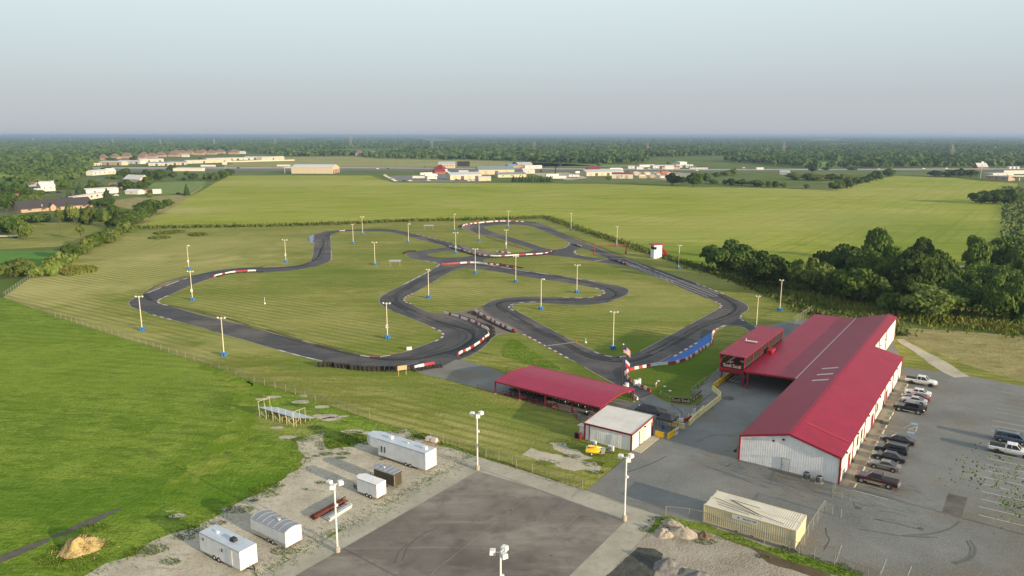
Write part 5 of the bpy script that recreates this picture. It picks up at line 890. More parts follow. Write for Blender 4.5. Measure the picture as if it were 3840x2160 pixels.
for x, y, lb in ((1710, 478, 'white ground lid nearest the pump'), (1840, 588, 'white ground lid in the middle of the pit grass'), (1945, 675, 'white ground lid nearest the lettered fence')):
    q = one(PT, x, y); tag(MB().lathe([(.3, .0), (.3, .06), (.001, .09)], m_whitep, n=12).build('ground_lid', None, (*q, 0.02)), lb, 'lid')
# tin-roofed shelters on the infield
for T, a, b, lb in ((A1, (1383, 890), (1520, 890), 'silver roofed shelter on the large infield'), (A1, (1903, 330), (1960, 300), 'silver roofed shelter near the far ditch')):
    p, q = one(T, *a), one(T, *b); w = 4.2 if T is A1 and a[0] < 1500 else 5.0; t = thing('shade_shelter', lb, 'shelter', p, 0.03)
    mb = MB(); slab(mb, [(-.5, -.6, 2.2), (w, -.6, 2.2), (w, 1.9, 2.5), (-.5, 1.9, 2.5)], .06, m_steel); part(mb, 'roof', t)
    for x in (0, w - .5):
        for y in (0, 1.5): part(MB().tube((x, y, 0), (x, y, 2.25), .05, m_post, 6), 'post', t)
# flagpole with two flags
fp = one(M3, 1107, 1098); t = thing('flagpole', 'dark flagpole with a white ball carrying two drooping flags', 'flagpole', fp); FH = 8.9
part(MB().tube((0, 0, 0), (0, 0, FH), .09, paint('bronze pole', (.05, .04, .035), .4), 8, .06), 'pole', t); part(MB().lathe([(.001, 0), (.14, .06), (.18, .16), (.14, .26), (.001, .32)], m_whitep, (0, 0, FH), 12), 'ball', t)
m_fw = paint('flag white', (.62, .60, .58), .8); m_fr = paint('flag red', (.32, .02, .04), .8); m_fb = paint('flag blue', (.02, .03, .12), .8)
def flag(lb, ztop, w, h, cols):
    f = thing('flag', lb, 'flag', (fp[0] + .1, fp[1], 0)); mb = MB(); nx, ny = 12, 13
    P_ = lambda u, v_: (u * w * .62, .10 * math.sin(u * 7 + v_ * 3) * (0.3 + u), ztop - v_ * h - u * u * h * 0.75)
    for i in range(nx):
        for j in range(ny):
            u0, u1, v0, v1 = i / nx, (i + 1) / nx, j / ny, (j + 1) / ny; mb.add([P_(u0, v1), P_(u1, v1), P_(u1, v0), P_(u0, v0)], [(0, 1, 2, 3)], cols(i, j))
    part(mb, 'cloth', f); return f
flag('striped national flag hanging from the top of the flagpole', FH - .25, 2.3, 1.45, lambda i, j: (m_fb if (i < 5 and j < 7) else (m_fr if j % 2 == 0 else m_fw)))
flag('white and red state flag with a blue hoist under the striped flag', FH - 3.0, 2.2, 1.4, lambda i, j: (m_fb if i < 4 else (m_fw if j < 6 else m_fr)))

# ---------------------------------------------------------------- bleachers
m_alu = paint('aluminium plank', (0.40, 0.45, 0.50), .35, .3); m_frame = paint('cream steel frame', (.52, .46, .33), .5)
b0 = (-46.6, 130.5); bl = thing('bleachers', 'aluminium bleachers on cream frames standing in the tall grass', 'bleachers', b0, R(-32.5)); BLn, BD = 9.15, 4.3
zs = lambda y: 1.95 - 1.5 * y / BD
for k in range(10):
    y = .05 + k * BD / 9.4; part(MB().box((BLn / 2 + .1, y, zs(y)), (BLn + .6, .36, .07), m_alu), 'plank', bl)
for k in range(6):
    x = k * BLn / 5
    for y in (0, .55, 1.6, 2.7, 3.8): part(MB().tube((x, y, 0), (x, y, zs(y) - .05), .04, m_frame, 5), 'leg', bl)
    part(MB().tube((x, 0, 1.88), (x, BD, .42), .04, m_frame, 5), 'rafter', bl); part(MB().tube((x, 0, .5), (x, 1.6, 1.2), .03, m_frame, 5), 'brace', bl)
    part(MB().tube((x, -.12, 1.4), (x, -.12, 3.0), .035, m_frame, 5), 'back_post', bl)
    if k % 2 == 0 and k < 5: part(MB().tube((x, 0, 1.5), (x + BLn / 5, 0, .1), .03, m_frame, 5), 'brace', bl)
for x in (-.15, BLn + .15):
    for y in (0, 1.3, 2.6): part(MB().tube((x, y, zs(y)), (x, y, 3.0 if x < 0 else zs(0) + .95), .03, m_frame, 5), 'rail_post', bl)
    part(MB().tube((x, -.12, 3.0 if x < 0 else zs(0) + .95), (x, 2.6, 3.0 if x < 0 else zs(0) + .95), .035, m_frame, 5), 'guard_rail', bl)

# ---------------------------------------------------------------- trailers
m_tw = paint('white trailer skin', (.60, .62, .64), .3); m_troof = paint('pale blue grey trailer roof', (.42, .48, .54), .4); m_tdark = paint('dark grey trailer roof', (.20, .23, .27), .4); m_bronze = paint('bronze trailer skin', (.085, .075, .05), .35, .3); m_alum = paint('trailer trim', (.45, .44, .42), .4, .4)
def wheel(mb_parent, x, y, r=.34, w=.24, rim=None):
    mb = MB(); mb.lathe([(r * .55, -w / 2), (r * .92, -w / 2), (r, -w * .3), (r, w * .3), (r * .92, w / 2), (r * .55, w / 2), (r * .55, -w / 2)], m_rubber, (x, y, r), 18, 'y'); wo = part(mb, 'wheel', mb_parent)
    s = 1 if y > 0 else -1; mb = MB(); mb.lathe([(.001, 0), (r * .2, .02 * s), (r * .58, -.02 * s), (r * .6, -.06 * s)], rim or m_whitep, (x, y + s * w * .42, r), 12, 'y'); part(mb, 'rim', wo)
def trailer(name, lb, x, y, hd, L, W, H, skin, roofm, axle, goose=0.0, nose=0.0, arch=0.0, ribs=(), vents=(), wind=(), side=1, doors='rear', z0=.42, r=.34, ac=None, hitch=True, sidedoor=None, trim=None):
    t = thing(name, lb, 'trailer', (x, y), hd); h2 = W / 2; zt = z0 + H
    out_ = [(0, -h2), (L, -h2)] + ([(L + nose, -.25), (L + nose, .25)] if nose else []) + [(L, h2), (0, h2)]
    mb = MB(); n = len(out_)
    mb.prism(out_, z0, zt, skin); part(mb, 'body', t)
    if goose:
        mb = MB(); zg = z0 + H * .42; mb.prism([(L + .005, -h2), (L + goose * .55, -h2), (L + goose, -.7), (L + goose, .7), (L + goose * .55, h2), (L + .005, h2)], zg, zt, skin); mb.prism([(L + .004, -.5), (L + .5, -.5), (L + .5, .5), (L + .004, .5)], z0, zg - .004, skin); part(mb, 'gooseneck', t)
        out_ = [(0, -h2), (L + goose * .55, -h2), (L + goose, -.7), (L + goose, .7), (L + goose * .55, h2), (0, h2)]
    mb = MB()
    if arch:
        ks = 8; vs = []
        for i in range(ks + 1):
            yy = -h2 + W * i / ks; zz = zt + .004 + arch * (1 - ((2 * i / ks) - 1) ** 2); vs += [(0, yy, zz), (L, yy, zz)]
        vs += [(0, -h2, zt + .004), (L, -h2, zt + .004)]; mb.add(vs[:2 * ks + 2], [(2 * i, 2 * i + 1, 2 * i + 3, 2 * i + 2) for i in range(ks)], roofm)
        mb.add([vs[2 * i] for i in range(ks + 1)], [tuple(range(ks + 1))[::-1]], skin); mb.add([vs[2 * i + 1] for i in range(ks + 1)], [tuple(range(ks + 1))], skin)
    else: mb.prism([(px * 1.0, py * .985) for px, py in out_], zt + .003, zt + .05, roofm)
    rf_ = part(mb, 'roof', t)
    for fx in ribs:
        mb = MB()
        if arch:
            for i in range(8):
                y0, y1 = -h2 + W * i / 8, -h2 + W * (i + 1) / 8; g = lambda i: zt + .02 + arch * (1 - ((2 * i / 8) - 1) ** 2); mb.beam((fx * L, y0, g(i)), (fx * L, y1, g(i + 1)), .09, .03, m_alum)
        else: mb.box((fx * L, 0, zt + .06), (.07, W, .03), m_alum)
        part(mb, 'roof_rib', rf_)
    for fx, sz, m in vents: part(MB().box((fx * L, 0, zt + arch + .05 + sz * .25), (sz, sz * .8, sz * .5), m, 0, .85), 'roof_vent', rf_)
    for s in (-1, 1):
        mb = MB(); mb.box((L / 2, s * (h2 + .012), zt - .03), (L, .03, .1), m_alum); part(mb, 'top_trim', t)
        mb = MB(); mb.box((L / 2, s * (h2 + .012), z0 + (.22 if trim else .04)), (L, .03, .5 if trim else .1), trim or m_alum); part(mb, 'skirt', t)
    mb = MB(); mb.box((-.02, 0, z0 + H / 2), (.05, W - .12, H - .14), m_whitep if skin is m_tw else skin); d = part(mb, 'rear_door', t)
    for s in (-1, 1): part(MB().box((-.06, s * (h2 - .18), z0 + H / 2), (.04, .06, H - .4), m_alum), 'hinge_bar', d)
    for ax in axle:
        for s in (-1, 1): wheel(t, ax, s * (h2 - .06), r, .22)
    for (wx, wz, ww, wh) in wind:
        mb = MB(); mb.box((wx, side * (h2 + .02), z0 + wz), (ww, .05, wh), m_glass); part(mb, 'window', t)
    if sidedoor:
        mb = MB(); mb.box((sidedoor, side * (h2 + .02), z0 + H * .48), (.85, .04, H * .85), m_alum); d2 = part(mb, 'side_door', t); part(MB().box((sidedoor, side * (h2 + .045), z0 + H * .48), (.75, .03, H * .8), skin), 'door_leaf', d2)
    if hitch and not goose:
        xf = L + nose
        for s in (-1, 1): part(MB().beam((xf - .2, s * .5, z0 - .02), (xf + 1.1, 0, z0 - .02), .09, .12, m_black), 'drawbar', t)
        part(MB().tube((xf + 1.0, 0, 0.05), (xf + 1.0, 0, z0 + .45), .05, m_black, 8), 'jack', t)
    return t
HD = R(145.4)
def rear_of(T, x, y, W, hd, z=.42, near=1):
    q = one(T, x, y, z); a = hd + R(90) * near; return (q[0] - math.cos(a) * W / 2, q[1] - math.sin(a) * W / 2)
q = rear_of(L2, 1590, 460, 2.6, HD); trailer('race_trailer', 'longest white gooseneck trailer with two roof vents on the gravel', *q, HD, 10.1, 2.6, 2.75, m_tw, m_troof, (3.2, 4.1), goose=3.0, vents=((.83, .75, m_whitep), (.12, .75, m_whitep), (.48, .4, m_skylt)), wind=((8.6, 1.2, .22, 1.0), (9.3, 1.2, .22, 1.0)))
q = rear_of(L2, 1132, 722, 1.9, HD); trailer('cargo_trailer', 'small all white twin axle cargo trailer with a pointed nose', *q, HD, 3.9, 1.9, 2.0, m_tw, m_whitep, (1.25, 1.95), nose=.7, r=.33)
q = rear_of(L2, 1290, 618, 1.9, HD); trailer('cargo_trailer', 'small dark bronze cargo trailer with a ribbed grey roof', *q, HD, 3.9, 1.9, 1.95, m_bronze, m_tdark, (1.6,), nose=.8, ribs=(.02, .26, .5, .74, .98), vents=((.72, .35, m_skylt),), r=.33)
q = rear_of(L2, 280, 1185, 2.55, HD); trailer('cargo_trailer', 'long white trailer with an arched grey roof and pale ribs', *q, HD, 6.9, 2.55, 2.0, m_tw, m_tdark, (2.5, 3.4), arch=.32, ribs=(.02, .18, .34, .5, .66, .82, .98), vents=((.4, .38, m_skylt),), trim=m_alum)
H2 = R(-34.6); q = one(L1, 1878, 1205, .42); a = H2 + R(90); q = (q[0] + math.cos(a) * 1.2, q[1] + math.sin(a) * 1.2)
trailer('cargo_trailer', 'white trailer with a black roof unit and a hitch at its near end', *q, H2, 8.05, 2.4, 2.4, m_tw, m_troof, (2.9, 3.8), vents=((.25, .42, m_whitep), (.66, .8, m_black)), wind=((.8, 1.75, .2, .35), (4.6, 1.5, .22, .4)), side=-1, sidedoor=6.2, r=.36)
# steel bundles
m_rust = lerp_mat('rust red steel', [(.075, .02, .015), (.13, .04, .028)], scale=1.2, rough=.8); m_beam = paint('pale steel beam', (.50, .53, .54), .45, .3)
b = thing('steel_bundle', 'bundle of rusty red steel purlins on the gravel', 'steel bundle', one(L2, 530, 915)); b.rotation_euler.z = math.atan2(one(L2, 800, 765)[1] - one(L2, 530, 915)[1], one(L2, 800, 765)[0] - one(L2, 530, 915)[0])
for k in range(11): y = (k % 4) * .28 - .45; z = .1 + (k // 4) * .2; part(MB().beam((random.uniform(-.2, .3), y + random.uniform(-.05, .05), z), (random.uniform(5.4, 6.4), y + random.uniform(-.15, .15), z), .16, .16, m_rust), 'purlin', b)
b = thing('steel_bundle', 'bundle of pale galvanised beams beside the rusty purlins', 'steel bundle', one(L2, 672, 935)); b.rotation_euler.z = math.atan2(one(L2, 870, 810)[1] - one(L2, 672, 935)[1], one(L2, 870, 810)[0] - one(L2, 672, 935)[0])
for k in range(6): y = (k % 4) * .32 - .3; z = .16 + (k // 4) * .24; part(MB().beam((random.uniform(-.2, .2), y, z), (random.uniform(4.0, 4.8), y, z), .2, .22, m_beam), 'beam', b)
part(MB().box((1.9, .1, .52), (.3, .25, .1), m_redtrim), 'tag', b)
# pallet with wrapped sacks
q = one(L2, 1640, 205); b = thing('pallet', 'wooden pallet lying on the weeds beside the gooseneck trailer', 'pallet', q, R(-25))
for k in range(5): part(MB().box((0, -.9 + k * .45, .12), (2.2, .3, .06), m_wood), 'slat', b)
for k, lb in enumerate(('pale wrapped sack on the left half of the pallet', 'pale wrapped sack on the right half of the pallet')):
    q2 = one(L2, 1622 + k * 50, 192 + k * 12); tag(MB().box((0, 0, .45), (1.05, .9, .6), m_skylt, 0, .85).build('wrapped_sack', None, (*q2, .15), R(-25)), lb, 'sack')

# ---------------------------------------------------------------- shipping containers
m_cont = corr('cream container steel', (.62, .55, .37), .28, .5, axis='X'); m_contr = corr('cream container roof', (.58, .55, .46), .28, .5, axis='X'); m_cend = paint('cream container end', (.64, .55, .35), .5)
CA = math.atan2(one(L4, 265, 1205)[1] - one(L3, 1787, 940)[1], one(L4, 265, 1205)[0] - one(L3, 1787, 940)[0]); c0 = one(L3, 1787, 940)
for k, lb in enumerate(('cream shipping container with a phone number banner, nearer the fence', 'cream shipping container without a banner, behind the first one')):
    off = k * 2.46; t = thing('shipping_container', lb, 'container', (c0[0] - math.sin(CA) * off, c0[1] + math.cos(CA) * off), CA); LC, WC, HC = 12.05, 2.42, 2.56
    mb = MB(); step = .28; n = int((LC - .3) / step); p = [(.1, 0)]
    for i in range(n): x = .15 + i * step; p += [(x, .0), (x + .07, .05), (x + .14, .05), (x + .21, .0)]
    p.append((LC - .1, 0))
    for yy, s in ((.03, 1), (WC - .03, -1)):
        vs = [(x, yy + s * y, .2) for x, y in p] + [(x, yy + s * y, HC - .1) for x, y in p]; m_ = len(p); mb.add(vs, [((i, i + 1, m_ + i + 1, m_ + i) if s > 0 else (i + 1, i, m_ + i, m_ + i + 1)) for i in range(m_ - 1)], m_cont)
    part(mb, 'side_wall', t)
    mb = MB(); rp_ = []
    for i in range(n): x = .15 + i * step; rp_ += [(x, 0), (x + .07, .04), (x + .14, .04), (x + .21, 0)]
    vs = [(x, .08, HC - .05 + z) for x, z in rp_] + [(x, WC - .08, HC - .05 + z) for x, z in rp_]; m_ = len(rp_); mb.add(vs, [(i, i + 1, m_ + i + 1, m_ + i) for i in range(m_ - 1)], m_contr); mb.add([(rp_[-1][0], .08, HC - .05), (LC - .05, .08, HC - .05), (LC - .05, WC - .08, HC - .05), (rp_[-1][0], WC - .08, HC - .05)], [(0, 1, 2, 3)], m_contr); mb.add([(.05, .08, HC - .05), (.15, .08, HC - .05), (.15, WC - .08, HC - .05), (.05, WC - .08, HC - .05)], [(0, 1, 2, 3)], m_contr); part(mb, 'roof', t)
    mb = MB(); mb.box((LC - .04, WC / 2, HC / 2), (.06, WC - .2, HC - .3), m_cend); part(mb, 'end_door', t); mb = MB(); mb.box((.04, WC / 2, HC / 2), (.06, WC - .2, HC - .3), m_cend); part(mb, 'end_wall', t)
    for yy in (.07, WC - .07):
        part(MB().box((LC / 2, yy, HC - .06), (LC, .14, .12), m_cend), 'top_rail', t); part(MB().box((LC / 2, yy, .1), (LC, .14, .2), m_cend), 'bottom_rail', t)
        for xx in (.08, LC - .08): part(MB().box((xx, yy, HC / 2), (.17, .17, HC + .01), m_cend), 'corner_post', t)
    for xx in (4.55, 6.65): part(MB().box((xx, -.005, .1), (.34, .05, .12), m_black), 'fork_pocket', t)
    if k == 0:
        mb = MB(); mb.box((5.55, -.02, 2.05), (3.3, .04, .55), m_whitep); bn = part(mb, 'banner', t); text_obj('866.459.7600', .33, m_black, bn, (6.2, -.045, 2.1), (R(90), 0, 0)); mb = MB(); mb.box((4.75, -.05, 2.1), (.22, .02, .2), m_fb); part(mb, 'emblem', bn)
def onc(x, y, z): return (c0[0] + math.cos(CA) * x - math.sin(CA) * y, c0[1] + math.sin(CA) * x + math.cos(CA) * y, z)
for i, (a, b, r, lb) in enumerate((((2.6, 3.1), (7.0, 1.2), .06, 'thick black pole lying diagonally on the container roofs'), ((.6, 2.55), (6.6, .95), .03, 'thin rod starting at the left seam of the container roofs'), ((1.2, 1.6), (7.6, .7), .03, 'thin rod along the middle of the nearer container roof'), ((1.6, 1.0), (5.9, .4), .03, 'thin rod nearest the banner edge of the container roof'), ((2.9, 3.2), (6.6, 3.0), .03, 'thin rod lying across the farther container roof'), ((6.8, 1.3), (10.3, .6), .03, 'thin rod toward the right end of the container roofs'))):
    o = MB().tube(onc(*a, 2.66), onc(*b, 2.68), r, m_black, 6).build('metal_rod'); tag(o, lb, 'rod', 'rods on the container roofs')
# ---------------------------------------------------------------- vehicles
def car_paint(name, c, rough=0.28, metal=0.2):
    if name in MATS: return MATS[name]
    m = paint(name, c, rough, metal, 0.5, 0.06); m.node_tree.nodes['Principled BSDF'].inputs['Coat Weight'].default_value = 0.5; return m
m_chrome = paint('alloy rim', (.45, .45, .45), .3, .6); m_tail = paint('red tail light', (.28, .02, .02), .3); m_headl = paint('headlight glass', (.6, .6, .55), .15); m_bed = paint('black bed cover', (.02, .022, .025), .7)
def loft(mb, st, mat, ends=True):
    """body from stations (x, z bottom, z shoulder, half width, z top, half width at top)"""
    vs = []; n = 8
    for x, zb, zs_, hw, zt, ht in st: vs += [(x, -hw * .92, zb), (x, -hw, zb + .16), (x, -hw, zs_), (x, -ht, zt), (x, ht, zt), (x, hw, zs_), (x, hw, zb + .16), (x, hw * .92, zb)]
    fs = [(k * n + i, (k + 1) * n + i, (k + 1) * n + (i + 1) % n, k * n + (i + 1) % n) for k in range(len(st) - 1) for i in range(n)]
    fs += [tuple(range(n)), tuple(range((len(st) - 1) * n, len(st) * n))[::-1]]
    mb.add(vs, [f[::-1] for f in fs], mat)
def cabin(t, pts, hwb, hwt, zb, zt, body, roof_x, pillars=(), glass=m_glass):
    """greenhouse: pts = (x rear bottom, x rear top, x front top, x front bottom)"""
    a, b, c, d = pts; mb = MB()
    mb.add([(a, -hwb, zb), (d, -hwb, zb), (d, hwb, zb), (a, hwb, zb), (b, -hwt, zt), (c, -hwt, zt), (c, hwt, zt), (b, hwt, zt)], [(0, 1, 5, 4), (1, 2, 6, 5), (2, 3, 7, 6), (3, 0, 4, 7), (4, 5, 6, 7)], glass); part(mb, 'windows', t)
    mb = MB(); m_ = (b + c) / 2
    vs = [(b - .04, -hwt - .02, zt), (c + .04, -hwt - .02, zt), (c + .04, hwt + .02, zt), (b - .04, hwt + .02, zt), (b + .1, -hwt * .8, zt + .07), (c - .12, -hwt * .8, zt + .07), (c - .12, hwt * .8, zt + .07), (b + .1, hwt * .8, zt + .07)]
    mb.add(vs, [(3, 2, 1, 0), (4, 5, 6, 7), (0, 1, 5, 4), (1, 2, 6, 5), (2, 3, 7, 6), (3, 0, 4, 7)], body); part(mb, 'roof', t)
    for s in (-1, 1):
        for x0, x1 in [(a, b), (d, c)] + list(pillars): part(MB().beam((x0, s * (hwb - .02), zb), (x1, s * (hwt + .0), zt), .1, .07, body), 'pillar', t)
def car(name, lb, x, y, hd, kind, col, cat='car', rim=None, L=4.7, W=1.82, extra=None):
    t = thing(name, lb, cat, (x, y), hd); h = W / 2; rim = rim or m_chrome; rw = .33; zt = 1.38
    if kind in ('sedan', 'coupe'):
        f, r = L / 2, -L / 2; mb = MB(); loft(mb, [(r, .42, .72, h * .82, .80, h * .62), (r + .12, .26, .78, h * .95, .95, h * .78), (r + .9, .2, .84, h, 1.0, h * .84), (-.2, .2, .82, h, .98, h * .86), (f - 1.5, .2, .8, h, .95, h * .84), (f - .5, .22, .72, h * .97, .84, h * .78), (f - .08, .28, .6, h * .85, .70, h * .64), (f, .36, .52, h * .74, .58, h * .55)], col); part(mb, 'body', t)
        if kind == 'sedan': cabin(t, (r + .75, r + 1.45, .55, f - 1.35), h * .86, h * .68, .95, 1.40, col, 0, [(-.15, -.2)])
        else: cabin(t, (r + .5, r + 1.55, .35, f - 1.45), h * .86, h * .66, .94, 1.36, col, 0)
        wx = (f - .88, r + .95)
    elif kind in ('suv', 'van'):
        f, r = L / 2, -L / 2; zt = 1.72; hood = 1.05; mb = MB(); loft(mb, [(r, .5, .9, h * .9, 1.0, h * .8), (r + .1, .34, .95, h * .98, 1.08, h * .86), (-.2, .28, .98, h, 1.08, h * .88), (f - 1.3, .28, .95, h, 1.05, h * .86), (f - .35, .3, .85, h * .96, .98, h * .8), (f, .42, .7, h * .84, .8, h * .7)], col); part(mb, 'body', t)
        cabin(t, (r + .08, r + .3, .75 if kind == 'suv' else 1.0, f - (1.15 if kind == 'suv' else .8)), h * .88, h * .74, 1.06, zt, col, 0, [(-.1, -.1), (r + 1.15, r + 1.2)]); wx = (f - .92, r + .95); rw = .36
        for s in (-1, 1): part(MB().beam((r + .5, s * h * .6, zt + .11), (.5, s * h * .6, zt + .11), .05, .05, m_grey), 'roof_rail', t)
    elif kind == 'offroad':
        f, r = L / 2, -L / 2; zt = 1.92; rw = .46; mb = MB(); loft(mb, [(r, .62, 1.0, h * .92, 1.15, h * .88), (r + .1, .5, 1.05, h, 1.2, h * .92), (.3, .5, 1.1, h, 1.22, h * .92), (f - .5, .52, 1.08, h, 1.2, h * .86), (f, .6, 1.0, h * .9, 1.1, h * .8)], col); part(mb, 'body', t)
        cabin(t, (r + 1.0, r + 1.05, .55, .95), h * .88, h * .8, 1.2, zt, col, 0, [(-.35, -.35)]); wx = (f - .8, r + .95)
        part(MB().lathe([(.1, -.12), (.42, -.12), (.46, 0), (.42, .12), (.1, .12), (.1, -.12)], m_rubber, (0, 0, 0), 16), 'spare_wheel', t); sp_ = t.children[-1] if False else bpy.data.objects[-1] if False else None
        o = [c for c in bpy.data.objects if c.parent == t and c.name.startswith('spare_wheel')][0]; o.location = (r - .18, -.15, 1.15); o.rotation_euler = (0, R(90), 0)
        part(MB().box((r + .55, 0, 1.23), (.95, W * .82, .08), m_bed), 'bed_cover', t); part(MB().box((0, 0, zt + .1), (1.5, W * .7, .06), m_grey), 'roof_rack', t)
        for s in (-1, 1): part(MB().tube((-1.1, s * (h + .05), .5), (1.1, s * (h + .05), .5), .06, m_chrome, 6), 'side_step', t)
        part(MB().box((f + .12, 0, .75), (.16, W * .8, .35), m_black), 'bull_bar', t)
    elif kind == 'pickup':
        f, r = L / 2, -L / 2; rw = .42; zt = 1.9; mb = MB(); two = extra or None
        loft(mb, [(-.75, .5, 1.0, h, 1.16, h * .92), (1.0, .5, 1.02, h, 1.18, h * .9), (f - .5, .52, 1.0, h, 1.14, h * .84), (f - .08, .56, .9, h * .93, 1.04, h * .78), (f, .6, .82, h * .85, .92, h * .7)], col); part(mb, 'body', t)
        mb = MB(); loft(mb, [(r, .6, 1.04, h * .95, 1.12, h * .93), (r + .06, .5, 1.06, h, 1.14, h * .94), (-.8, .5, 1.06, h, 1.14, h * .94)], col); bd = part(mb, 'bed', t)
        part(MB().box(((r - .8) / 2, 0, 1.16), (-.8 - r - .16, W * .84, .06), m_bed), 'bed_cover', bd)
        cabin(t, (-.72, -.62, .72, 1.35), h * .9, h * .74, 1.15, zt - .06, col, 0, [(.02, .03)]); wx = (f - 1.0, r + 1.2)
        part(MB().box((r - .08, 0, .62), (.16, W * .92, .2), m_chrome), 'rear_bumper', t); part(MB().box((f + .05, 0, .62), (.14, W * .9, .28), m_chrome), 'front_bumper', t)
        if two:
            for s in (-1, 1):
                part(MB().box((.1, s * (h + .012), .62), (L - 2.9, .05, .26), two), 'side_trim', t)
        for s in (-1, 1): part(MB().tube((-.9, s * (h + .06), .46), (1.1, s * (h + .06), .46), .05, m_chrome, 6), 'side_step', t)
    for s in (-1, 1):
        for w in wx:
            mb = MB(); mb.lathe([(rw + .09, -.02), (rw + .09, .03), (.001, .03)], m_black, (w, s * (h - .01), rw + .03), 16, 'y'); part(mb, 'wheel_arch', t)
            wheel(t, w, s * (h - .02), rw, .24, rim)
        part(MB().box((L / 2 - .1, s * h * .62, .72 if kind in ('sedan', 'coupe') else .95), (.2, .34, .16), m_headl), 'headlight', t)
        part(MB().box((-L / 2 + .04, s * h * .72, .80 if kind in ('sedan', 'coupe') else .98), (.1, .3, .18 if kind != 'pickup' else .34), m_tail), 'tail_light', t)
        part(MB().box((L * .14, s * (h + .1), 1.02 if kind in ('sedan', 'coupe') else 1.22), (.12, .18, .13), col), 'mirror', t)
    return t
CT = tile(3160, 1620, 320, 1092); T3 = tile(3360, 1380, 480, 1062)
HL, HRt = R(144.8), R(-35.6)
def mid(T, a, b, hd, W, side=1):
    p, q = one(T, *a), one(T, *b); c = ((p[0] + q[0]) / 2, (p[1] + q[1]) / 2); an = hd - R(90) * side; return (c[0] + math.cos(an) * W / 2, c[1] + math.sin(an) * W / 2)
c_maroon = car_paint('maroon car paint', (.055, .010, .010)); c_tan = car_paint('tan car trim', (.28, .22, .15)); c_greyc = car_paint('warm grey car paint', (.16, .155, .15)); c_black = car_paint('black car paint', (.010, .011, .016)); c_white = car_paint('white car paint', (.66, .66, .65), metal=0); c_silver = car_paint('silver car paint', (.44, .45, .47)); c_dred = car_paint('dark red car paint', (.16, .006, .02)); c_blue = car_paint('slate blue car paint', (.06, .10, .15))
q = mid(CT, (243, 652), (590, 738), HL, 1.95); car('pickup_truck', 'maroon pickup truck with a black bed cover and tan lower trim', *q, HL, 'pickup', c_maroon, 'truck', L=5.9, W=1.98, extra=c_tan)
q = mid(CT, (400, 466), (640, 522), HL, 1.8); car('parked_car', 'warm grey coupe with a sunroof beside the maroon pickup', *q, HL, 'coupe', c_greyc, L=4.5)
q = mid(CT, (452, 352), (705, 414), HL, 1.8); car('parked_car', 'black sedan between the grey coupe and the black wagon', *q, HL, 'sedan', c_black, L=4.8)
q = mid(CT, (475, 268), (745, 318), HL, 1.85); car('parked_suv', 'black sport utility wagon with roof rails in the near row', *q, HL, 'suv', c_black, 'suv', L=4.85, W=1.95)
q = mid(CT, (575, 132), (828, 186), HL, 1.85); car('parked_car', 'black sedan with chrome window trim next to the empty marked bays', *q, HL, 'sedan', c_black, L=4.95)
q = mid(T3, (28, 362), (182, 389), HL, 2.0); car('offroad_truck', 'boxy black off-road truck with a spare wheel on its tail', *q, HL, 'offroad', c_black, 'suv', L=5.0, W=2.06)
q = mid(T3, (72, 290), (212, 316), HL, 1.8); car('parked_car', 'silver coupe between the boxy off-road truck and the dark red car', *q, HL, 'coupe', c_silver, L=4.5)
q = mid(T3, (92, 262), (235, 288), HL, 1.8); car('parked_car', 'dark red car between two pale cars', *q, HL, 'coupe', c_dred, L=4.6)
q = mid(T3, (100, 224), (248, 250), HL, 1.8); car('parked_car', 'white sedan on the far side of the dark red car', *q, HL, 'sedan', c_white, L=4.7)
q = mid(T3, (120, 132), (280, 160), HRt, 2.0, -1); car('pickup_truck', 'white extended cab pickup alone near the far corner of the hall', *q, HRt, 'pickup', c_white, 'truck', rim=m_black, L=5.8, W=2.0)
q = mid(T3, (860, 608), (1045, 652), HRt, 1.9, -1); car('minivan', 'slate blue minivan beside the white crew cab pickup', *q, HRt, 'van', c_blue, 'van', L=5.0, W=1.95)
q = mid(T3, (833, 708), (1066, 756), HRt, 2.05, -1); car('pickup_truck', 'white crew cab pickup with a dark bed cover beside the blue minivan', *q, HRt, 'pickup', c_white, 'truck', rim=m_black, L=6.2, W=2.05)
# concrete wheel stops
ws = None; spots = [one(CT, *p) for p in ((155, 697), (268, 478), (307, 403), (350, 318), (393, 232), (435, 150), (475, 75), (510, 8))] + [one(tile(3000, 1400, 480, 2576), *p) for p in ((1670, 1185), (1725, 1085), (1805, 910), (1860, 825), (1900, 730), (1990, 545), (2050, 430), (2115, 320), (2155, 255))]
m_stop = paint('pale concrete stop', (.42, .38, .28), .9)
for i, p in enumerate(spots):
    mb = MB(); mb.add([(-.9, -.12, 0), (.9, -.12, 0), (.9, .12, 0), (-.9, .12, 0), (-.85, -.07, .15), (.85, -.07, .15), (.85, .07, .15), (-.85, .07, .15)], [(3, 2, 1, 0), (4, 5, 6, 7), (0, 1, 5, 4), (1, 2, 6, 5), (2, 3, 7, 6), (3, 0, 4, 7)], m_stop)
    if ws is None: ws = mb.build('wheel_stop'); o = ws
    else: o = ws.copy(); COL.objects.link(o)
    o.location = (*p, .04); o.rotation_euler = (0, 0, U); tag(o, f'concrete wheel stop, {nth(i + 1)} from the maroon pickup along the hall', 'wheel stop', 'wheel stops along the hall')
for x, y, lb in ((1580, 965, 'black rubber mat right against the red entrance'), (1700, 1005, 'black rubber mat nearer the wheel stops')):
    q = one(tile(3000, 1400, 480, 2576), x, y); tag(MB().box((0, 0, .02), (1.6, 1.2, .04), m_black).build('door_mat', None, (*q, .04), U), lb, 'mat')
q = one(L3, 2098, 285); t = thing('hand_truck', 'small hand truck parked at the left corner of the hall', 'hand truck', q, U)
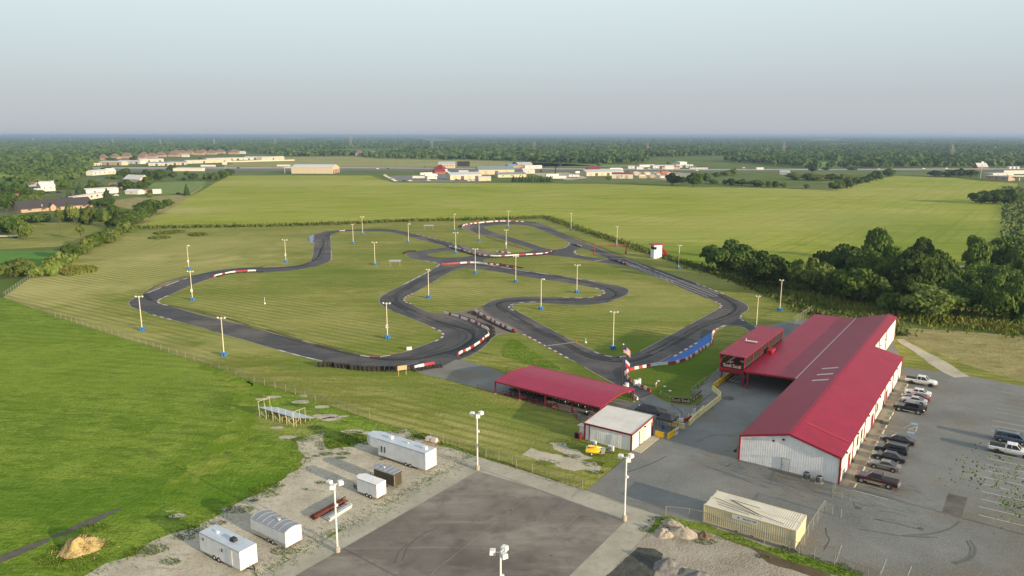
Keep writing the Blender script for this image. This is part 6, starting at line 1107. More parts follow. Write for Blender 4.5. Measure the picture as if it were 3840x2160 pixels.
for s in (-.2, .2): part(MB().tube((s, 0, .1), (s, -.3, 1.2), .03, m_redtrim, 6), 'rail', t); part(MB().lathe([(.001, -.04), (.16, -.04), (.16, .04), (.001, .04)], m_rubber, (s, .05, .16), 10, 'y'), 'wheel', t)
part(MB().box((0, .15, .2), (.5, .35, .25), m_black), 'load', t)
# karts under the shelter
m_kred = paint('red kart bodywork', (.26, .012, .018), .4)
def kart(name, lb, body, x, y, rz, group):
    t = thing(name, lb, 'kart', (x, y), rz, group)
    mb = MB(); mb.add([(-.75, -.5, .08), (.9, -.38, .08), (.9, .38, .08), (-.75, .5, .08), (-.75, -.5, .26), (.55, -.45, .24), (.9, -.3, .3), (.9, .3, .3), (.55, .45, .24), (-.75, .5, .26)], [(3, 2, 1, 0), (4, 5, 8, 9), (5, 6, 7, 8), (0, 1, 6, 5, 4), (2, 3, 9, 8, 7), (1, 2, 7, 6), (3, 0, 4, 9)], body); part(mb, 'bodywork', t)
    mb = MB(); mb.box((-.25, 0, .34), (.5, .42, .16), m_black); mb.add([(-.5, -.2, .42), (-.5, .2, .42), (-.62, .18, .8), (-.62, -.18, .8), (-.58, -.2, .42), (-.58, .2, .42), (-.7, .18, .8), (-.7, -.18, .8)], [(0, 1, 2, 3), (7, 6, 5, 4), (0, 3, 7, 4), (1, 5, 6, 2), (3, 2, 6, 7)], m_black); part(mb, 'seat', t)
    for wx in (.6, -.55):
        for s in (-1, 1): part(MB().lathe([(.06, -.09), (.14, -.09), (.15, 0), (.14, .09), (.06, .09), (.06, -.09)], m_rubber, (wx, s * .56, .15), 10, 'y'), 'wheel', t)
    part(MB().tube((.35, 0, .25), (.15, 0, .5), .03, m_steel, 6), 'steering_column', t); part(MB().box((.86, 0, .36), (.05, .22, .2), m_whitep), 'number_plate', t); return t
def can_pt(x, y): return (-3.49 + math.cos(ca) * x - math.sin(ca) * y, 143.3 + math.sin(ca) * x + math.cos(ca) * y, .05)
kr = None
for i, x in enumerate((2.6, 3.9, 6.9, 8.0, 9.6, 13.5)):
    p = can_pt(x, 1.3); lb = f'red rental kart, {nth(i + 1)} from the left behind the pipe railing'
    if kr is None: kr = kart('kart', lb, m_kred, p[0], p[1], ca + R(200), 'red karts in the shelter'); kr.location = p
    else: dup(kr, p, ca + R(190 + 20 * (i % 3)), lb)
kb = None; j = 0
for row in range(3):
    for i in range(13):
        x, y = 1.8 + i * 1.5 + row * .3, 4.0 + row * 2.4; j += 1
        p = can_pt(x, y); lb = f'black rental kart, {nth(i + 1)} from the left in {("the front", "the middle", "the back")[row]} black row'
        if kb is None: kb = kart('kart', lb, m_black, p[0], p[1], ca + R(175), 'black karts in the shelter'); kb.location = p
        else: dup(kb, p, ca + R(165 + 30 * random.random()), lb)
p = one(CN, 2080, 1060); dup(kb, (*p, .05), ca + R(150), 'black kart with a white nose parked between the shelter and the workshop')
p = one(SH, 965, 240); dup(kb, (*p, .05), R(10), 'black kart standing on the pit lane behind the white post rail')
# white buggy with its driver on the far bend
p = one(A1, 652, 356); bg_ = thing('buggy', 'small white and red open buggy driving on the far left bend', 'buggy', p, R(176))
mb = MB(); loft(mb, [(-1.5, .35, .7, .6, .8, .5), (-.6, .3, .75, .72, .85, .62), (.5, .3, .7, .72, .75, .6), (1.5, .4, .6, .55, .65, .4)], c_white); part(mb, 'body', bg_); part(MB().box((-1.0, 0, 1.0), (.8, 1.0, .3), m_redtrim), 'rear_deck', bg_); part(MB().box((1.2, 0, .72), (.6, .8, .12), m_redtrim), 'hood', bg_)
for wx in (1.1, -1.0):
    for s in (-1, 1): wheel(bg_, wx, s * .75, .34, .28)
for s in (-1, 1): part(MB().tube((-.7, s * .55, .8), (-.3, s * .5, 1.7), .035, m_black, 6), 'roll_bar', bg_)
def person(lb, joints, edges, radii, mats, loc, rz):
    me = bpy.data.meshes.new('person'); me.from_pydata(joints, edges, []); o = bpy.data.objects.new('person', me); COL.objects.link(o)
    sk = o.modifiers.new('skin', 'SKIN'); bm_ = bmesh.new(); bm_.from_mesh(me); ly = bm_.verts.layers.skin.verify()
    for v_, r_ in zip(bm_.verts, radii): v_[ly].radius = (r_, r_)
    bm_.verts.ensure_lookup_table(); bm_.verts[0][ly].use_root = True; bm_.to_mesh(me); bm_.free(); ss = o.modifiers.new('sub', 'SUBSURF'); ss.levels = 1; ss.render_levels = 1
    bpy.context.view_layer.update(); m2 = bpy.data.meshes.new_from_object(o.evaluated_get(bpy.context.evaluated_depsgraph_get())); o.modifiers.clear(); o.data = m2
    for m in mats: m2.materials.append(m)
    for f in m2.polygons: f.material_index = 1 if f.center.z > .62 else 0
    o.location = loc; o.rotation_euler = (0, 0, rz); return tag(o, lb, 'person')
m_skin = paint('skin', (.42, .26, .18), .6)
person('person in dark clothes sitting at the wheel of the white buggy', [(0, 0, 0), (.02, 0, .28), (.04, 0, .5), (.06, 0, .62), (.1, 0, .8), (.05, .2, .5), (.22, .24, .3), (.45, .12, .38), (.05, -.2, .5), (.22, -.24, .3), (.45, -.12, .38), (.42, .12, .05), (.7, .12, -.3), (.42, -.12, .05), (.7, -.12, -.3)],
    [(0, 1), (1, 2), (2, 3), (3, 4), (2, 5), (5, 6), (6, 7), (2, 8), (8, 9), (9, 10), (0, 11), (11, 12), (0, 13), (13, 14)], [.16, .16, .15, .06, .12, .07, .055, .04, .07, .055, .04, .09, .06, .09, .06], [m_black, m_skin], (p[0], p[1], .78), R(176))
# jet skis on their trailer
q0, q1 = one(SH, 165, 690), one(SH, 330, 705); jh = math.atan2(q1[1] - q0[1], q1[0] - q0[0]); t = thing('boat_trailer', 'low silver trailer carrying two yellow jet skis', 'trailer', q0, jh)
for y in (0.1, 1.5): part(MB().beam((-.8, y, .42), (2.0, y, .42), .1, .1, m_steel), 'frame_rail', t)
part(MB().box((.7, .8, .44), (2.6, 1.7, .06), m_alum), 'deck_plate', t); part(MB().beam((1.9, .8, .42), (3.8, .8, .36), .1, .1, m_black), 'drawbar', t); part(MB().box((2.0, .8, .72), (.5, 1.5, .5), m_alum), 'tool_box', t)
for y in (-.1, 1.7): wheel(t, .2, y, .28, .18)
m_jy = paint('yellow watercraft hull', (.62, .45, .01), .3); m_jw = paint('pale watercraft hull', (.62, .56, .30), .3)
for k, (y, m, lb) in enumerate(((.35, m_jy, 'bright yellow jet ski on the near side of the trailer'), (1.3, m_jw, 'yellow and white jet ski behind the brighter one'))):
    o = loc_of(t, .4, y, .5); j_ = thing('jet_ski', lb, 'jet ski', o, jh + R(4))
    mb = MB(); loft(mb, [(-1.25, .12, .3, .42, .36, .34), (-.4, .0, .34, .5, .44, .4), (.5, .0, .38, .46, .52, .34), (1.1, .12, .42, .26, .5, .18), (1.45, .3, .42, .06, .46, .04)], m if k == 0 else c_white); part(mb, 'hull', j_)
    mb = MB(); loft(mb, [(-1.1, .38, .5, .2, .56, .16), (-.2, .42, .56, .22, .64, .17), (.25, .46, .62, .2, .72, .14), (.9, .46, .55, .16, .6, .1)], m_jy); part(mb, 'deck', j_); part(MB().box((-.45, 0, .64), (1.0, .3, .12), m_whitep if k else m_fr), 'seat', j_); part(MB().tube((.3, -.35, .82), (.3, .35, .82), .03, m_black, 6), 'handlebar', j_)
# ---------------------------------------------------------------- heaps of material
def heap(name, lb, T, x, y, rx, ry, h, mat, rz=0.0, z=0.05, cat='heap', amp=.22, k=40):
    q = one(T, x, y); mb = MB(); vs = []; fs = []
    for j in range(17):
        for i in range(k):
            a = 2 * math.pi * i / k; r = j / 16; n = noise.noise((math.cos(a) * r * 2.3 + x, math.sin(a) * r * 2.3 + y, 2)) ; e = 1 + .25 * noise.noise((math.cos(a) * 1.2 + x * .1, math.sin(a) * 1.2, 5))
            hh = h * max(0, (1 - r ** 1.3)) * (1 + n * amp * 3) + .05 * noise.noise((math.cos(a) * r * 9, math.sin(a) * r * 9, 4)) * (1 - r); vs.append((rx * e * r * math.cos(a), ry * e * r * math.sin(a), max(hh, -.02)))
    for j in range(16):
        for i in range(k): fs.append((j * k + i, (j + 1) * k + i, (j + 1) * k + (i + 1) % k, j * k + (i + 1) % k))
    mb.add(vs, fs, mat); return tag(mb.build(name, None, (*q, z), rz, True), lb, cat)
m_tang = lerp_mat('tan gravel', [(.24, .20, .145), (.38, .33, .26), (.48, .43, .36)], scale=2.2, detail=8, rough=1, bump=.8, bscale=7)
m_greyg = lerp_mat('grey gravel', [(.13, .135, .14), (.20, .20, .20), (.28, .26, .23)], scale=2.5, detail=8, rough=1, bump=.8, bscale=8); m_brng = lerp_mat('brown rubble', [(.13, .09, .055), (.24, .18, .12)], scale=2.5, detail=8, rough=1, bump=1, bscale=6)
heap('gravel_heap', 'large tan gravel heap at the end of the concrete apron', L3, 1600, 1060, 2.1, 1.2, 1.1, m_tang, R(-20)); heap('gravel_heap', 'pale gravel heap at the upper left of the large tan heap', L3, 1500, 965, 1.6, .9, .7, m_tang, R(-30)); heap('gravel_heap', 'tan gravel ridge leaning toward the concrete apron', L3, 1420, 1060, 1.3, 1.2, .75, m_tang, R(40)); heap('rubble_heap', 'small brown rubble heap with weeds at its foot', L3, 1800, 1085, 1.2, .8, .75, m_brng, R(-20))
heap('gravel_heap', 'grey gravel heap on the dark millings nearest the camera', L3, 1480, 1370, 2.1, 1.7, 1.1, m_greyg); heap('gravel_heap', 'grey gravel heap at the bottom edge of the dirt yard', L3, 1760, 1470, 1.9, 1.3, .8, m_greyg)
m_straw = lerp_mat('dry straw', [(.30, .21, .07), (.46, .33, .13), (.55, .42, .2)], scale=1.2, detail=9, rough=1, bump=1, bscale=4, layers=[((.12, .15, .03, .8), .5, .62, .06, (1, 1, 1), 0)])
heap('straw_mound', 'golden dry straw mound in the tall grass at the lower left', L1, 760, 1190, 2.5, 2.3, 1.5, m_straw, .3, amp=.35)
# ---------------------------------------------------------------- foliage
def leaf_mat(name, c0, c1, c2, sc=0.35):
    m = lerp_mat(name, [c0, c1, c2], scale=sc, detail=4, rough=.75, spec=.15, transl=.25, ramp=(.34, .68)); t = m.node_tree; N, L = t.nodes, t.links
    b = N['Principled BSDF']; src = b.inputs['Base Color'].links[0].from_socket; oi = N.new('ShaderNodeObjectInfo'); h = N.new('ShaderNodeHueSaturation'); L.new(src, h.inputs['Color'])
    mr = N.new('ShaderNodeMapRange'); mr.inputs['To Min'].default_value = .75; mr.inputs['To Max'].default_value = 1.3; L.new(oi.outputs['Random'], mr.inputs['Value']); L.new(mr.outputs[0], h.inputs['Value']); L.new(h.outputs[0], b.inputs['Base Color'])
    for l in list(t.links):
        if l.to_node.type == 'BSDF_TRANSLUCENT': L.new(h.outputs[0], l.to_node.inputs[0])
    return m
m_leaf = leaf_mat('broad leaves', (.034, .075, .008), (.065, .12, .013), (.115, .17, .026)); m_leafd = leaf_mat('dark leaves', (.024, .056, .008), (.045, .086, .012), (.08, .125, .02)); m_leafo = leaf_mat('olive leaves', (.06, .10, .013), (.105, .15, .024), (.165, .205, .048)); m_pine = leaf_mat('cedar needles', (.028, .062, .016), (.05, .092, .02), (.08, .125, .034))
m_bark = lerp_mat('bark', [(.06, .045, .03), (.11, .085, .06)], scale=2, rough=.95, world=False)
def mesh_np(name, V, F, mat, smooth=False):
    me = bpy.data.meshes.new(name); n = len(V); k = F.shape[1]; me.vertices.add(n); me.vertices.foreach_set('co', V.astype(np.float32).ravel()); me.loops.add(F.size); me.loops.foreach_set('vertex_index', F.astype(np.int32).ravel()); me.polygons.add(len(F)); me.polygons.foreach_set('loop_start', np.arange(0, F.size, k, dtype=np.int32)); me.polygons.foreach_set('loop_total', np.full(len(F), k, np.int32)); me.materials.append(mat); me.update(calc_edges=True); return me
def leaves(P, Nn, S):
    """one bent leaf-clump quad per point P with normal Nn and size S"""
    n = len(P); Nn = Nn / np.linalg.norm(Nn, axis=1, keepdims=True); r = rng.normal(size=(n, 3)); a = np.cross(Nn, r); a /= np.linalg.norm(a, axis=1, keepdims=True); b = np.cross(Nn, a)
    S = S[:, None]; e = rng.uniform(.55, 1.1, (n, 4, 1)); V = np.stack([P + (a * e[:, 0] + b * .25) * S, P + (b * e[:, 1]) * S, P - (a * e[:, 2]) * S, P - (b * e[:, 3] + a * .2) * S], 1).reshape(-1, 3); return V, np.arange(n * 4).reshape(n, 4)
def crown_mesh(seed, n, size, kind='broad', mat=None):
    """unit crown: radius about 1 wide, from z 0 to 1"""
    g = np.random.default_rng(seed)
    if kind == 'cone':
        z = g.uniform(0, 1, n) ** 1.25; a = g.uniform(0, 2 * np.pi, n); rr = (1 - z) ** .85 * (0.75 + .25 * np.sin(a * 5 + z * 22)) * g.uniform(.7, 1.05, n); P = np.stack([rr * np.cos(a), rr * np.sin(a), z], 1); Nn = np.stack([np.cos(a), np.sin(a), .5 + 0 * a], 1) + g.normal(0, .35, (n, 3))
    else:
        nl = {'broad': 24, 'tall': 12, 'shrub': 12}.get(kind, 15); c = g.normal(size=(nl, 3)); c /= np.linalg.norm(c, axis=1, keepdims=True); c *= g.uniform(.38, .80, (nl, 1)); c[:, 2] = .46 + c[:, 2] * .50; c[0] = (0, 0, .44); lr = g.uniform(.16, .40, nl); lr[0] = .58
        w = lr ** 2; w /= w.sum(); i = g.choice(nl, n, p=w); d = g.normal(size=(n, 3)); d /= np.linalg.norm(d, axis=1, keepdims=True); d[:, 2] = np.where(d[:, 2] < -.45, -d[:, 2], d[:, 2])
        P = c[i] + d * lr[i][:, None] * g.uniform(.72, 1.08, (n, 1)) * np.array([1, 1, .72]); Nn = d + g.normal(0, .42, (n, 3)); P[:, 2] = np.clip(P[:, 2], .03, 1.05)
    V, F = leaves(P, Nn, size * g.uniform(.6, 1.3, n)); return mesh_np('crown', V, F, mat or m_leaf)
def trunk_mesh(kind, seed):
    g = random.Random(seed); mb = MB(); top = .5 if kind != 'cone' else .7; mb.tube((0, 0, 0), (g.uniform(-.03, .03), 0, top * .5), .055, m_bark, 8, .042); mb.tube((g.uniform(-.03, .03), 0, top * .5), (0, 0, top), .042, m_bark, 7, .022)
    if kind != 'cone':
        for k in range(6): a = k * 1.05 + g.random(); z = g.uniform(.2, .42); mb.tube((0, 0, z), (.42 * math.cos(a), .42 * math.sin(a), z + g.uniform(.2, .36)), .024, m_bark, 5, .009)
    o = mb.build('trunk'); me = o.data; bpy.data.objects.remove(o); return me
CR = {k: [crown_mesh(11 * i + 5, n, s, kd, mt) for i in range(nv)] for k, n, s, kd, mt, nv in (('broad', 4600, .068, 'broad', m_leaf, 4), ('dark', 4600, .068, 'broad', m_leafd, 4), ('olive', 3600, .072, 'broad', m_leafo, 3), ('cone', 900, .11, 'cone', m_pine, 2), ('shrub', 1100, .13, 'shrub', m_leaf, 2), ('oshrub', 1100, .13, 'shrub', m_leafo, 2), ('thin', 420, .10, 'broad', m_leafo, 1), ('sparse', 900, .017, 'broad', m_leaf, 1))}
TR = {'cone': trunk_mesh('cone', 1), 'broad': trunk_mesh('broad', 2)}
CAT = {'shrub': ('bush', 'bush'), 'oshrub': ('bush', 'bush'), 'cone': ('cedar_tree', 'tree'), 'thin': ('young_tree', 'tree'), 'sparse': ('young_tree', 'tree')}
def tree_at(x, y, w, h, kind, lb, group=None, z=0.0):
    nm, cat = CAT.get(kind, ('broadleaf_tree', 'tree')); t = thing(nm, lb, cat, (x, y, z), random.uniform(0, 6.28), group); lo = {'shrub': .02, 'oshrub': .02, 'cone': .06, 'thin': .3}.get(kind, .05) * h
    o = bpy.data.objects.new('crown', random.choice(CR[kind])); COL.objects.link(o); o.parent = t; o.location = (0, 0, lo); o.scale = (w / 1.75, w / 1.75, (h - lo) * .97); o.scale.x *= random.uniform(.9, 1.1)
    if kind == 'cone': o.scale.x = o.scale.y = w / 2
    o = bpy.data.objects.new('trunk', TR['cone' if kind == 'cone' else 'broad']); COL.objects.link(o); o.parent = t; o.scale = (w * .2, w * .2, h) if kind == 'sparse' else (w * .62 if kind != 'cone' else w * .5, w * .62 if kind != 'cone' else w * .5, h); return t
def tree_px(T, xl, xr, yt, yb, kind, lb, group=None):
    p = T((xl, yb), (xr, yb), ((xl + xr) / 2, yt)); q = G((p[0][0] + p[1][0]) / 2, p[0][1]); dist = math.sqrt(q[0] ** 2 + q[1] ** 2 + CAM_H ** 2); m = dist / FOC; w = (p[1][0] - p[0][0]) * m; h = (p[0][1] - p[2][1]) * m * 1.04
    h = max(h - w * .16, h * .66) if kind not in ('cone', 'thin') else h
    tree_at(q[0], q[1] + w * .15, w, h, kind, lb, group)
GV = tile(2640, 840, 1200, 1456)
# the grove right of the track
for xl, xr, yt, yb, k, lb in ((28, 242, 56, 222, 'dark', 'tall dark tree standing alone at the left end of the grove'), (190, 385, 112, 285, 'dark', 'dark tree second from the left in the grove'), (428, 595, 152, 318, 'olive', 'lighter tree at the front of the grove behind the corner floodlight'), (580, 850, 192, 368, 'broad', 'broad round tree at the front middle of the grove'), (922, 1162, 262, 432, 'olive', 'bright olive tree with a drooping crown at the front of the grove'),
    (540, 720, 75, 260, 'dark', 'dark tree behind the broad round tree'), (715, 850, 22, 230, 'dark', 'tallest rounded tree at the back of the grove'), (790, 960, 108, 300, 'broad', 'tree left of the small dark back tree in the grove'), (940, 1032, 62, 190, 'dark', 'small dark round tree at the back edge of the grove'), (850, 1060, 130, 330, 'dark', 'wide dark tree in the heart of the grove'), (1000, 1170, 120, 300, 'broad', 'tree in the grove left of the red car'), (1195, 1300, 55, 215, 'broad', 'tree at the back right of the grove left of the darkest crown'), (1275, 1445, 50, 215, 'dark', 'big dark tree behind the grey roof at the right of the grove'), (1165, 1350, 165, 300, 'broad', 'tree hiding most of the grey roof'), (1290, 1430, 190, 320, 'broad', 'tree in front of the grey roof at the far right'),
    (1380, 1500, 280, 450, 'dark', 'dark tree at the right edge of the picture in the grove'), (1130, 1290, 245, 400, 'dark', 'dark tree right of the bright olive tree'), (1260, 1410, 270, 440, 'broad', 'tree near the right edge in front of the dark grove'), (880, 1010, 215, 360, 'dark', 'dark tree just behind the bright olive tree'), (1420, 1500, 150, 260, 'broad', 'narrow tree at the right edge behind the grove'), (780, 905, 300, 402, 'shrub', 'bright bush low between two front trees of the grove'), (385, 450, 150, 262, 'broad', 'slim tree in the gap at the left of the grove'), (660, 790, 110, 290, 'broad', 'mid green tree behind the broad round tree'), (560, 680, 200, 300, 'dark', 'low dark tree between the two front trees'), (1060, 1180, 205, 330, 'broad', 'tree directly below the red car')):
    tree_px(GV, xl, xr, yt, yb, k, lb, 'trees of the grove')
# hedge row and gardens on the left
for xl, xr, yt, yb, k, lb in ((-20, 260, 1250, 1449, 'olive', 'round olive tree in the lower left corner by the mown grass'), (370, 560, 1290, 1435, 'oshrub', 'hedge bush nearest the fence corner'), (530, 745, 1180, 1345, 'oshrub', 'second hedge bush from the fence corner'), (735, 905, 1075, 1215, 'oshrub', 'third hedge bush from the fence corner'), (850, 965, 1025, 1160, 'oshrub', 'fourth hedge bush from the fence corner'), (270, 430, 1320, 1449, 'oshrub', 'low hedge bush touching the fence corner bush'), (440, 620, 1225, 1395, 'oshrub', 'hedge bush filling the space after the nearest one'), (630, 800, 1120, 1285, 'broad', 'taller green bush in the middle of the hedge'), (790, 925, 1050, 1190, 'oshrub', 'hedge bush just below the thin sapling'), (880, 1030, 995, 1140, 'broad', 'green hedge bush right of the thin sapling'), (1000, 1180, 940, 1085, 'oshrub', 'hedge bush below the wide field corner tree'), (1180, 1330, 880, 1000, 'oshrub', 'last hedge bush at the ditch end'), (775, 850, 930, 1080, 'thin', 'thin sapling sticking out of the hedge'), (925, 1115, 975, 1110, 'oshrub', 'fifth hedge bush from the fence corner'), (1085, 1255, 915, 1035, 'oshrub', 'sixth hedge bush from the fence corner'), (1105, 1335, 815, 955, 'broad', 'leafy tree at the corner of the bright crop field'), (1150, 1460, 738, 905, 'broad', 'wide tree behind the corner of the crop field'), (1335, 1605, 645, 815, 'dark', 'big dark tree at the left edge of the crop field'), (1625, 1735, 650, 735, 'shrub', 'small bush beside the bare field edge'),
    (-60, 145, 825, 1005, 'dark', 'dark tree at the left edge above the open lawn'), (175, 310, 875, 1068, 'olive', 'young round tree beside the flat trailer'), (65, 215, 800, 900, 'shrub', 'dark bush left of the long dark roof'), (210, 445, 778, 895, 'shrub', 'wide bush in front of the long dark roof'), (560, 640, 780, 955, 'thin', 'thin pale tree in front of the long dark roof'), (615, 745, 738, 885, 'cone', 'dark cedar right of the porch'), (695, 795, 760, 935, 'thin', 'pale spindly conifer before the long house'), (780, 870, 765, 915, 'cone', 'dark cedar in the middle of the garden row'), (825, 940, 728, 925, 'olive', 'pale bushy tree in the garden row'), (915, 1000, 765, 895, 'dark', 'dark tree at the right end of the long house'), (975, 1055, 730, 885, 'cone', 'dark cedar near the right end of the long house'), (1035, 1115, 785, 945, 'olive', 'olive tree at the right end of the garden row'), (1065, 1180, 718, 855, 'dark', 'dark tree just left of the field corner trees'), (925, 1110, 628, 745, 'dark', 'wide dark bush beside the long white mobile home'),
    (738, 862, 525, 645, 'cone', 'full cedar beside the side road'), (658, 722, 570, 652, 'cone', 'small cedar left of the full cedar by the road'), (865, 1005, 468, 575, 'broad', 'spreading tree above the side road bend'), (1020, 1105, 515, 580, 'shrub', 'bush left of the small brick house'), (1030, 1112, 570, 645, 'cone', 'cedar in front of the long white shed'), (555, 715, 458, 560, 'broad', 'tree right of the white house cluster'), (235, 405, 548, 625, 'shrub', 'low bush in front of the white house cluster'), (95, 245, 508, 625, 'dark', 'dark tree left of the white house cluster'), (-40, 130, 605, 790, 'dark', 'dark tree at the left edge beside the road'), (125, 295, 612, 715, 'broad', 'tree in front of the red container'), (275, 405, 598, 690, 'olive', 'pale bush right of the red container'), (1210, 1355, 458, 575, 'dark', 'dark tree in front of the tan gabled house'), (1355, 1445, 488, 555, 'broad', 'small tree right of the tan gabled house'), (1405, 1530, 428, 545, 'broad', 'tree at the right end of the tan gabled house'), (1185, 1315, 338, 455, 'dark', 'tall dark tree behind the tan gabled house'), (1305, 1425, 378, 455, 'dark', 'dark tree second in the line behind the tan house'), (1415, 1525, 358, 445, 'dark', 'dark tree third in the line behind the tan house'), (1515, 1640, 352, 480, 'dark', 'tall tree at the end of the line behind the tan house'), (1595, 1695, 368, 445, 'broad', 'round tree left of the long white trailer house'), (1690, 1775, 378, 445, 'broad', 'round tree below the long white trailer house'), (1672, 1782, 308, 378, 'dark', 'dark round tree at the left end of the long white trailer house'),
    (1838, 1912, 525, 625, 'cone', 'lone cedar at the edge of the bright crop field'), (1848, 1912, 378, 435, 'broad', 'small round tree in the open pasture'), (1895, 1995, 398, 475, 'broad', 'round tree in the pasture near the field hedge'), (2038, 2122, 393, 475, 'dark', 'first tree of the hedge leading to the road sign'), (2115, 2195, 388, 475, 'broad', 'second tree of the hedge leading to the road sign'), (2175, 2265, 378, 468, 'dark', 'third tree of the hedge leading to the road sign'), (2218, 2295, 358, 445, 'broad', 'fourth tree of the hedge leading to the road sign'), (2268, 2345, 345, 425, 'dark', 'tree beside the road sign'), (1022, 1108, 330, 378, 'dark', 'dark round tree by the storage sheds'), (1088, 1195, 413, 458, 'shrub', 'bush right of the white mobile home'), (1815, 1862, 438, 472, 'shrub', 'small dark bush in the pasture'), (1468, 1535, 588, 645, 'shrub', 'bush between the white sheds'), (1310, 1380, 225, 280, 'dark', 'dark tree among the brown roofed houses'), (1065, 1145, 235, 275, 'broad', 'tree before the leftmost brown roofed houses'), (1590, 1650, 245, 272, 'broad', 'small tree behind the blue roofed sheds'), (1995, 2030, 235, 262, 'shrub', 'small tree below the row of brown roofs'), (2255, 2330, 230, 258, 'shrub', 'small tree by the end storage shed'), (30, 110, 590, 640, 'shrub', 'bush above the red container')):
    tree_px(C1, xl, xr, yt, yb, k, lb, 'garden and hedge trees on the left')
for T, nm, rows in ((C3, 'by the far lots', ((1535, 1697, 388, 528, 'dark', 'left one of two big dark round trees beyond the crop field'), (1753, 1917, 388, 540, 'dark', 'right one of two big dark round trees beyond the crop field'), (1688, 1765, 428, 500, 'dark', 'lower tree between the two big round trees'), (1912, 1995, 398, 505, 'broad', 'tree touching the right big round tree'), (1985, 2092, 448, 508, 'shrub', 'low bush right of the big round trees'), (2028, 2105, 383, 440, 'broad', 'tree behind the low bush'), (2108, 2195, 360, 428, 'olive', 'left pale tree near the far highway'), (2188, 2282, 345, 425, 'olive', 'right pale tree near the far highway'), (2113, 2172, 460, 520, 'broad', 'first bush of the field edge row'), (2168, 2265, 443, 525, 'dark', 'second bush of the field edge row'), (2258, 2372, 448, 525, 'dark', 'third bush of the field edge row'), (2378, 2542, 443, 535, 'broad', 'wide last bush of the field edge row'), (853, 912, 283, 332, 'olive', 'lone pale tree beyond the highway'), (280, 306, 353, 392, 'cone', 'small cedar beside the cream shop'), (1245, 1345, 195, 262, 'dark', 'dark clump before the far pylon'), (345, 480, 210, 288, 'dark', 'dark tree mass behind the highway sign'), (1550, 1590, 282, 312, 'shrub', 'small dark tree above the lumber lot'), (945, 1000, 425, 472, 'shrub', 'bush in front of the maroon roofed shop'))),
    (C4, 'beyond the right field', ((-20, 40, 470, 545, 'broad', 'first small bush on the right pasture'), (38, 122, 473, 545, 'dark', 'second small bush on the right pasture'), (128, 205, 488, 545, 'shrub', 'third small bush on the right pasture'), (368, 425, 500, 555, 'shrub', 'lone bush on the right pasture'), (200, 365, 375, 470, 'olive', 'left pale tree of the pasture row'), (362, 575, 373, 475, 'olive', 'wide pale tree of the pasture row'), (575, 700, 395, 475, 'dark', 'dark tree of the pasture row'), (695, 855, 395, 475, 'olive', 'right pale tree of the pasture row'), (640, 765, 468, 575, 'broad', 'first tree of the slanting hedge'), (750, 865, 458, 555, 'dark', 'second tree of the slanting hedge'), (845, 945, 438, 525, 'broad', 'third tree of the slanting hedge'), (930, 1045, 418, 495, 'dark', 'fourth tree of the slanting hedge'), (1035, 1172, 368, 475, 'broad', 'fifth tree of the slanting hedge'), (1155, 1272, 348, 435, 'broad', 'last tree of the slanting hedge'), (2078, 2240, 568, 710, 'dark', 'left tree of the dark clump in the right field'), (2200, 2360, 558, 712, 'dark', 'second tree of the dark clump in the right field'), (2325, 2465, 558, 712, 'dark', 'third tree of the dark clump in the right field'), (2440, 2545, 588, 700, 'broad', 'right tree of the dark clump in the right field'), (1628, 1755, 368, 438, 'dark', 'dark tree left of the yellowish one near the fuel station'), (1768, 1892, 358, 438, 'olive', 'yellowish tree near the fuel station'), (1868, 1995, 350, 442, 'dark', 'dark tree right of the yellowish one'), (1975, 2122, 360, 442, 'dark', 'dark tree beside the tall fuel station sign'), (405, 495, 320, 395, 'dark', 'dark round tree before the far green field'), (555, 625, 328, 372, 'dark', 'small dark tree in the far green field'), (815, 910, 330, 372, 'dark', 'dark bush at the corner of the far green field')))):
    for xl, xr, yt, yb, k, lb in rows: tree_px(T, xl, xr, yt, yb, k, lb, 'trees ' + nm)
for i in range(13):
    x = 15 + i * 31; tree_px(C3, x - 26, x + 26, 425 + (i * 37) % 22, 492, 'cone', f'young cedar, {nth(i + 1)} from the green roofed hall in the cedar row', 'cedar row beyond the crop field')
tree_px(D0, 2512, 2790, 1160, 1385, 'sparse', 'thinly leaved tree at the right edge over the parking bays')

# ---------------------------------------------------------------- tall grass, weeds and tufts
m_tall = lerp_mat('tall ditch grass', [(.045, .085, .012), (.085, .13, .02), (.16, .18, .05)], scale=.4, rough=1, spec=.05, transl=.2); m_weed = lerp_mat('seeding weeds', [(.07, .125, .012), (.115, .165, .02), (.24, .225, .06)], scale=.35, rough=1, spec=.05, transl=.2); m_tuft = lerp_mat('grass tufts', [(.05, .10, .008), (.09, .15, .015), (.15, .18, .04)], scale=.9, rough=1, spec=.05, transl=.2)
def blades(name, P, H, Wd, mat, kind='stuff', lean=.35):
    n = len(P); a = rng.uniform(0, 2 * np.pi, n); d = np.stack([np.cos(a), np.sin(a), 0 * a], 1) * Wd[:, None]; l = rng.normal(0, lean, (n, 3)) * H[:, None]; l[:, 2] = 0; up = np.stack([0 * a, 0 * a, H], 1)
    B = np.c_[P, np.full(n, -.03)]; V = np.stack([B - d, B + d, B + up * .6 + d * .8 + l * .5, B + up + l, B + up * .62 - d * .8 + l * .4], 1).reshape(-1, 3); me = mesh_np(name, V, np.arange(n * 5).reshape(n, 5), mat); o = bpy.data.objects.new(name, me); COL.objects.link(o); o['kind'] = kind; return o
def along(pts_, width, per_m):
    out_ = []
    for a, b in zip(pts_, pts_[1:]):
        L = math.dist(a, b); n = int(L * per_m); t = rng.random(n); o = rng.normal(0, width / 2.2, n); dx, dy = (b[0] - a[0]) / L, (b[1] - a[1]) / L; out_.append(np.stack([a[0] + dx * L * t - dy * o, a[1] + dy * L * t + dx * o], 1))
    return np.concatenate(out_)
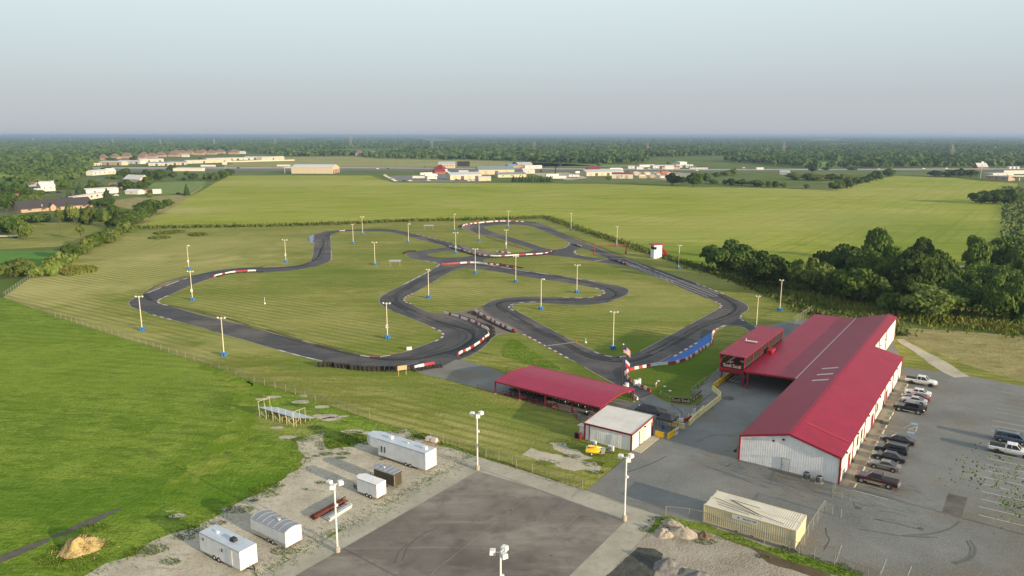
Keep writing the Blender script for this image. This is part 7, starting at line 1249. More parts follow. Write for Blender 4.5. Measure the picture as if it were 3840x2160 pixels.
def inside(poly, X, Y):
    c = np.zeros(len(X), bool); n = len(poly)
    for i in range(n):
        (x1, y1), (x2, y2) = poly[i], poly[(i + 1) % n]; k = ((y1 > Y) != (y2 > Y)); xi = (x2 - x1) * (Y - y1) / ((y2 - y1) or 1e-9) + x1; c ^= k & (X < xi)
    return c
def fill(poly, dens):
    p = np.array(poly); lo, hi = p.min(0), p.max(0); n = int((hi - lo).prod() * dens); X = rng.uniform(lo[0], hi[0], n); Y = rng.uniform(lo[1], hi[1], n); k = inside(poly, X, Y); return np.stack([X[k], Y[k]], 1)
dl = gl(D0((325, 574), (480, 571), (644, 569.5), (894, 562), (1019, 556), (1160, 553.5), (1288, 551), (1375, 546.5), (1438, 570), (1538, 602), (1638, 636), (1790, 684), (1900, 722), (2000, 766), (2120, 822), (2250, 846)))
P = along(dl[:8], 6, 9); blades('ditch_reeds', P, rng.uniform(.8, 2.0, len(P)), rng.uniform(.25, .6, len(P)), m_tall)
P = along(dl[7:], 4.0, 16); blades('ditch_reeds', P, rng.uniform(.5, 1.5, len(P)), rng.uniform(.2, .45, len(P)), m_tall)
wd = gl(D0((1990, 745), (2060, 752), (2160, 778), (2260, 798), (2400, 812), (2576, 834), (2800, 860))); P = along(wd, 9, 38); blades('weed_belt', P, rng.uniform(.6, 1.7, len(P)), rng.uniform(.15, .4, len(P)), m_weed)
P = along(gl(D0((1880, 712), (2000, 748), (2100, 780), (2250, 830), (2262, 845))), 5, 20); blades('weed_belt', P, rng.uniform(.4, 1.2, len(P)), rng.uniform(.15, .4, len(P)), m_tall)
P = fill(gl(D0((1800, 672), (2000, 690), (2300, 700), (2800, 720), (2800, 850), (2576, 828), (2400, 806), (2250, 790), (2060, 742), (1900, 715))), 1.2); blades('undergrowth', P, rng.uniform(.4, 1.4, len(P)), rng.uniform(.3, .8, len(P)), m_tall)
P = fill(gl(D0((2520, 470), (2700, 480), (2700, 680), (2480, 680), (2520, 620))), .25); blades('scrub', P, rng.uniform(.5, 2.2, len(P)), rng.uniform(.5, 1.2, len(P)), lerp_mat('grey green scrub', [(.05, .10, .02), (.09, .14, .035), (.13, .16, .05)], scale=.1, rough=1))
for pl in (C1((1540, 1010), (1640, 995), (1760, 980), (1860, 985), (1850, 1000), (1700, 1015), (1600, 1022)), C1((1480, 1062), (1540, 1045), (1640, 1040), (1720, 1048), (1690, 1060), (1580, 1070)), C1((1895, 1022), (1950, 1008), (2060, 1008), (2090, 1020), (2000, 1038), (1920, 1036)), C1((610, 1420), (640, 1380), (760, 1345), (920, 1340), (1000, 1365), (960, 1395), (800, 1425), (680, 1440))):
    P = fill(gl(pl), 9); blades('tall_grass', P, rng.uniform(.4, 1.1, len(P)), rng.uniform(.2, .5, len(P)), m_weed if pl[0][0] < 200 else m_tall)
tri = gl(B3((400, 640), (440, 575), (500, 520), (560, 545), (700, 645), (900, 765), (915, 785), (800, 775), (600, 725), (430, 680))); sheet('long_grass_patch', [rough(tri, .4, 1.5)], .03, m_meadow); P = fill(tri, 14); blades('tall_grass', P, rng.uniform(.08, .25, len(P)), rng.uniform(.05, .12, len(P)), m_tuft)
# ragged grass along the gravel yard, the apron and the fence
q = one(L1, 770, 1180); P = np.stack([q[0] + rng.normal(0, 1.1, 1500), q[1] + rng.normal(0, 1.0, 1500)], 1); o = blades('straw_tufts', P, rng.uniform(.1, .4, 1500), rng.uniform(.02, .07, 1500), m_straw, lean=.9); me_ = o.data; co = np.empty(len(me_.vertices) * 3, np.float32); me_.vertices.foreach_get('co', co); co = co.reshape(-1, 3); co[:, 2] += np.repeat(1.35 * np.clip(1 - (np.hypot(P[:, 0] - q[0], P[:, 1] - q[1]) / 2.5), 0, 1), 5); me_.vertices.foreach_set('co', co.ravel())
P = along(rough(yard, 1.0, 1.5)[:140], 2.2, 26); blades('yard_edge_grass', P, rng.uniform(.06, .26, len(P)), rng.uniform(.04, .12, len(P)), m_tuft)
P = np.concatenate([along(gl(L2((1140, 800), (1300, 720), (1500, 600), (1750, 470))), .8, 28), along(gl(L2((-100, 1500), (30, 1440), (300, 1260), (560, 1110), (880, 960))), .8, 22), along(gl(L2((1850, 390), (2010, 320))), .7, 20), along(gl(D0((930, 1056), (819, 1018), (719, 986), (640, 963), (511, 915), (405, 882))), 1.6, 5), along(gl(L2((1640, 180), (1900, 262), (2160, 350), (2398, 415))) + gl(L3((40, 445), (345, 545), (690, 650))), .8, 24)]); blades('edge_weeds', P, rng.uniform(.05, .2, len(P)), rng.uniform(.04, .12, len(P)), m_tuft)
tl = []
for T, x, y, r, n in ((L2, 440, 170, 1.5, 260), (L2, 560, 60, 1.2, 120), (L2, 720, 220, 2.0, 420), (L2, 830, 190, 1.8, 380), (L2, 660, 310, .8, 160), (L2, 820, 305, .8, 150), (L2, 800, 345, .6, 120), (L2, 565, 328, .4, 60), (L2, 485, 348, .35, 50), (L2, 612, 265, .3, 40), (L2, 610, 578, .6, 90), (L2, 100, 690, 1.2, 170), (L2, 60, 640, 1.6, 260), (L2, 180, 605, 1.0, 140), (L2, 1040, 200, 1.0, 200), (L2, 1345, 105, .8, 110), (L2, 1500, 160, 1.2, 240), (L2, 1560, 130, 1.0, 200), (L2, 1180, 360, .35, 40), (L2, 465, 640, .3, 30), (L2, 260, 1220, 1.1, 190), (L2, 890, 120, 1.6, 320), (L2, 950, 150, 1.6, 300), (L1, 2240, 830, 1.4, 300), (L1, 1430, 1205, 1.4, 300), (L1, 1600, 1320, .9, 150), (L1, 1720, 1090, 1.0, 170), (L1, 1850, 1020, 1.3, 240), (L1, 2050, 955, .8, 120), (L1, 2380, 745, .5, 90), (L1, 1660, 885, 1.2, 120), (L1, 1330, 1230, 1.5, 260), (L1, 700, 1330, 2.4, 420), (L1, 900, 1000, 1.4, 280), (L1, 480, 1310, 1.5, 240), (L1, 960, 1160, 1.2, 180), (L1, 560, 1200, 1.4, 200), (L3, 760, 400, 1.3, 260), (L3, 560, 330, 1.0, 140), (L3, 330, 390, 1.4, 160), (L3, 480, 200, 1.6, 180), (L3, 780, 480, .9, 130), (L3, 1340, 1015, 1.4, 320), (L3, 1400, 930, 1.2, 280), (L3, 1820, 1130, 1.0, 220), (L4, 140, 1210, 1.2, 260), (L4, 600, 1370, 1.6, 350), (L4, 740, 1430, 1.4, 300), (L4, 350, 1300, 1.4, 250), (L3, 2340, 1270, .6, 110), (L3, 2040, 1090, 1.3, 200)):
    q = one(T, x, y); a = rng.uniform(0, 2 * np.pi, n); r_ = r * np.sqrt(rng.random(n)); tl.append(np.stack([q[0] + 1.5 * r_ * np.cos(a), q[1] + .8 * r_ * np.sin(a)], 1))
P = np.concatenate(tl); blades('grass_tufts', P, rng.uniform(.06, .26, len(P)), rng.uniform(.04, .11, len(P)), m_tuft)
# ---------------------------------------------------------------- buildings beyond the field
def dist_of(q): return math.sqrt(q[0] ** 2 + q[1] ** 2 + CAM_H ** 2)
m_fw_ = {'cream': paint('cream far wall', (.47, .40, .28), .6), 'white': paint('white far wall', (.54, .52, .47), .6), 'grey': paint('grey far wall', (.42, .42, .40), .6), 'brick': paint('tan brick far wall', (.36, .25, .17), .8), 'red': paint('red far wall', (.28, .05, .03), .6)}
m_fr_ = {'white': paint('white far roof', (.52, .51, .50), .5), 'blue': paint('blue far roof', (.13, .22, .36), .4), 'lblue': paint('pale blue grey far roof', (.36, .41, .46), .4), 'green': paint('grey green far roof', (.16, .21, .20), .4), 'brown': paint('brown shingle roof', (.17, .115, .085), .8), 'dark': paint('dark shingle roof', (.045, .040, .042), .8), 'maroon': paint('maroon far roof', (.17, .02, .02), .5), 'silver': paint('silver far roof', (.50, .50, .49), .4)}
m_dk = paint('dark doorway', (.05, .048, .045), .6); m_bay = paint('tan bay door', (.38, .31, .21), .6)
def far_building(lb, T, a, b, yt, depth, wall, roof, rise=.16, name='shed_building', cat='building', hip=False, bays=0, wins=0, flat=False, eave=.4):
    """front base runs from pixel a to b, eaves at pixel height yt; depth metres away from the camera"""
    p, q = one(T, *a), one(T, *b); L = math.dist(p, q); d = math.atan2(q[1] - p[1], q[0] - p[0]); pa, pt = T(a, (a[0], yt)); h = (pa[1] - pt[1]) * dist_of(p) / FOC * 1.02
    t = thing(name, lb, cat, p, d); mw, mr = m_fw_[wall], m_fr_[roof]; W = depth; rh = W * rise if not flat else 0.15
    if hip is None: rh = 0
    mb = MB(); vs = [(0, 0, 0), (L, 0, 0), (L, W, 0), (0, W, 0), (0, 0, h), (L, 0, h), (L, W, h), (0, W, h)]; fs = [(0, 1, 5, 4), (2, 3, 7, 6)]
    if hip or flat: fs += [(1, 2, 6, 5), (3, 0, 4, 7)]
    else: vs += [(0, W / 2, h + rh), (L, W / 2, h + rh)]; fs += [(1, 2, 6, 9, 5), (3, 0, 4, 8, 7)]
    mb.add(vs, fs, mw); part(mb, 'wall', t); e = eave; mb = MB()
    if flat: mb.box((L / 2, W / 2, h + .12), (L + 2 * e, W + 2 * e, .24), mr)
    elif hip: k = min(L, W) * .42; mb.add([(-e, -e, h), (L + e, -e, h), (L + e, W + e, h), (-e, W + e, h), (k if L > W else L / 2, W / 2 if L > W else k, h + rh * 1.5), (L - k if L > W else L / 2 + .01, W / 2 if L > W else W - k, h + rh * 1.5)], [(0, 1, 5, 4), (2, 3, 4, 5), (1, 2, 5), (3, 0, 4)] if L > W else [(0, 1, 4), (1, 2, 5, 4), (2, 3, 5), (3, 0, 4, 5)], mr)
    else:
        s_ = e * rh / (W / 2); mb.add([(-e, -e, h - s_ + .05), (L + e, -e, h - s_ + .05), (L + e, W / 2, h + rh + .05), (-e, W / 2, h + rh + .05), (L + e, W + e, h - s_ + .05), (-e, W + e, h - s_ + .05)], [(0, 1, 2, 3), (3, 2, 4, 5)], mr)
        mb.add([(-e, -e, h - s_ - .15), (L + e, -e, h - s_ - .15), (L + e, -e, h - s_ + .05), (-e, -e, h - s_ + .05)], [(0, 1, 2, 3)], mr)
    part(mb, 'roof', t)
    for k in range(bays): x = L * (k + .7) / (bays + .4); w = min(4, L / (bays + 1) * .75); part(MB().box((x, -.05, h * .36), (w, .1, h * .72), m_bay if k % 2 == 0 or bays < 3 else m_dk), 'bay_door', t)
    for k in range(wins): x = L * (k + .6) / (wins + .3); part(MB().box((x, -.05, h * .55), (max(.9, L * .05), .1, h * .32), m_dk), 'window', t)
    return t, L, h
FB = far_building
t, L, h = FB('largest cream warehouse with a white roof behind the crop field', C2, (357, 405), (772, 406), 347, 34, 'cream', 'white', .10, 'warehouse', bays=0)
for k in range(6): part(MB().box((L * (k + 1) / 7, -.06, h * .48), (.18, .08, h * .94), m_bay), 'wall_seam', t)
for k in range(4): part(MB().box((L + .06, 5 + k * 7.5, h * .32), (.12, 3.6, h * .62), m_redtrim2), 'red_door', t)
mb = MB(); mb.box((-5, 17, h * .93), (10, 34, h * .12), m_fr_['white']); part(mb, 'lean_to_roof', t)
for yy in (1, 17, 33): part(MB().box((-9.5, yy, h * .44), (.5, .5, h * .88), m_fw_['cream']), 'post', t)
part(MB().box((-.2, 8, h * .35), (.3, 10, h * .6), m_redtrim2), 'red_door', t)
for rows in (
    ('blue roofed grey two storey building by the highway', C2, (1835, 348), (2000, 348), 308, 22, 'cream', 'lblue', .14, 'office_building', 0, 6), ('red roofed white house left of the cream shops', C2, (1785, 390), (1880, 392), 362, 14, 'white', 'maroon', .3, 'house', 0, 3), ('small red roofed shop in front of the red roofed house', C2, (1800, 410), (1908, 408), 385, 12, 'red', 'maroon', .25, 'shop', 0, 3), ('cream shop with three tan bay doors and a pale blue roof', C2, (1955, 470), (2270, 462), 420, 16, 'cream', 'lblue', .16, 'workshop', 4, 0), ('long shed with a green grey roof right of the cream shops', C2, (2240, 416), (2600, 412), 368, 26, 'cream', 'green', .16, 'warehouse', 3, 0),
    ('low cream shed beside the parked trucks', C2, (2240, 480), (2365, 478), 442, 9, 'cream', 'silver', .1, 'shed', 0, 0), ('green roofed hall in front of the cedar row', C2, (2435, 445), (2720, 440), 415, 14, 'cream', 'green', .15, 'warehouse', 0, 3), ('small white site cabin between the blue roofed buildings', C2, (2040, 395), (2135, 395), 376, 6, 'white', 'silver', .1, 'cabin', 0, 0),
    ('left brown roofed house beyond the highway', C2, (1000, 226), (1072, 226), 208, 14, 'brick', 'brown', .4, 'house', 0, 2), ('right brown roofed house beyond the highway', C2, (1132, 230), (1212, 230), 212, 14, 'brick', 'brown', .4, 'house', 0, 2)):
    FB(rows[0], rows[1], rows[2], rows[3], rows[4], rows[5], rows[6], rows[7], rows[8], rows[9], 'house' if rows[9] == 'house' else 'building', hip=rows[9] == 'house', bays=rows[10], wins=rows[11])
for rows in (
    ('cream gabled shop right of the green roofed hall', (115, 406), (230, 404), 375, 12, 'cream', 'silver', .22, 'shop', 0, 1), ('long cream hall with a grey blue roof near the truck yard', (750, 430), (1125, 422), 392, 20, 'cream', 'lblue', .14, 'warehouse', 6, 0), ('white shop with a maroon roof and a dark bay door', (1005, 454), (1215, 456), 410, 14, 'white', 'maroon', .12, 'shop', 2, 1), ('maroon roofed restaurant behind the long cream hall', (770, 378), (890, 376), 366, 12, 'brick', 'maroon', .35, 'restaurant', 0, 0), ('white open fronted hall far right of the lumber lot', (1690, 322), (1760, 320), 292, 20, 'white', 'white', .05, 'shed', 0, 0), ('blue roofed office left of the highway sign', (60, 345), (205, 343), 312, 20, 'brick', 'lblue', .14, 'office_building', 0, 5), ('low white store left of the highway sign', (132, 356), (302, 354), 325, 12, 'white', 'silver', .02, 'shop', 0, 2), ('left end blue roofed annex by the highway', (-30, 348), (60, 346), 330, 14, 'brick', 'blue', .2, 'shop', 0, 3),
    ('small white cabin at the left of the far sales lot', (1170, 355), (1235, 355), 335, 7, 'white', 'silver', .15, 'cabin', 0, 1), ('second white cabin of the far sales lot', (1255, 362), (1322, 362), 340, 7, 'white', 'white', .1, 'cabin', 0, 0), ('long white row of units on the far sales lot', (1285, 342), (1435, 338), 322, 8, 'white', 'silver', .1, 'shed', 0, 4), ('long grey roofed sales hall beyond the highway', (1420, 354), (1640, 352), 332, 14, 'white', 'silver', .12, 'warehouse', 0, 6), ('tan sales building with many windows beyond the highway', (1510, 360), (1690, 358), 338, 9, 'brick', 'brown', .12, 'shop', 0, 7), ('white roofed hall right of the tan sales building', (1650, 345), (1745, 345), 325, 10, 'white', 'white', .15, 'shed', 0, 0), ('left grey cabin of the two beside the far white hall', (1748, 346), (1782, 346), 325, 6, 'grey', 'silver', .3, 'cabin', 0, 1), ('right grey cabin of the two beside the far white hall', (1788, 346), (1822, 346), 326, 6, 'grey', 'silver', .3, 'cabin', 0, 1), ('long low building at the right end of the far sales lot', (1790, 360), (1970, 360), 342, 10, 'grey', 'dark', .08, 'shed', 0, 5), ('white trailer house far right by the highway', (2462, 364), (2532, 364), 347, 6, 'white', 'silver', .1, 'cabin', 0, 0)):
    FB(rows[0], C3, rows[1], rows[2], rows[3], rows[4], rows[5], rows[6], rows[7], rows[8], 'building', bays=rows[9], wins=rows[10])
FB('white cottage with a grey roof on the right pasture', C4, (117, 413), (210, 415), 392, 9, 'white', 'lblue', .25, 'house', 'house', wins=3)
# fuel station at the right edge
FB('brick fuel station shop with a white flat roof at the right edge', C4, (2185, 470), (2415, 480), 434, 20, 'brick', 'white', name='fuel_station_shop', flat=True, wins=3); FB('grey annex behind the fuel station shop', C4, (2260, 440), (2470, 436), 412, 14, 'grey', 'white', name='fuel_station_annex', flat=True, wins=2)
q = one(C4, 2450, 478); t = thing('pump_canopy', 'flat fuel pump canopy on thick posts at the right edge', 'canopy', q, 0); part(MB().box((12, 5, 5.4), (30, 12, .9), m_fr_['white']), 'roof', t)
for x in (0, 12, 24): part(MB().box((x, 5, 2.5), (.9, .9, 5), m_fw_['white']), 'post', t)
FB('tan canopy building behind the fuel pumps', C4, (2370, 410), (2580, 408), 380, 16, 'grey', 'brown', name='shop', flat=True); FB('red and grey barn roofed restaurant far right of the highway', C4, (2110, 352), (2215, 352), 338, 14, 'red', 'silver', .4, 'restaurant')
for i, x in enumerate((2425, 2465, 2505)):
    q = one(C4, x, 358); tag(MB().lathe([(.001, 0), (3, 0), (3, 3.5), (.001, 4.4)], m_fr_['white'], n=14).build('storage_tank', None, (*q, 0)), f'white storage tank, {nth(i + 1)} from the left beyond the fuel station', 'tank')
# storage sheds with blue roofs
for lb, a, b, yt, dp, wl, rf in (('low cream storage shed at the left end of the storage yard', (940, 325), (1025, 323), 308, 10, 'cream', 'white'), ('long cream storage shed with a white roof', (1000, 318), (1225, 322), 290, 14, 'cream', 'silver'), ('dark fronted storage shed behind the cream one', (1185, 305), (1410, 308), 282, 14, 'white', 'silver'), ('long storage shed behind the blue roofed office', (1405, 295), (1650, 290), 270, 16, 'cream', 'white'), ('wide blue roofed storage office left part', (1495, 328), (1705, 325), 302, 16, 'cream', 'blue'), ('blue roofed storage office right part', (1690, 320), (1870, 318), 295, 18, 'cream', 'blue'), ('long low white storage shed right of the blue roofs', (1870, 306), (2330, 290), 280, 10, 'cream', 'silver'), ('second long low white storage shed behind it', (2080, 282), (2380, 272), 258, 12, 'cream', 'lblue'), ('storage shed with dark open bays', (2300, 268), (2545, 266), 250, 12, 'white', 'white'), ('farthest white storage shed of the storage yard', (2460, 258), (2740, 258), 240, 12, 'white', 'white')):
    FB(lb, C1, a, b, yt, dp, wl, rf, .1, 'storage_shed', bays=4)
FB('last cream storage shed at the right end of the yard', C2, (60, 280), (285, 268), 246, 12, 'cream', 'silver', .08, 'storage_shed', bays=3)
p, q = one(C2, -640, 300), one(C2, 388, 275); fw_ = thing('boundary_wall', 'low cream boundary wall along the storage yard', 'wall', p, math.atan2(q[1] - p[1], q[0] - p[0])); part(MB().box((math.dist(p, q) / 2, 0, 1.2), (math.dist(p, q), .3, 2.4), m_fw_['cream']), 'panel', fw_)
FB('long white mobile classroom by the highway', C1, (1740, 380), (2038, 380), 352, 9, 'white', 'white', .04, 'mobile_home', 'building')
# brown roofed houses
for i, (x0, x1, y) in enumerate(((985, 1065, 268), (1105, 1185, 258), (1215, 1310, 250), (1370, 1450, 262), (1395, 1475, 240), (1480, 1560, 250), (1565, 1650, 238), (1690, 1790, 235), (1790, 1870, 215), (1865, 1935, 212), (1950, 2040, 218), (2075, 2165, 214), (2165, 2250, 206), (2300, 2395, 210), (1725, 1800, 212), (2000, 2075, 205))):
    FB(f'brown hip roofed house, {nth(i + 1)} from the left in the far estate', C1, (x0, y), (x1, y), y - 16, 15, 'brick', 'brown', .36, 'house', 'house', hip=True, wins=3)
FB('pale shed in front of the far estate', C1, (1825, 238), (1892, 238), 224, 10, 'white', 'white', .2, 'shed'); FB('pale house at the right end of the far estate', C1, (2402, 206), (2462, 206), 192, 10, 'white', 'silver', .3, 'house', 'house')
# nearer houses on the left
for lb, a, b, yt, dp, wl, rf, rs, nm, bw in (('long tan house with a dark shingle roof and a small porch', (215, 800), (940, 745), 0, 15, 'brick', 'dark', .30, 'house', 5), ('white mobile home with a gabled wing near the highway', (935, 425), (1085, 412), 392, 9, 'white', 'silver', .2, 'mobile_home', 3), ('cream gabled wing beside the white mobile home', (1085, 412), (1170, 408), 385, 10, 'cream', 'silver', .35, 'house', 2), ('tan gabled house with a cream roof among dark trees', (1240, 480), (1405, 488), 460, 14, 'cream', 'white', .32, 'house', 2), ('small brick house with a brown roof by the long shed', (1098, 562), (1210, 560), 530, 9, 'brick', 'brown', .25, 'house', 2), ('long white shed behind the road side cedar', (870, 620), (1195, 600), 578, 9, 'white', 'white', .12, 'shed', 2), ('long white mobile home along the side road', (770, 690), (1075, 640), 645, 6, 'white', 'white', .06, 'mobile_home', 5), ('white shed left of the small white box building', (1260, 612), (1390, 615), 585, 8, 'white', 'white', .2, 'shed', 1), ('small white box building at the pasture edge', (1538, 608), (1622, 606), 570, 6, 'white', 'white', .02, 'shed', 0), ('clutter of low brown sheds beside the white box building', (1395, 605), (1530, 600), 578, 6, 'brick', 'brown', .1, 'shed', 2),
    ('white gabled house in the left cluster', (415, 585), (560, 578), 540, 11, 'white', 'white', .3, 'house', 2), ('cream house with a blue grey roof in the left cluster', (312, 568), (400, 565), 542, 9, 'cream', 'lblue', .15, 'house', 2), ('long white roofed shed at the back of the left cluster', (395, 530), (545, 525), 497, 10, 'white', 'white', .1, 'shed', 0), ('low brown house at the left of the white cluster', (275, 540), (345, 540), 515, 9, 'brick', 'brown', .2, 'house', 1), ('small hut with a grey roof left of the parked cars', (350, 615), (435, 612), 588, 7, 'brick', 'silver', .3, 'hut', 1), ('white trailer at the left edge above the woods', (-60, 288), (45, 286), 256, 8, 'white', 'white', .02, 'mobile_home', 0), ('red shipping box beside the trees at the left', (78, 660), (190, 655), 622, 5, 'red', 'maroon', .02, 'shed', 0)):
    if yt == 0:
        t, L, h = FB(lb, C1, a, b, 765, dp, wl, rf, rs, nm, 'house', wins=bw, eave=.8); mb = MB(); mb.add([(L * .36, -2.5, h - .1), (L * .46, -2.5, h - .1), (L * .41, -2.5, h + 2.2), (L * .36, 5, h + .2), (L * .46, 5, h + .2), (L * .41, 7.2, h + 2.2)], [(0, 2, 5, 3), (2, 1, 4, 5)], m_fr_['dark']); mb.add([(L * .37, -2.2, 0), (L * .45, -2.2, 0), (L * .45, -2.2, h), (L * .41, -2.2, h + 1.9), (L * .37, -2.2, h)], [(0, 1, 2, 3, 4)], m_fw_['brick']); part(mb, 'porch', t)
    else: FB(lb, C1, a, b, yt, dp, wl, rf, rs, nm, 'house' if nm in ('house', 'mobile_home') else 'building', wins=bw)
p, q = one(C1, 130, 748), one(C1, 350, 722); t = thing('rail_fence', 'white rail fence in front of the long dark roof', 'fence', p, math.atan2(q[1] - p[1], q[0] - p[0])); Lf = math.dist(p, q)
for z in (.5, 1.0, 1.5): part(MB().box((Lf / 2, 0, z), (Lf, .12, .22), m_fw_['white']), 'rail', t)
for k in range(9): part(MB().box((Lf * k / 8, 0, .8), (.2, .2, 1.6), m_fw_['white']), 'post', t)
q = one(C1, 60, 1050); t = thing('flatbed_trailer', 'pale flat trailer under the young round tree', 'trailer', q, 0); part(MB().box((0, 0, .9), (13, 2.6, .25), m_fr_['white']), 'deck', t); part(MB().box((5.5, 0, .45), (2.6, 2.2, .7), m_black), 'bogie', t)
q = one(C1, 435, 868); t = thing('utility_pole', 'wooden utility pole with a pale transformer before the long house', 'utility pole', q); part(MB().tube((0, 0, 0), (0, 0, 11), .18, m_bark, 7), 'pole', t); part(MB().box((0, 0, 10.3), (2.2, .15, .15), m_bark), 'crossarm', t); part(MB().tube((.35, -.1, 8.2), (.35, -.1, 9.4), .4, m_steel, 8), 'transformer', t)
q = one(C1, 335, 995); t = thing('wooden_post', 'leaning pale wooden post on the lawn at the left', 'post', q); part(MB().tube((0, 0, 0), (-1.2, 0, 4.2), .16, m_wood, 6), 'shaft', t)
# ---------------------------------------------------------------- trucks, cars and signs far away
def semi(lb, T, a, b, yt, box=m_fw_['white'], cab=m_fw_['white'], hascab=1, name='semi_truck'):
    p, q = one(T, *a), one(T, *b); L = math.dist(p, q); d = math.atan2(q[1] - p[1], q[0] - p[0]); t = thing(name, lb, 'truck' if hascab else 'trailer', p, d)
    part(MB().box((L * .5 if not hascab else L * .4, 1.3, 2.55), (L if not hascab else L * .8, 2.6, 2.8), box), 'box_body', t)
    if hascab: part(MB().box((L * .9, 1.3, 1.9), (L * .16, 2.5, 2.9), cab, 0, .85), 'cab', t); part(MB().box((L * .965, 1.3, 2.3), (L * .06, 2.3, .9), m_glass), 'windshield', t)
    for x in (.12, .2, .75, .92):
        if x > .7 and not hascab and x > .8: continue
        for y in (.15, 2.45): part(MB().tube((L * x, y - .15, .5), (L * x, y + .15, .5), .5, m_rubber, 10), 'wheel', t)
    return t
for lb, T, a, b, cb in (('white box trailer parked by the highway at the left', C1, (2020, 342), (2165, 342), 0), ('white box trailer with a blue cab behind the big warehouse', C2, (212, 340), (340, 340), 0), ('white box trailer in the middle of the truck yard', C2, (1575, 462), (1695, 462), 0), ('left white box trailer of the pair in the truck yard', C2, (1655, 428), (1775, 424), 0), ('right white box trailer with its tractor in the truck yard', C2, (1700, 440), (1832, 436), 1), ('white tractor truck beside the cream shop', C2, (1725, 470), (1825, 466), 1), ('white semi truck with dark lettering on the far highway', C3, (985, 376), (1120, 374), 1), ('red and white truck beside the long cream hall', C3, (640, 412), (722, 410), 1), ('long white trailer right of the cedar row', C3, (410, 465), (545, 462), 0), ('second white trailer behind the first right of the cedar row', C3, (345, 445), (470, 440), 0), ('first white box of three on the gravel lot', C3, (572, 448), (606, 448), 0), ('second white box of three on the gravel lot', C3, (610, 448), (642, 448), 0), ('third white box of three on the gravel lot', C3, (646, 448), (678, 448), 0), ('red flatbed load on the lumber lot', C3, (1500, 414), (1580, 412), 0)):
    semi(lb, T, a, b, 0, m_fw_['red'] if 'red flatbed' in lb else m_fw_['white'], m_fr_['blue'] if 'blue cab' in lb else m_fw_['white'], cb, 'semi_truck' if cb else 'box_trailer')
semi('blue tractor truck parked beside the white mobile home', C1, (630, 700), (765, 690), 0, m_black, m_fr_['blue'], 1)
sm = None
far_cars = [(C1, 2400, 352, 'dark pickup passing the road sign'), (C2, 1225, 362, 'white car on the far highway left of the blue roof'), (C2, 1328, 360, 'dark car on the far highway left of the blue roof'), (C2, 1700, 344, 'dark car beside the blue roofed building'), (C3, 1860, 378, 'white car on the right part of the far highway'), (C4, 1110, 366, 'pale car on the far highway before the woods'), (C4, 1565, 360, 'white car on the far highway before the yellowish tree'), (C4, 1795, 358, 'second white car right of the yellowish tree'), (C1, 480, 602, 'dark car parked at the white house cluster'), (C1, 595, 600, 'second dark car parked at the white house cluster'), (C1, 1165, 632, 'pale car beside the long white shed'), (C2, 1493, 484, 'small dark loader at the front of the truck yard'), (C2, 1552, 484, 'white utility vehicle at the front of the truck yard'), (C2, 1735, 480, 'white van at the front of the truck yard'), (C2, 2022, 474, 'dark car before the cream shop'), (C2, 2072, 470, 'red car before the cream shop'), (C2, 2142, 484, 'white vehicle right of the cream shop'), (C2, 2185, 482, 'second white vehicle right of the cream shop'), (C2, 1400, 484, 'first white vehicle of the row at the field edge'), (C2, 1375, 470, 'second white vehicle of the row at the field edge'), (C2, 1345, 455, 'third white vehicle of the row at the field edge'), (C2, 1318, 442, 'fourth white vehicle of the row at the field edge'), (C2, 1300, 428, 'fifth white vehicle of the row at the field edge'), (C2, 1940, 395, 'pale car behind the cream shop'), (C3, 1380, 362, 'white pickup on the far sales lot'), (C3, 2330, 352, 'white vehicle on the far right pasture'), (C1, 1800, 612, 'dark car at the edge of the pasture by the cedar')]
for T, x, y, lb in far_cars:
    q = one(T, x, y); cl = m_black if 'dark' in lb else (m_fw_['red'] if 'red' in lb else m_fw_['white']); t = thing('distant_car', lb, 'car', q, random.choice((0, .1, 3.1, -.1)))
    mb = MB(); loft(mb, [(-2.4, .4, .8, .85, .95, .75), (-.5, .3, .95, .95, 1.1, .85), (1.3, .3, .9, .95, 1.05, .8), (2.4, .4, .75, .8, .85, .65)], cl); part(mb, 'body', t); mb = MB(); mb.add([(-1.9, -.8, 1.0), (1.2, -.8, 1.0), (1.2, .8, 1.0), (-1.9, .8, 1.0), (-1.4, -.65, 1.65), (.4, -.65, 1.65), (.4, .65, 1.65), (-1.4, .65, 1.65)], [(0, 1, 5, 4), (1, 2, 6, 5), (2, 3, 7, 6), (3, 0, 4, 7), (4, 5, 6, 7)], m_glass if cl is m_black else cl); part(mb, 'cabin', t)
    for wx in (-1.4, 1.4):
        for s in (-.9, .9): part(MB().tube((wx, s - .1, .35), (wx, s + .1, .35), .36, m_rubber, 8), 'wheel', t)
q = one(C1, 2268, 358); t = thing('road_sign', 'large white road sign board on a thick pole by the highway', 'sign', q); part(MB().tube((0, 0, 0), (0, 0, 6.5), .4, m_grey, 8), 'pole', t); part(MB().box((-.5, 0, 8.8), (7.6, .8, 5), m_fw_['white']), 'board', t)
q = one(C3, 438, 408); t = thing('highway_sign', 'tall black highway sign with a stepped arm', 'sign', q)
part(MB().box((0, 0, 4.8), (1.4, 1, 9.6), m_black), 'pole', t); part(MB().beam((-.8, 0, 9.4), (6, 0, 10.4), 1, 1, m_black), 'arm', t); part(MB().box((6.2, 0, 13), (2.4, .8, 6), m_black), 'board', t)
q = one(C4, 2135, 452); t = thing('tall_sign', 'tall thin pole sign by the fuel station', 'sign', q); part(MB().tube((0, 0, 0), (.5, 0, 17), .35, m_steel, 8), 'pole', t); part(MB().box((.5, 0, 18.6), (3.2, .6, 2.8), m_fw_['white']), 'board', t)
q = one(C2, 2088, 345); t = thing('billboard', 'small black billboard right of the blue roofed building', 'sign', q); part(MB().box((0, 0, 6), (20, 1, 8), m_black), 'board', t)
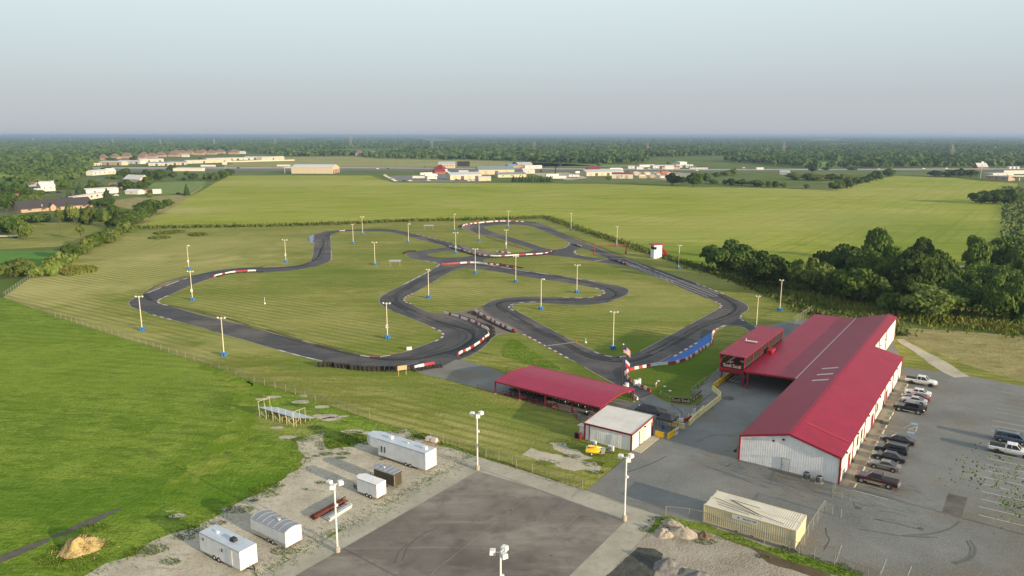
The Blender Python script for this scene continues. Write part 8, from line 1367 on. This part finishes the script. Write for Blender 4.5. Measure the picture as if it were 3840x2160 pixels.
for x in (-6, 6): part(MB().tube((x, 0, 0), (x, 0, 3), .4, m_grey, 6), 'leg', t)
q = one(C3, 1582, 400); t = thing('small_billboard', 'small white billboard above the big round trees', 'sign', q); part(MB().box((0, 0, 7.5), (12, .6, 4.5), m_fw_['white']), 'board', t)
for x in (-4, 4): part(MB().tube((x, 0, 0), (x, 0, 6), .3, m_grey, 6), 'leg', t)
m_pole = paint('weathered pole wood', (.13, .11, .09), .9); pp_ = None
for i, (T, x, y, yt) in enumerate(((C2, 245, 322, 282), (C2, 828, 328, 280), (C2, 1272, 342, 272), (C2, 1408, 348, 268), (C2, 1693, 322, 278), (C2, 2338, 318, 282), (C3, 100, 345, 285), (C3, 1428, 330, 275), (C3, 2258, 352, 288), (C4, 70, 375, 290), (C2, 1306, 378, 305), (C2, 165, 350, 300), (C3, 882, 360, 300), (C3, 1612, 330, 290))):
    q = one(T, x, y); pa, pb = T((x, y), (x, yt)); h = (pa[1] - pb[1]) * dist_of(q) / FOC; t = thing('utility_pole', f'wooden utility pole, {nth(i + 1)} of the line along the far highway', 'utility pole', q, 0, 'utility poles along the far highway'); part(MB().tube((0, 0, 0), (0, 0, h), .3, m_pole, 6), 'pole', t); part(MB().box((0, 0, h * .94), (4, .4, .4), m_pole), 'crossarm', t)
# lattice pylons above the woods
m_pyl = paint('pylon steel', (.30, .26, .24), .7)
for i, (T, x, y, yt) in enumerate(((C1, 335, 92, 48), (C1, 715, 92, 55), (C1, 1135, 108, 58), (C1, 1618, 128, 68), (C1, 2158, 130, 62), (C2, 197, 128, 50), (C2, 955, 152, 34), (C2, 1770, 160, 58), (C3, 226, 195, 78), (C3, 1362, 198, 94), (C4, 155, 232, 98), (C4, 1845, 262, 138))):
    q = one(T, x, y); pa, pb = T((x, y), (x, yt)); h = (pa[1] - pb[1]) * dist_of(q) / FOC * 1.0; h = min(h, 58); w = h * .12; t = thing('lattice_pylon', f'lattice power pylon, {nth(i + 1)} from the left above the distant woods', 'pylon', q, 0, 'power pylons above the woods'); r = .28 * dist_of(q) / 2500
    for sx_ in (-1, 1):
        for sy in (-1, 1): part(MB().tube((sx_ * w, sy * w, 0), (sx_ * w * .15, sy * w * .15, h), r, m_pyl, 4), 'leg', t)
    for k, z in enumerate((.62, .76, .9)): part(MB().beam((-h * (.17 - .02 * k), 0, h * z), (h * (.17 - .02 * k), 0, h * z), r * 2, r * 2, m_pyl), 'crossarm', t)
    for z0, z1 in ((0, .3), (.3, .55), (.55, .8)):
        for s in (-1, 1): part(MB().tube((s * w * (1 - .85 * z0), 0, h * z0), (-s * w * (1 - .85 * z1), 0, h * z1), r * .7, m_pyl, 4), 'brace', t)
# grey roof and red car hidden in the grove
FB('grey roofed cottage half hidden behind the grove trees', GV, (1225, 195), (1385, 205), 172, 9, 'grey', 'dark', .25, 'house', 'house'); q = one(GV, 1143, 240); car('parked_car', 'red car glimpsed between the grove trees', *q, R(20), 'sedan', c_dred, L=4.8)
tag(MB().box((0, 0, 1.3), (4.5, 2, 2.4), m_fw_['white'], 0, .9).build('camper', None, (*one(GV, 1155, 222), 0)), 'white camper behind the red car in the grove', 'trailer')
# stacks on the lumber lot
for i in range(26):
    x, y = 1250 + (i * 53) % 420, 398 + (i * 29) % 56; q = one(C3, x, y); m = m_bay if i % 3 else m_fw_['white']; b = MB(); b.box((0, 0, .9), (random.uniform(5, 11), 3, 1.8), m, random.uniform(-.3, .3)); tag(b.build('lumber_stack', None, (*q, 0)), f'pale timber stack, {nth(i + 1)} counted over the lumber lot', 'lumber', 'stacks on the lumber lot')

# ---------------------------------------------------------------- woods to the horizon
def interp(xs, ys, x): return np.interp(x, xs, ys)
low_x = [-400, 0, 62, 140, 190, 225, 232, 250, 325, 425, 500, 615, 720, 820, 890, 946, 1288, 1440, 1595, 1640, 1780, 1932, 2030, 2090, 2195, 2260, 2400, 2576, 3000]
low_y = [520, 492, 476, 462, 452, 440, 412, 402, 392, 382, 381, 380.5, 394, 393.5, 391, 399, 405.5, 412, 414, 403, 402.5, 415, 424, 424, 425, 424, 420, 419, 420]
holes = [D0((819, 375.5), (900, 374.3), (1041, 374.3), (1200, 376), (1260, 379), (1050, 382), (960, 386), (900, 387), (850, 382)), D0((760, 377), (900, 376), (880, 381), (790, 382)), D0((1560, 400), (1640, 396), (1780, 393), (1932, 392), (1960, 399), (1800, 404), (1640, 406)), D0((2032, 411), (2080, 406.5), (2190, 407.5), (2186, 414), (2150, 419), (2060, 425)), D0((1900, 382.3), (2010, 381.5), (2068, 383.5), (1990, 386), (1880, 387)), D0((0, 378), (95, 377), (60, 381), (-20, 382))]
V_all, F_all, off = [], [], 0
PX, PY = [], []; y = 342.2
while y < 500:
    dist = CAM_H * FOC / max(y - 340.5, .5); wpx = max(3.2, FOC * 8.5 / dist); step = max(.45 if y < 350 else .7, wpx * .20); x = -30 - rng.random() * wpx
    xs = np.arange(-40, 2620, wpx * .72) + rng.uniform(-.5, .5, len(np.arange(-40, 2620, wpx * .72))) * wpx; ys = y + rng.uniform(-.5, .5, len(xs)) * step; PX.append(xs); PY.append(ys); y += step
PX, PY = np.concatenate(PX), np.concatenate(PY); lim = interp(low_x, low_y, PX) + np.array([2.2 * noise.noise((a * .05, 3, 1)) for a in PX]); keep = (PY < lim) & (PY > 341.6)
for hpoly in holes: keep &= ~inside(hpoly, PX, PY)
gapn = np.array([noise.noise((a * .006, (b - 340) * .10, 2)) for a, b in zip(PX, PY)]); keep &= ~((gapn > .46) & (PY < 372))
PX, PY = PX[keep], PY[keep]; dx, dy = (PX - CX) / FOC, -(PY - CY) / FOC; dz = -sp + dy * cp; tt = -CAM_H / dz; GX, GY = dx * tt, (cp + dy * sp) * tt; DI = np.sqrt(GX ** 2 + GY ** 2)
print('woods', len(GX))
def clumps(sel, nf):
    gx, gy, di = GX[sel], GY[sel], DI[sel]; n = len(gx); w = np.maximum(9.0, 3.6 * di / FOC) * rng.uniform(.8, 1.35, n); h = rng.uniform(8, 13.5, n) * (1 + .12 * np.sin(gx * .004)); d = rng.normal(size=(n, nf, 3)); d /= np.linalg.norm(d, axis=2, keepdims=True); d[..., 2] = np.abs(d[..., 2]) * .9 + .05 * 0
    P = np.stack([gx, gy, 0 * gx], 1)[:, None] + d * np.stack([w * .5, w * .5, h * .62], 1)[:, None] * rng.uniform(.75, 1.05, (n, nf, 1)); P[..., 2] += (h * .36)[:, None]
    S = np.repeat((w * (.30 if nf > 40 else .46))[:, None], nf, 1) * rng.uniform(.7, 1.3, (n, nf)); N_ = d + rng.normal(0, .38, d.shape); return leaves(P.reshape(-1, 3), N_.reshape(-1, 3), S.reshape(-1))
m_wood_ = leaf_mat('woodland leaves', (.032, .070, .014), (.055, .100, .020), (.095, .138, .034), .012)
for sel, nf in ((DI < 1400, 46), ((DI >= 1400) & (DI < 4000), 16), (DI >= 4000, 9)):
    V, F = clumps(sel, nf); V_all.append(V); F_all.append(F + off); off += len(V)
o = bpy.data.objects.new('woodland', mesh_np('woodland', np.concatenate(V_all), np.concatenate(F_all), m_wood_)); COL.objects.link(o); o['kind'] = 'stuff'; o['label'] = 'dense green woodland reaching to the horizon'
sheet('far_field', [gl(holes[0])], .02, lerp_mat('far green field', [(.06, .13, .02), (.09, .16, .03)], scale=.01, rough=1)); sheet('far_field', [gl(holes[3])], .02, lerp_mat('bright far pasture', [(.09, .19, .02), (.13, .22, .035)], scale=.02, rough=1)); sheet('far_field', [gl(D0((640, 397), (720, 394.5), (900, 394), (1000, 394.5), (1150, 400), (1288, 406), (1440, 413), (1500, 417), (1300, 420), (900, 420), (560, 420), (600, 405)))], .02, lerp_mat('tan far pasture', [(.20, .205, .05), (.28, .265, .09)], scale=.01, rough=1)); sheet('far_field', [gl(D0((1290, 408), (1600, 415), (1750, 416), (1760, 421), (1288, 420)))], .02, lerp_mat('olive far pasture', [(.12, .16, .035), (.18, .20, .06)], scale=.01, rough=1))
# ---------------------------------------------------------------- evening haze
mh = bpy.data.materials.new('haze'); mh.use_nodes = True; t = mh.node_tree; t.nodes.clear(); ho = t.nodes.new('ShaderNodeOutputMaterial'); pv = t.nodes.new('ShaderNodeVolumePrincipled'); pv.inputs['Color'].default_value = (.56, .74, 1.0, 1); pv.inputs['Density'].default_value = 0.00011; pv.inputs['Anisotropy'].default_value = 0.55; t.links.new(pv.outputs[0], ho.inputs['Volume'])
mb = MB(); mb.box((0, 29500, 30.5), (124000, 61000, 63), mh); o = mb.build('haze'); o['kind'] = 'stuff'
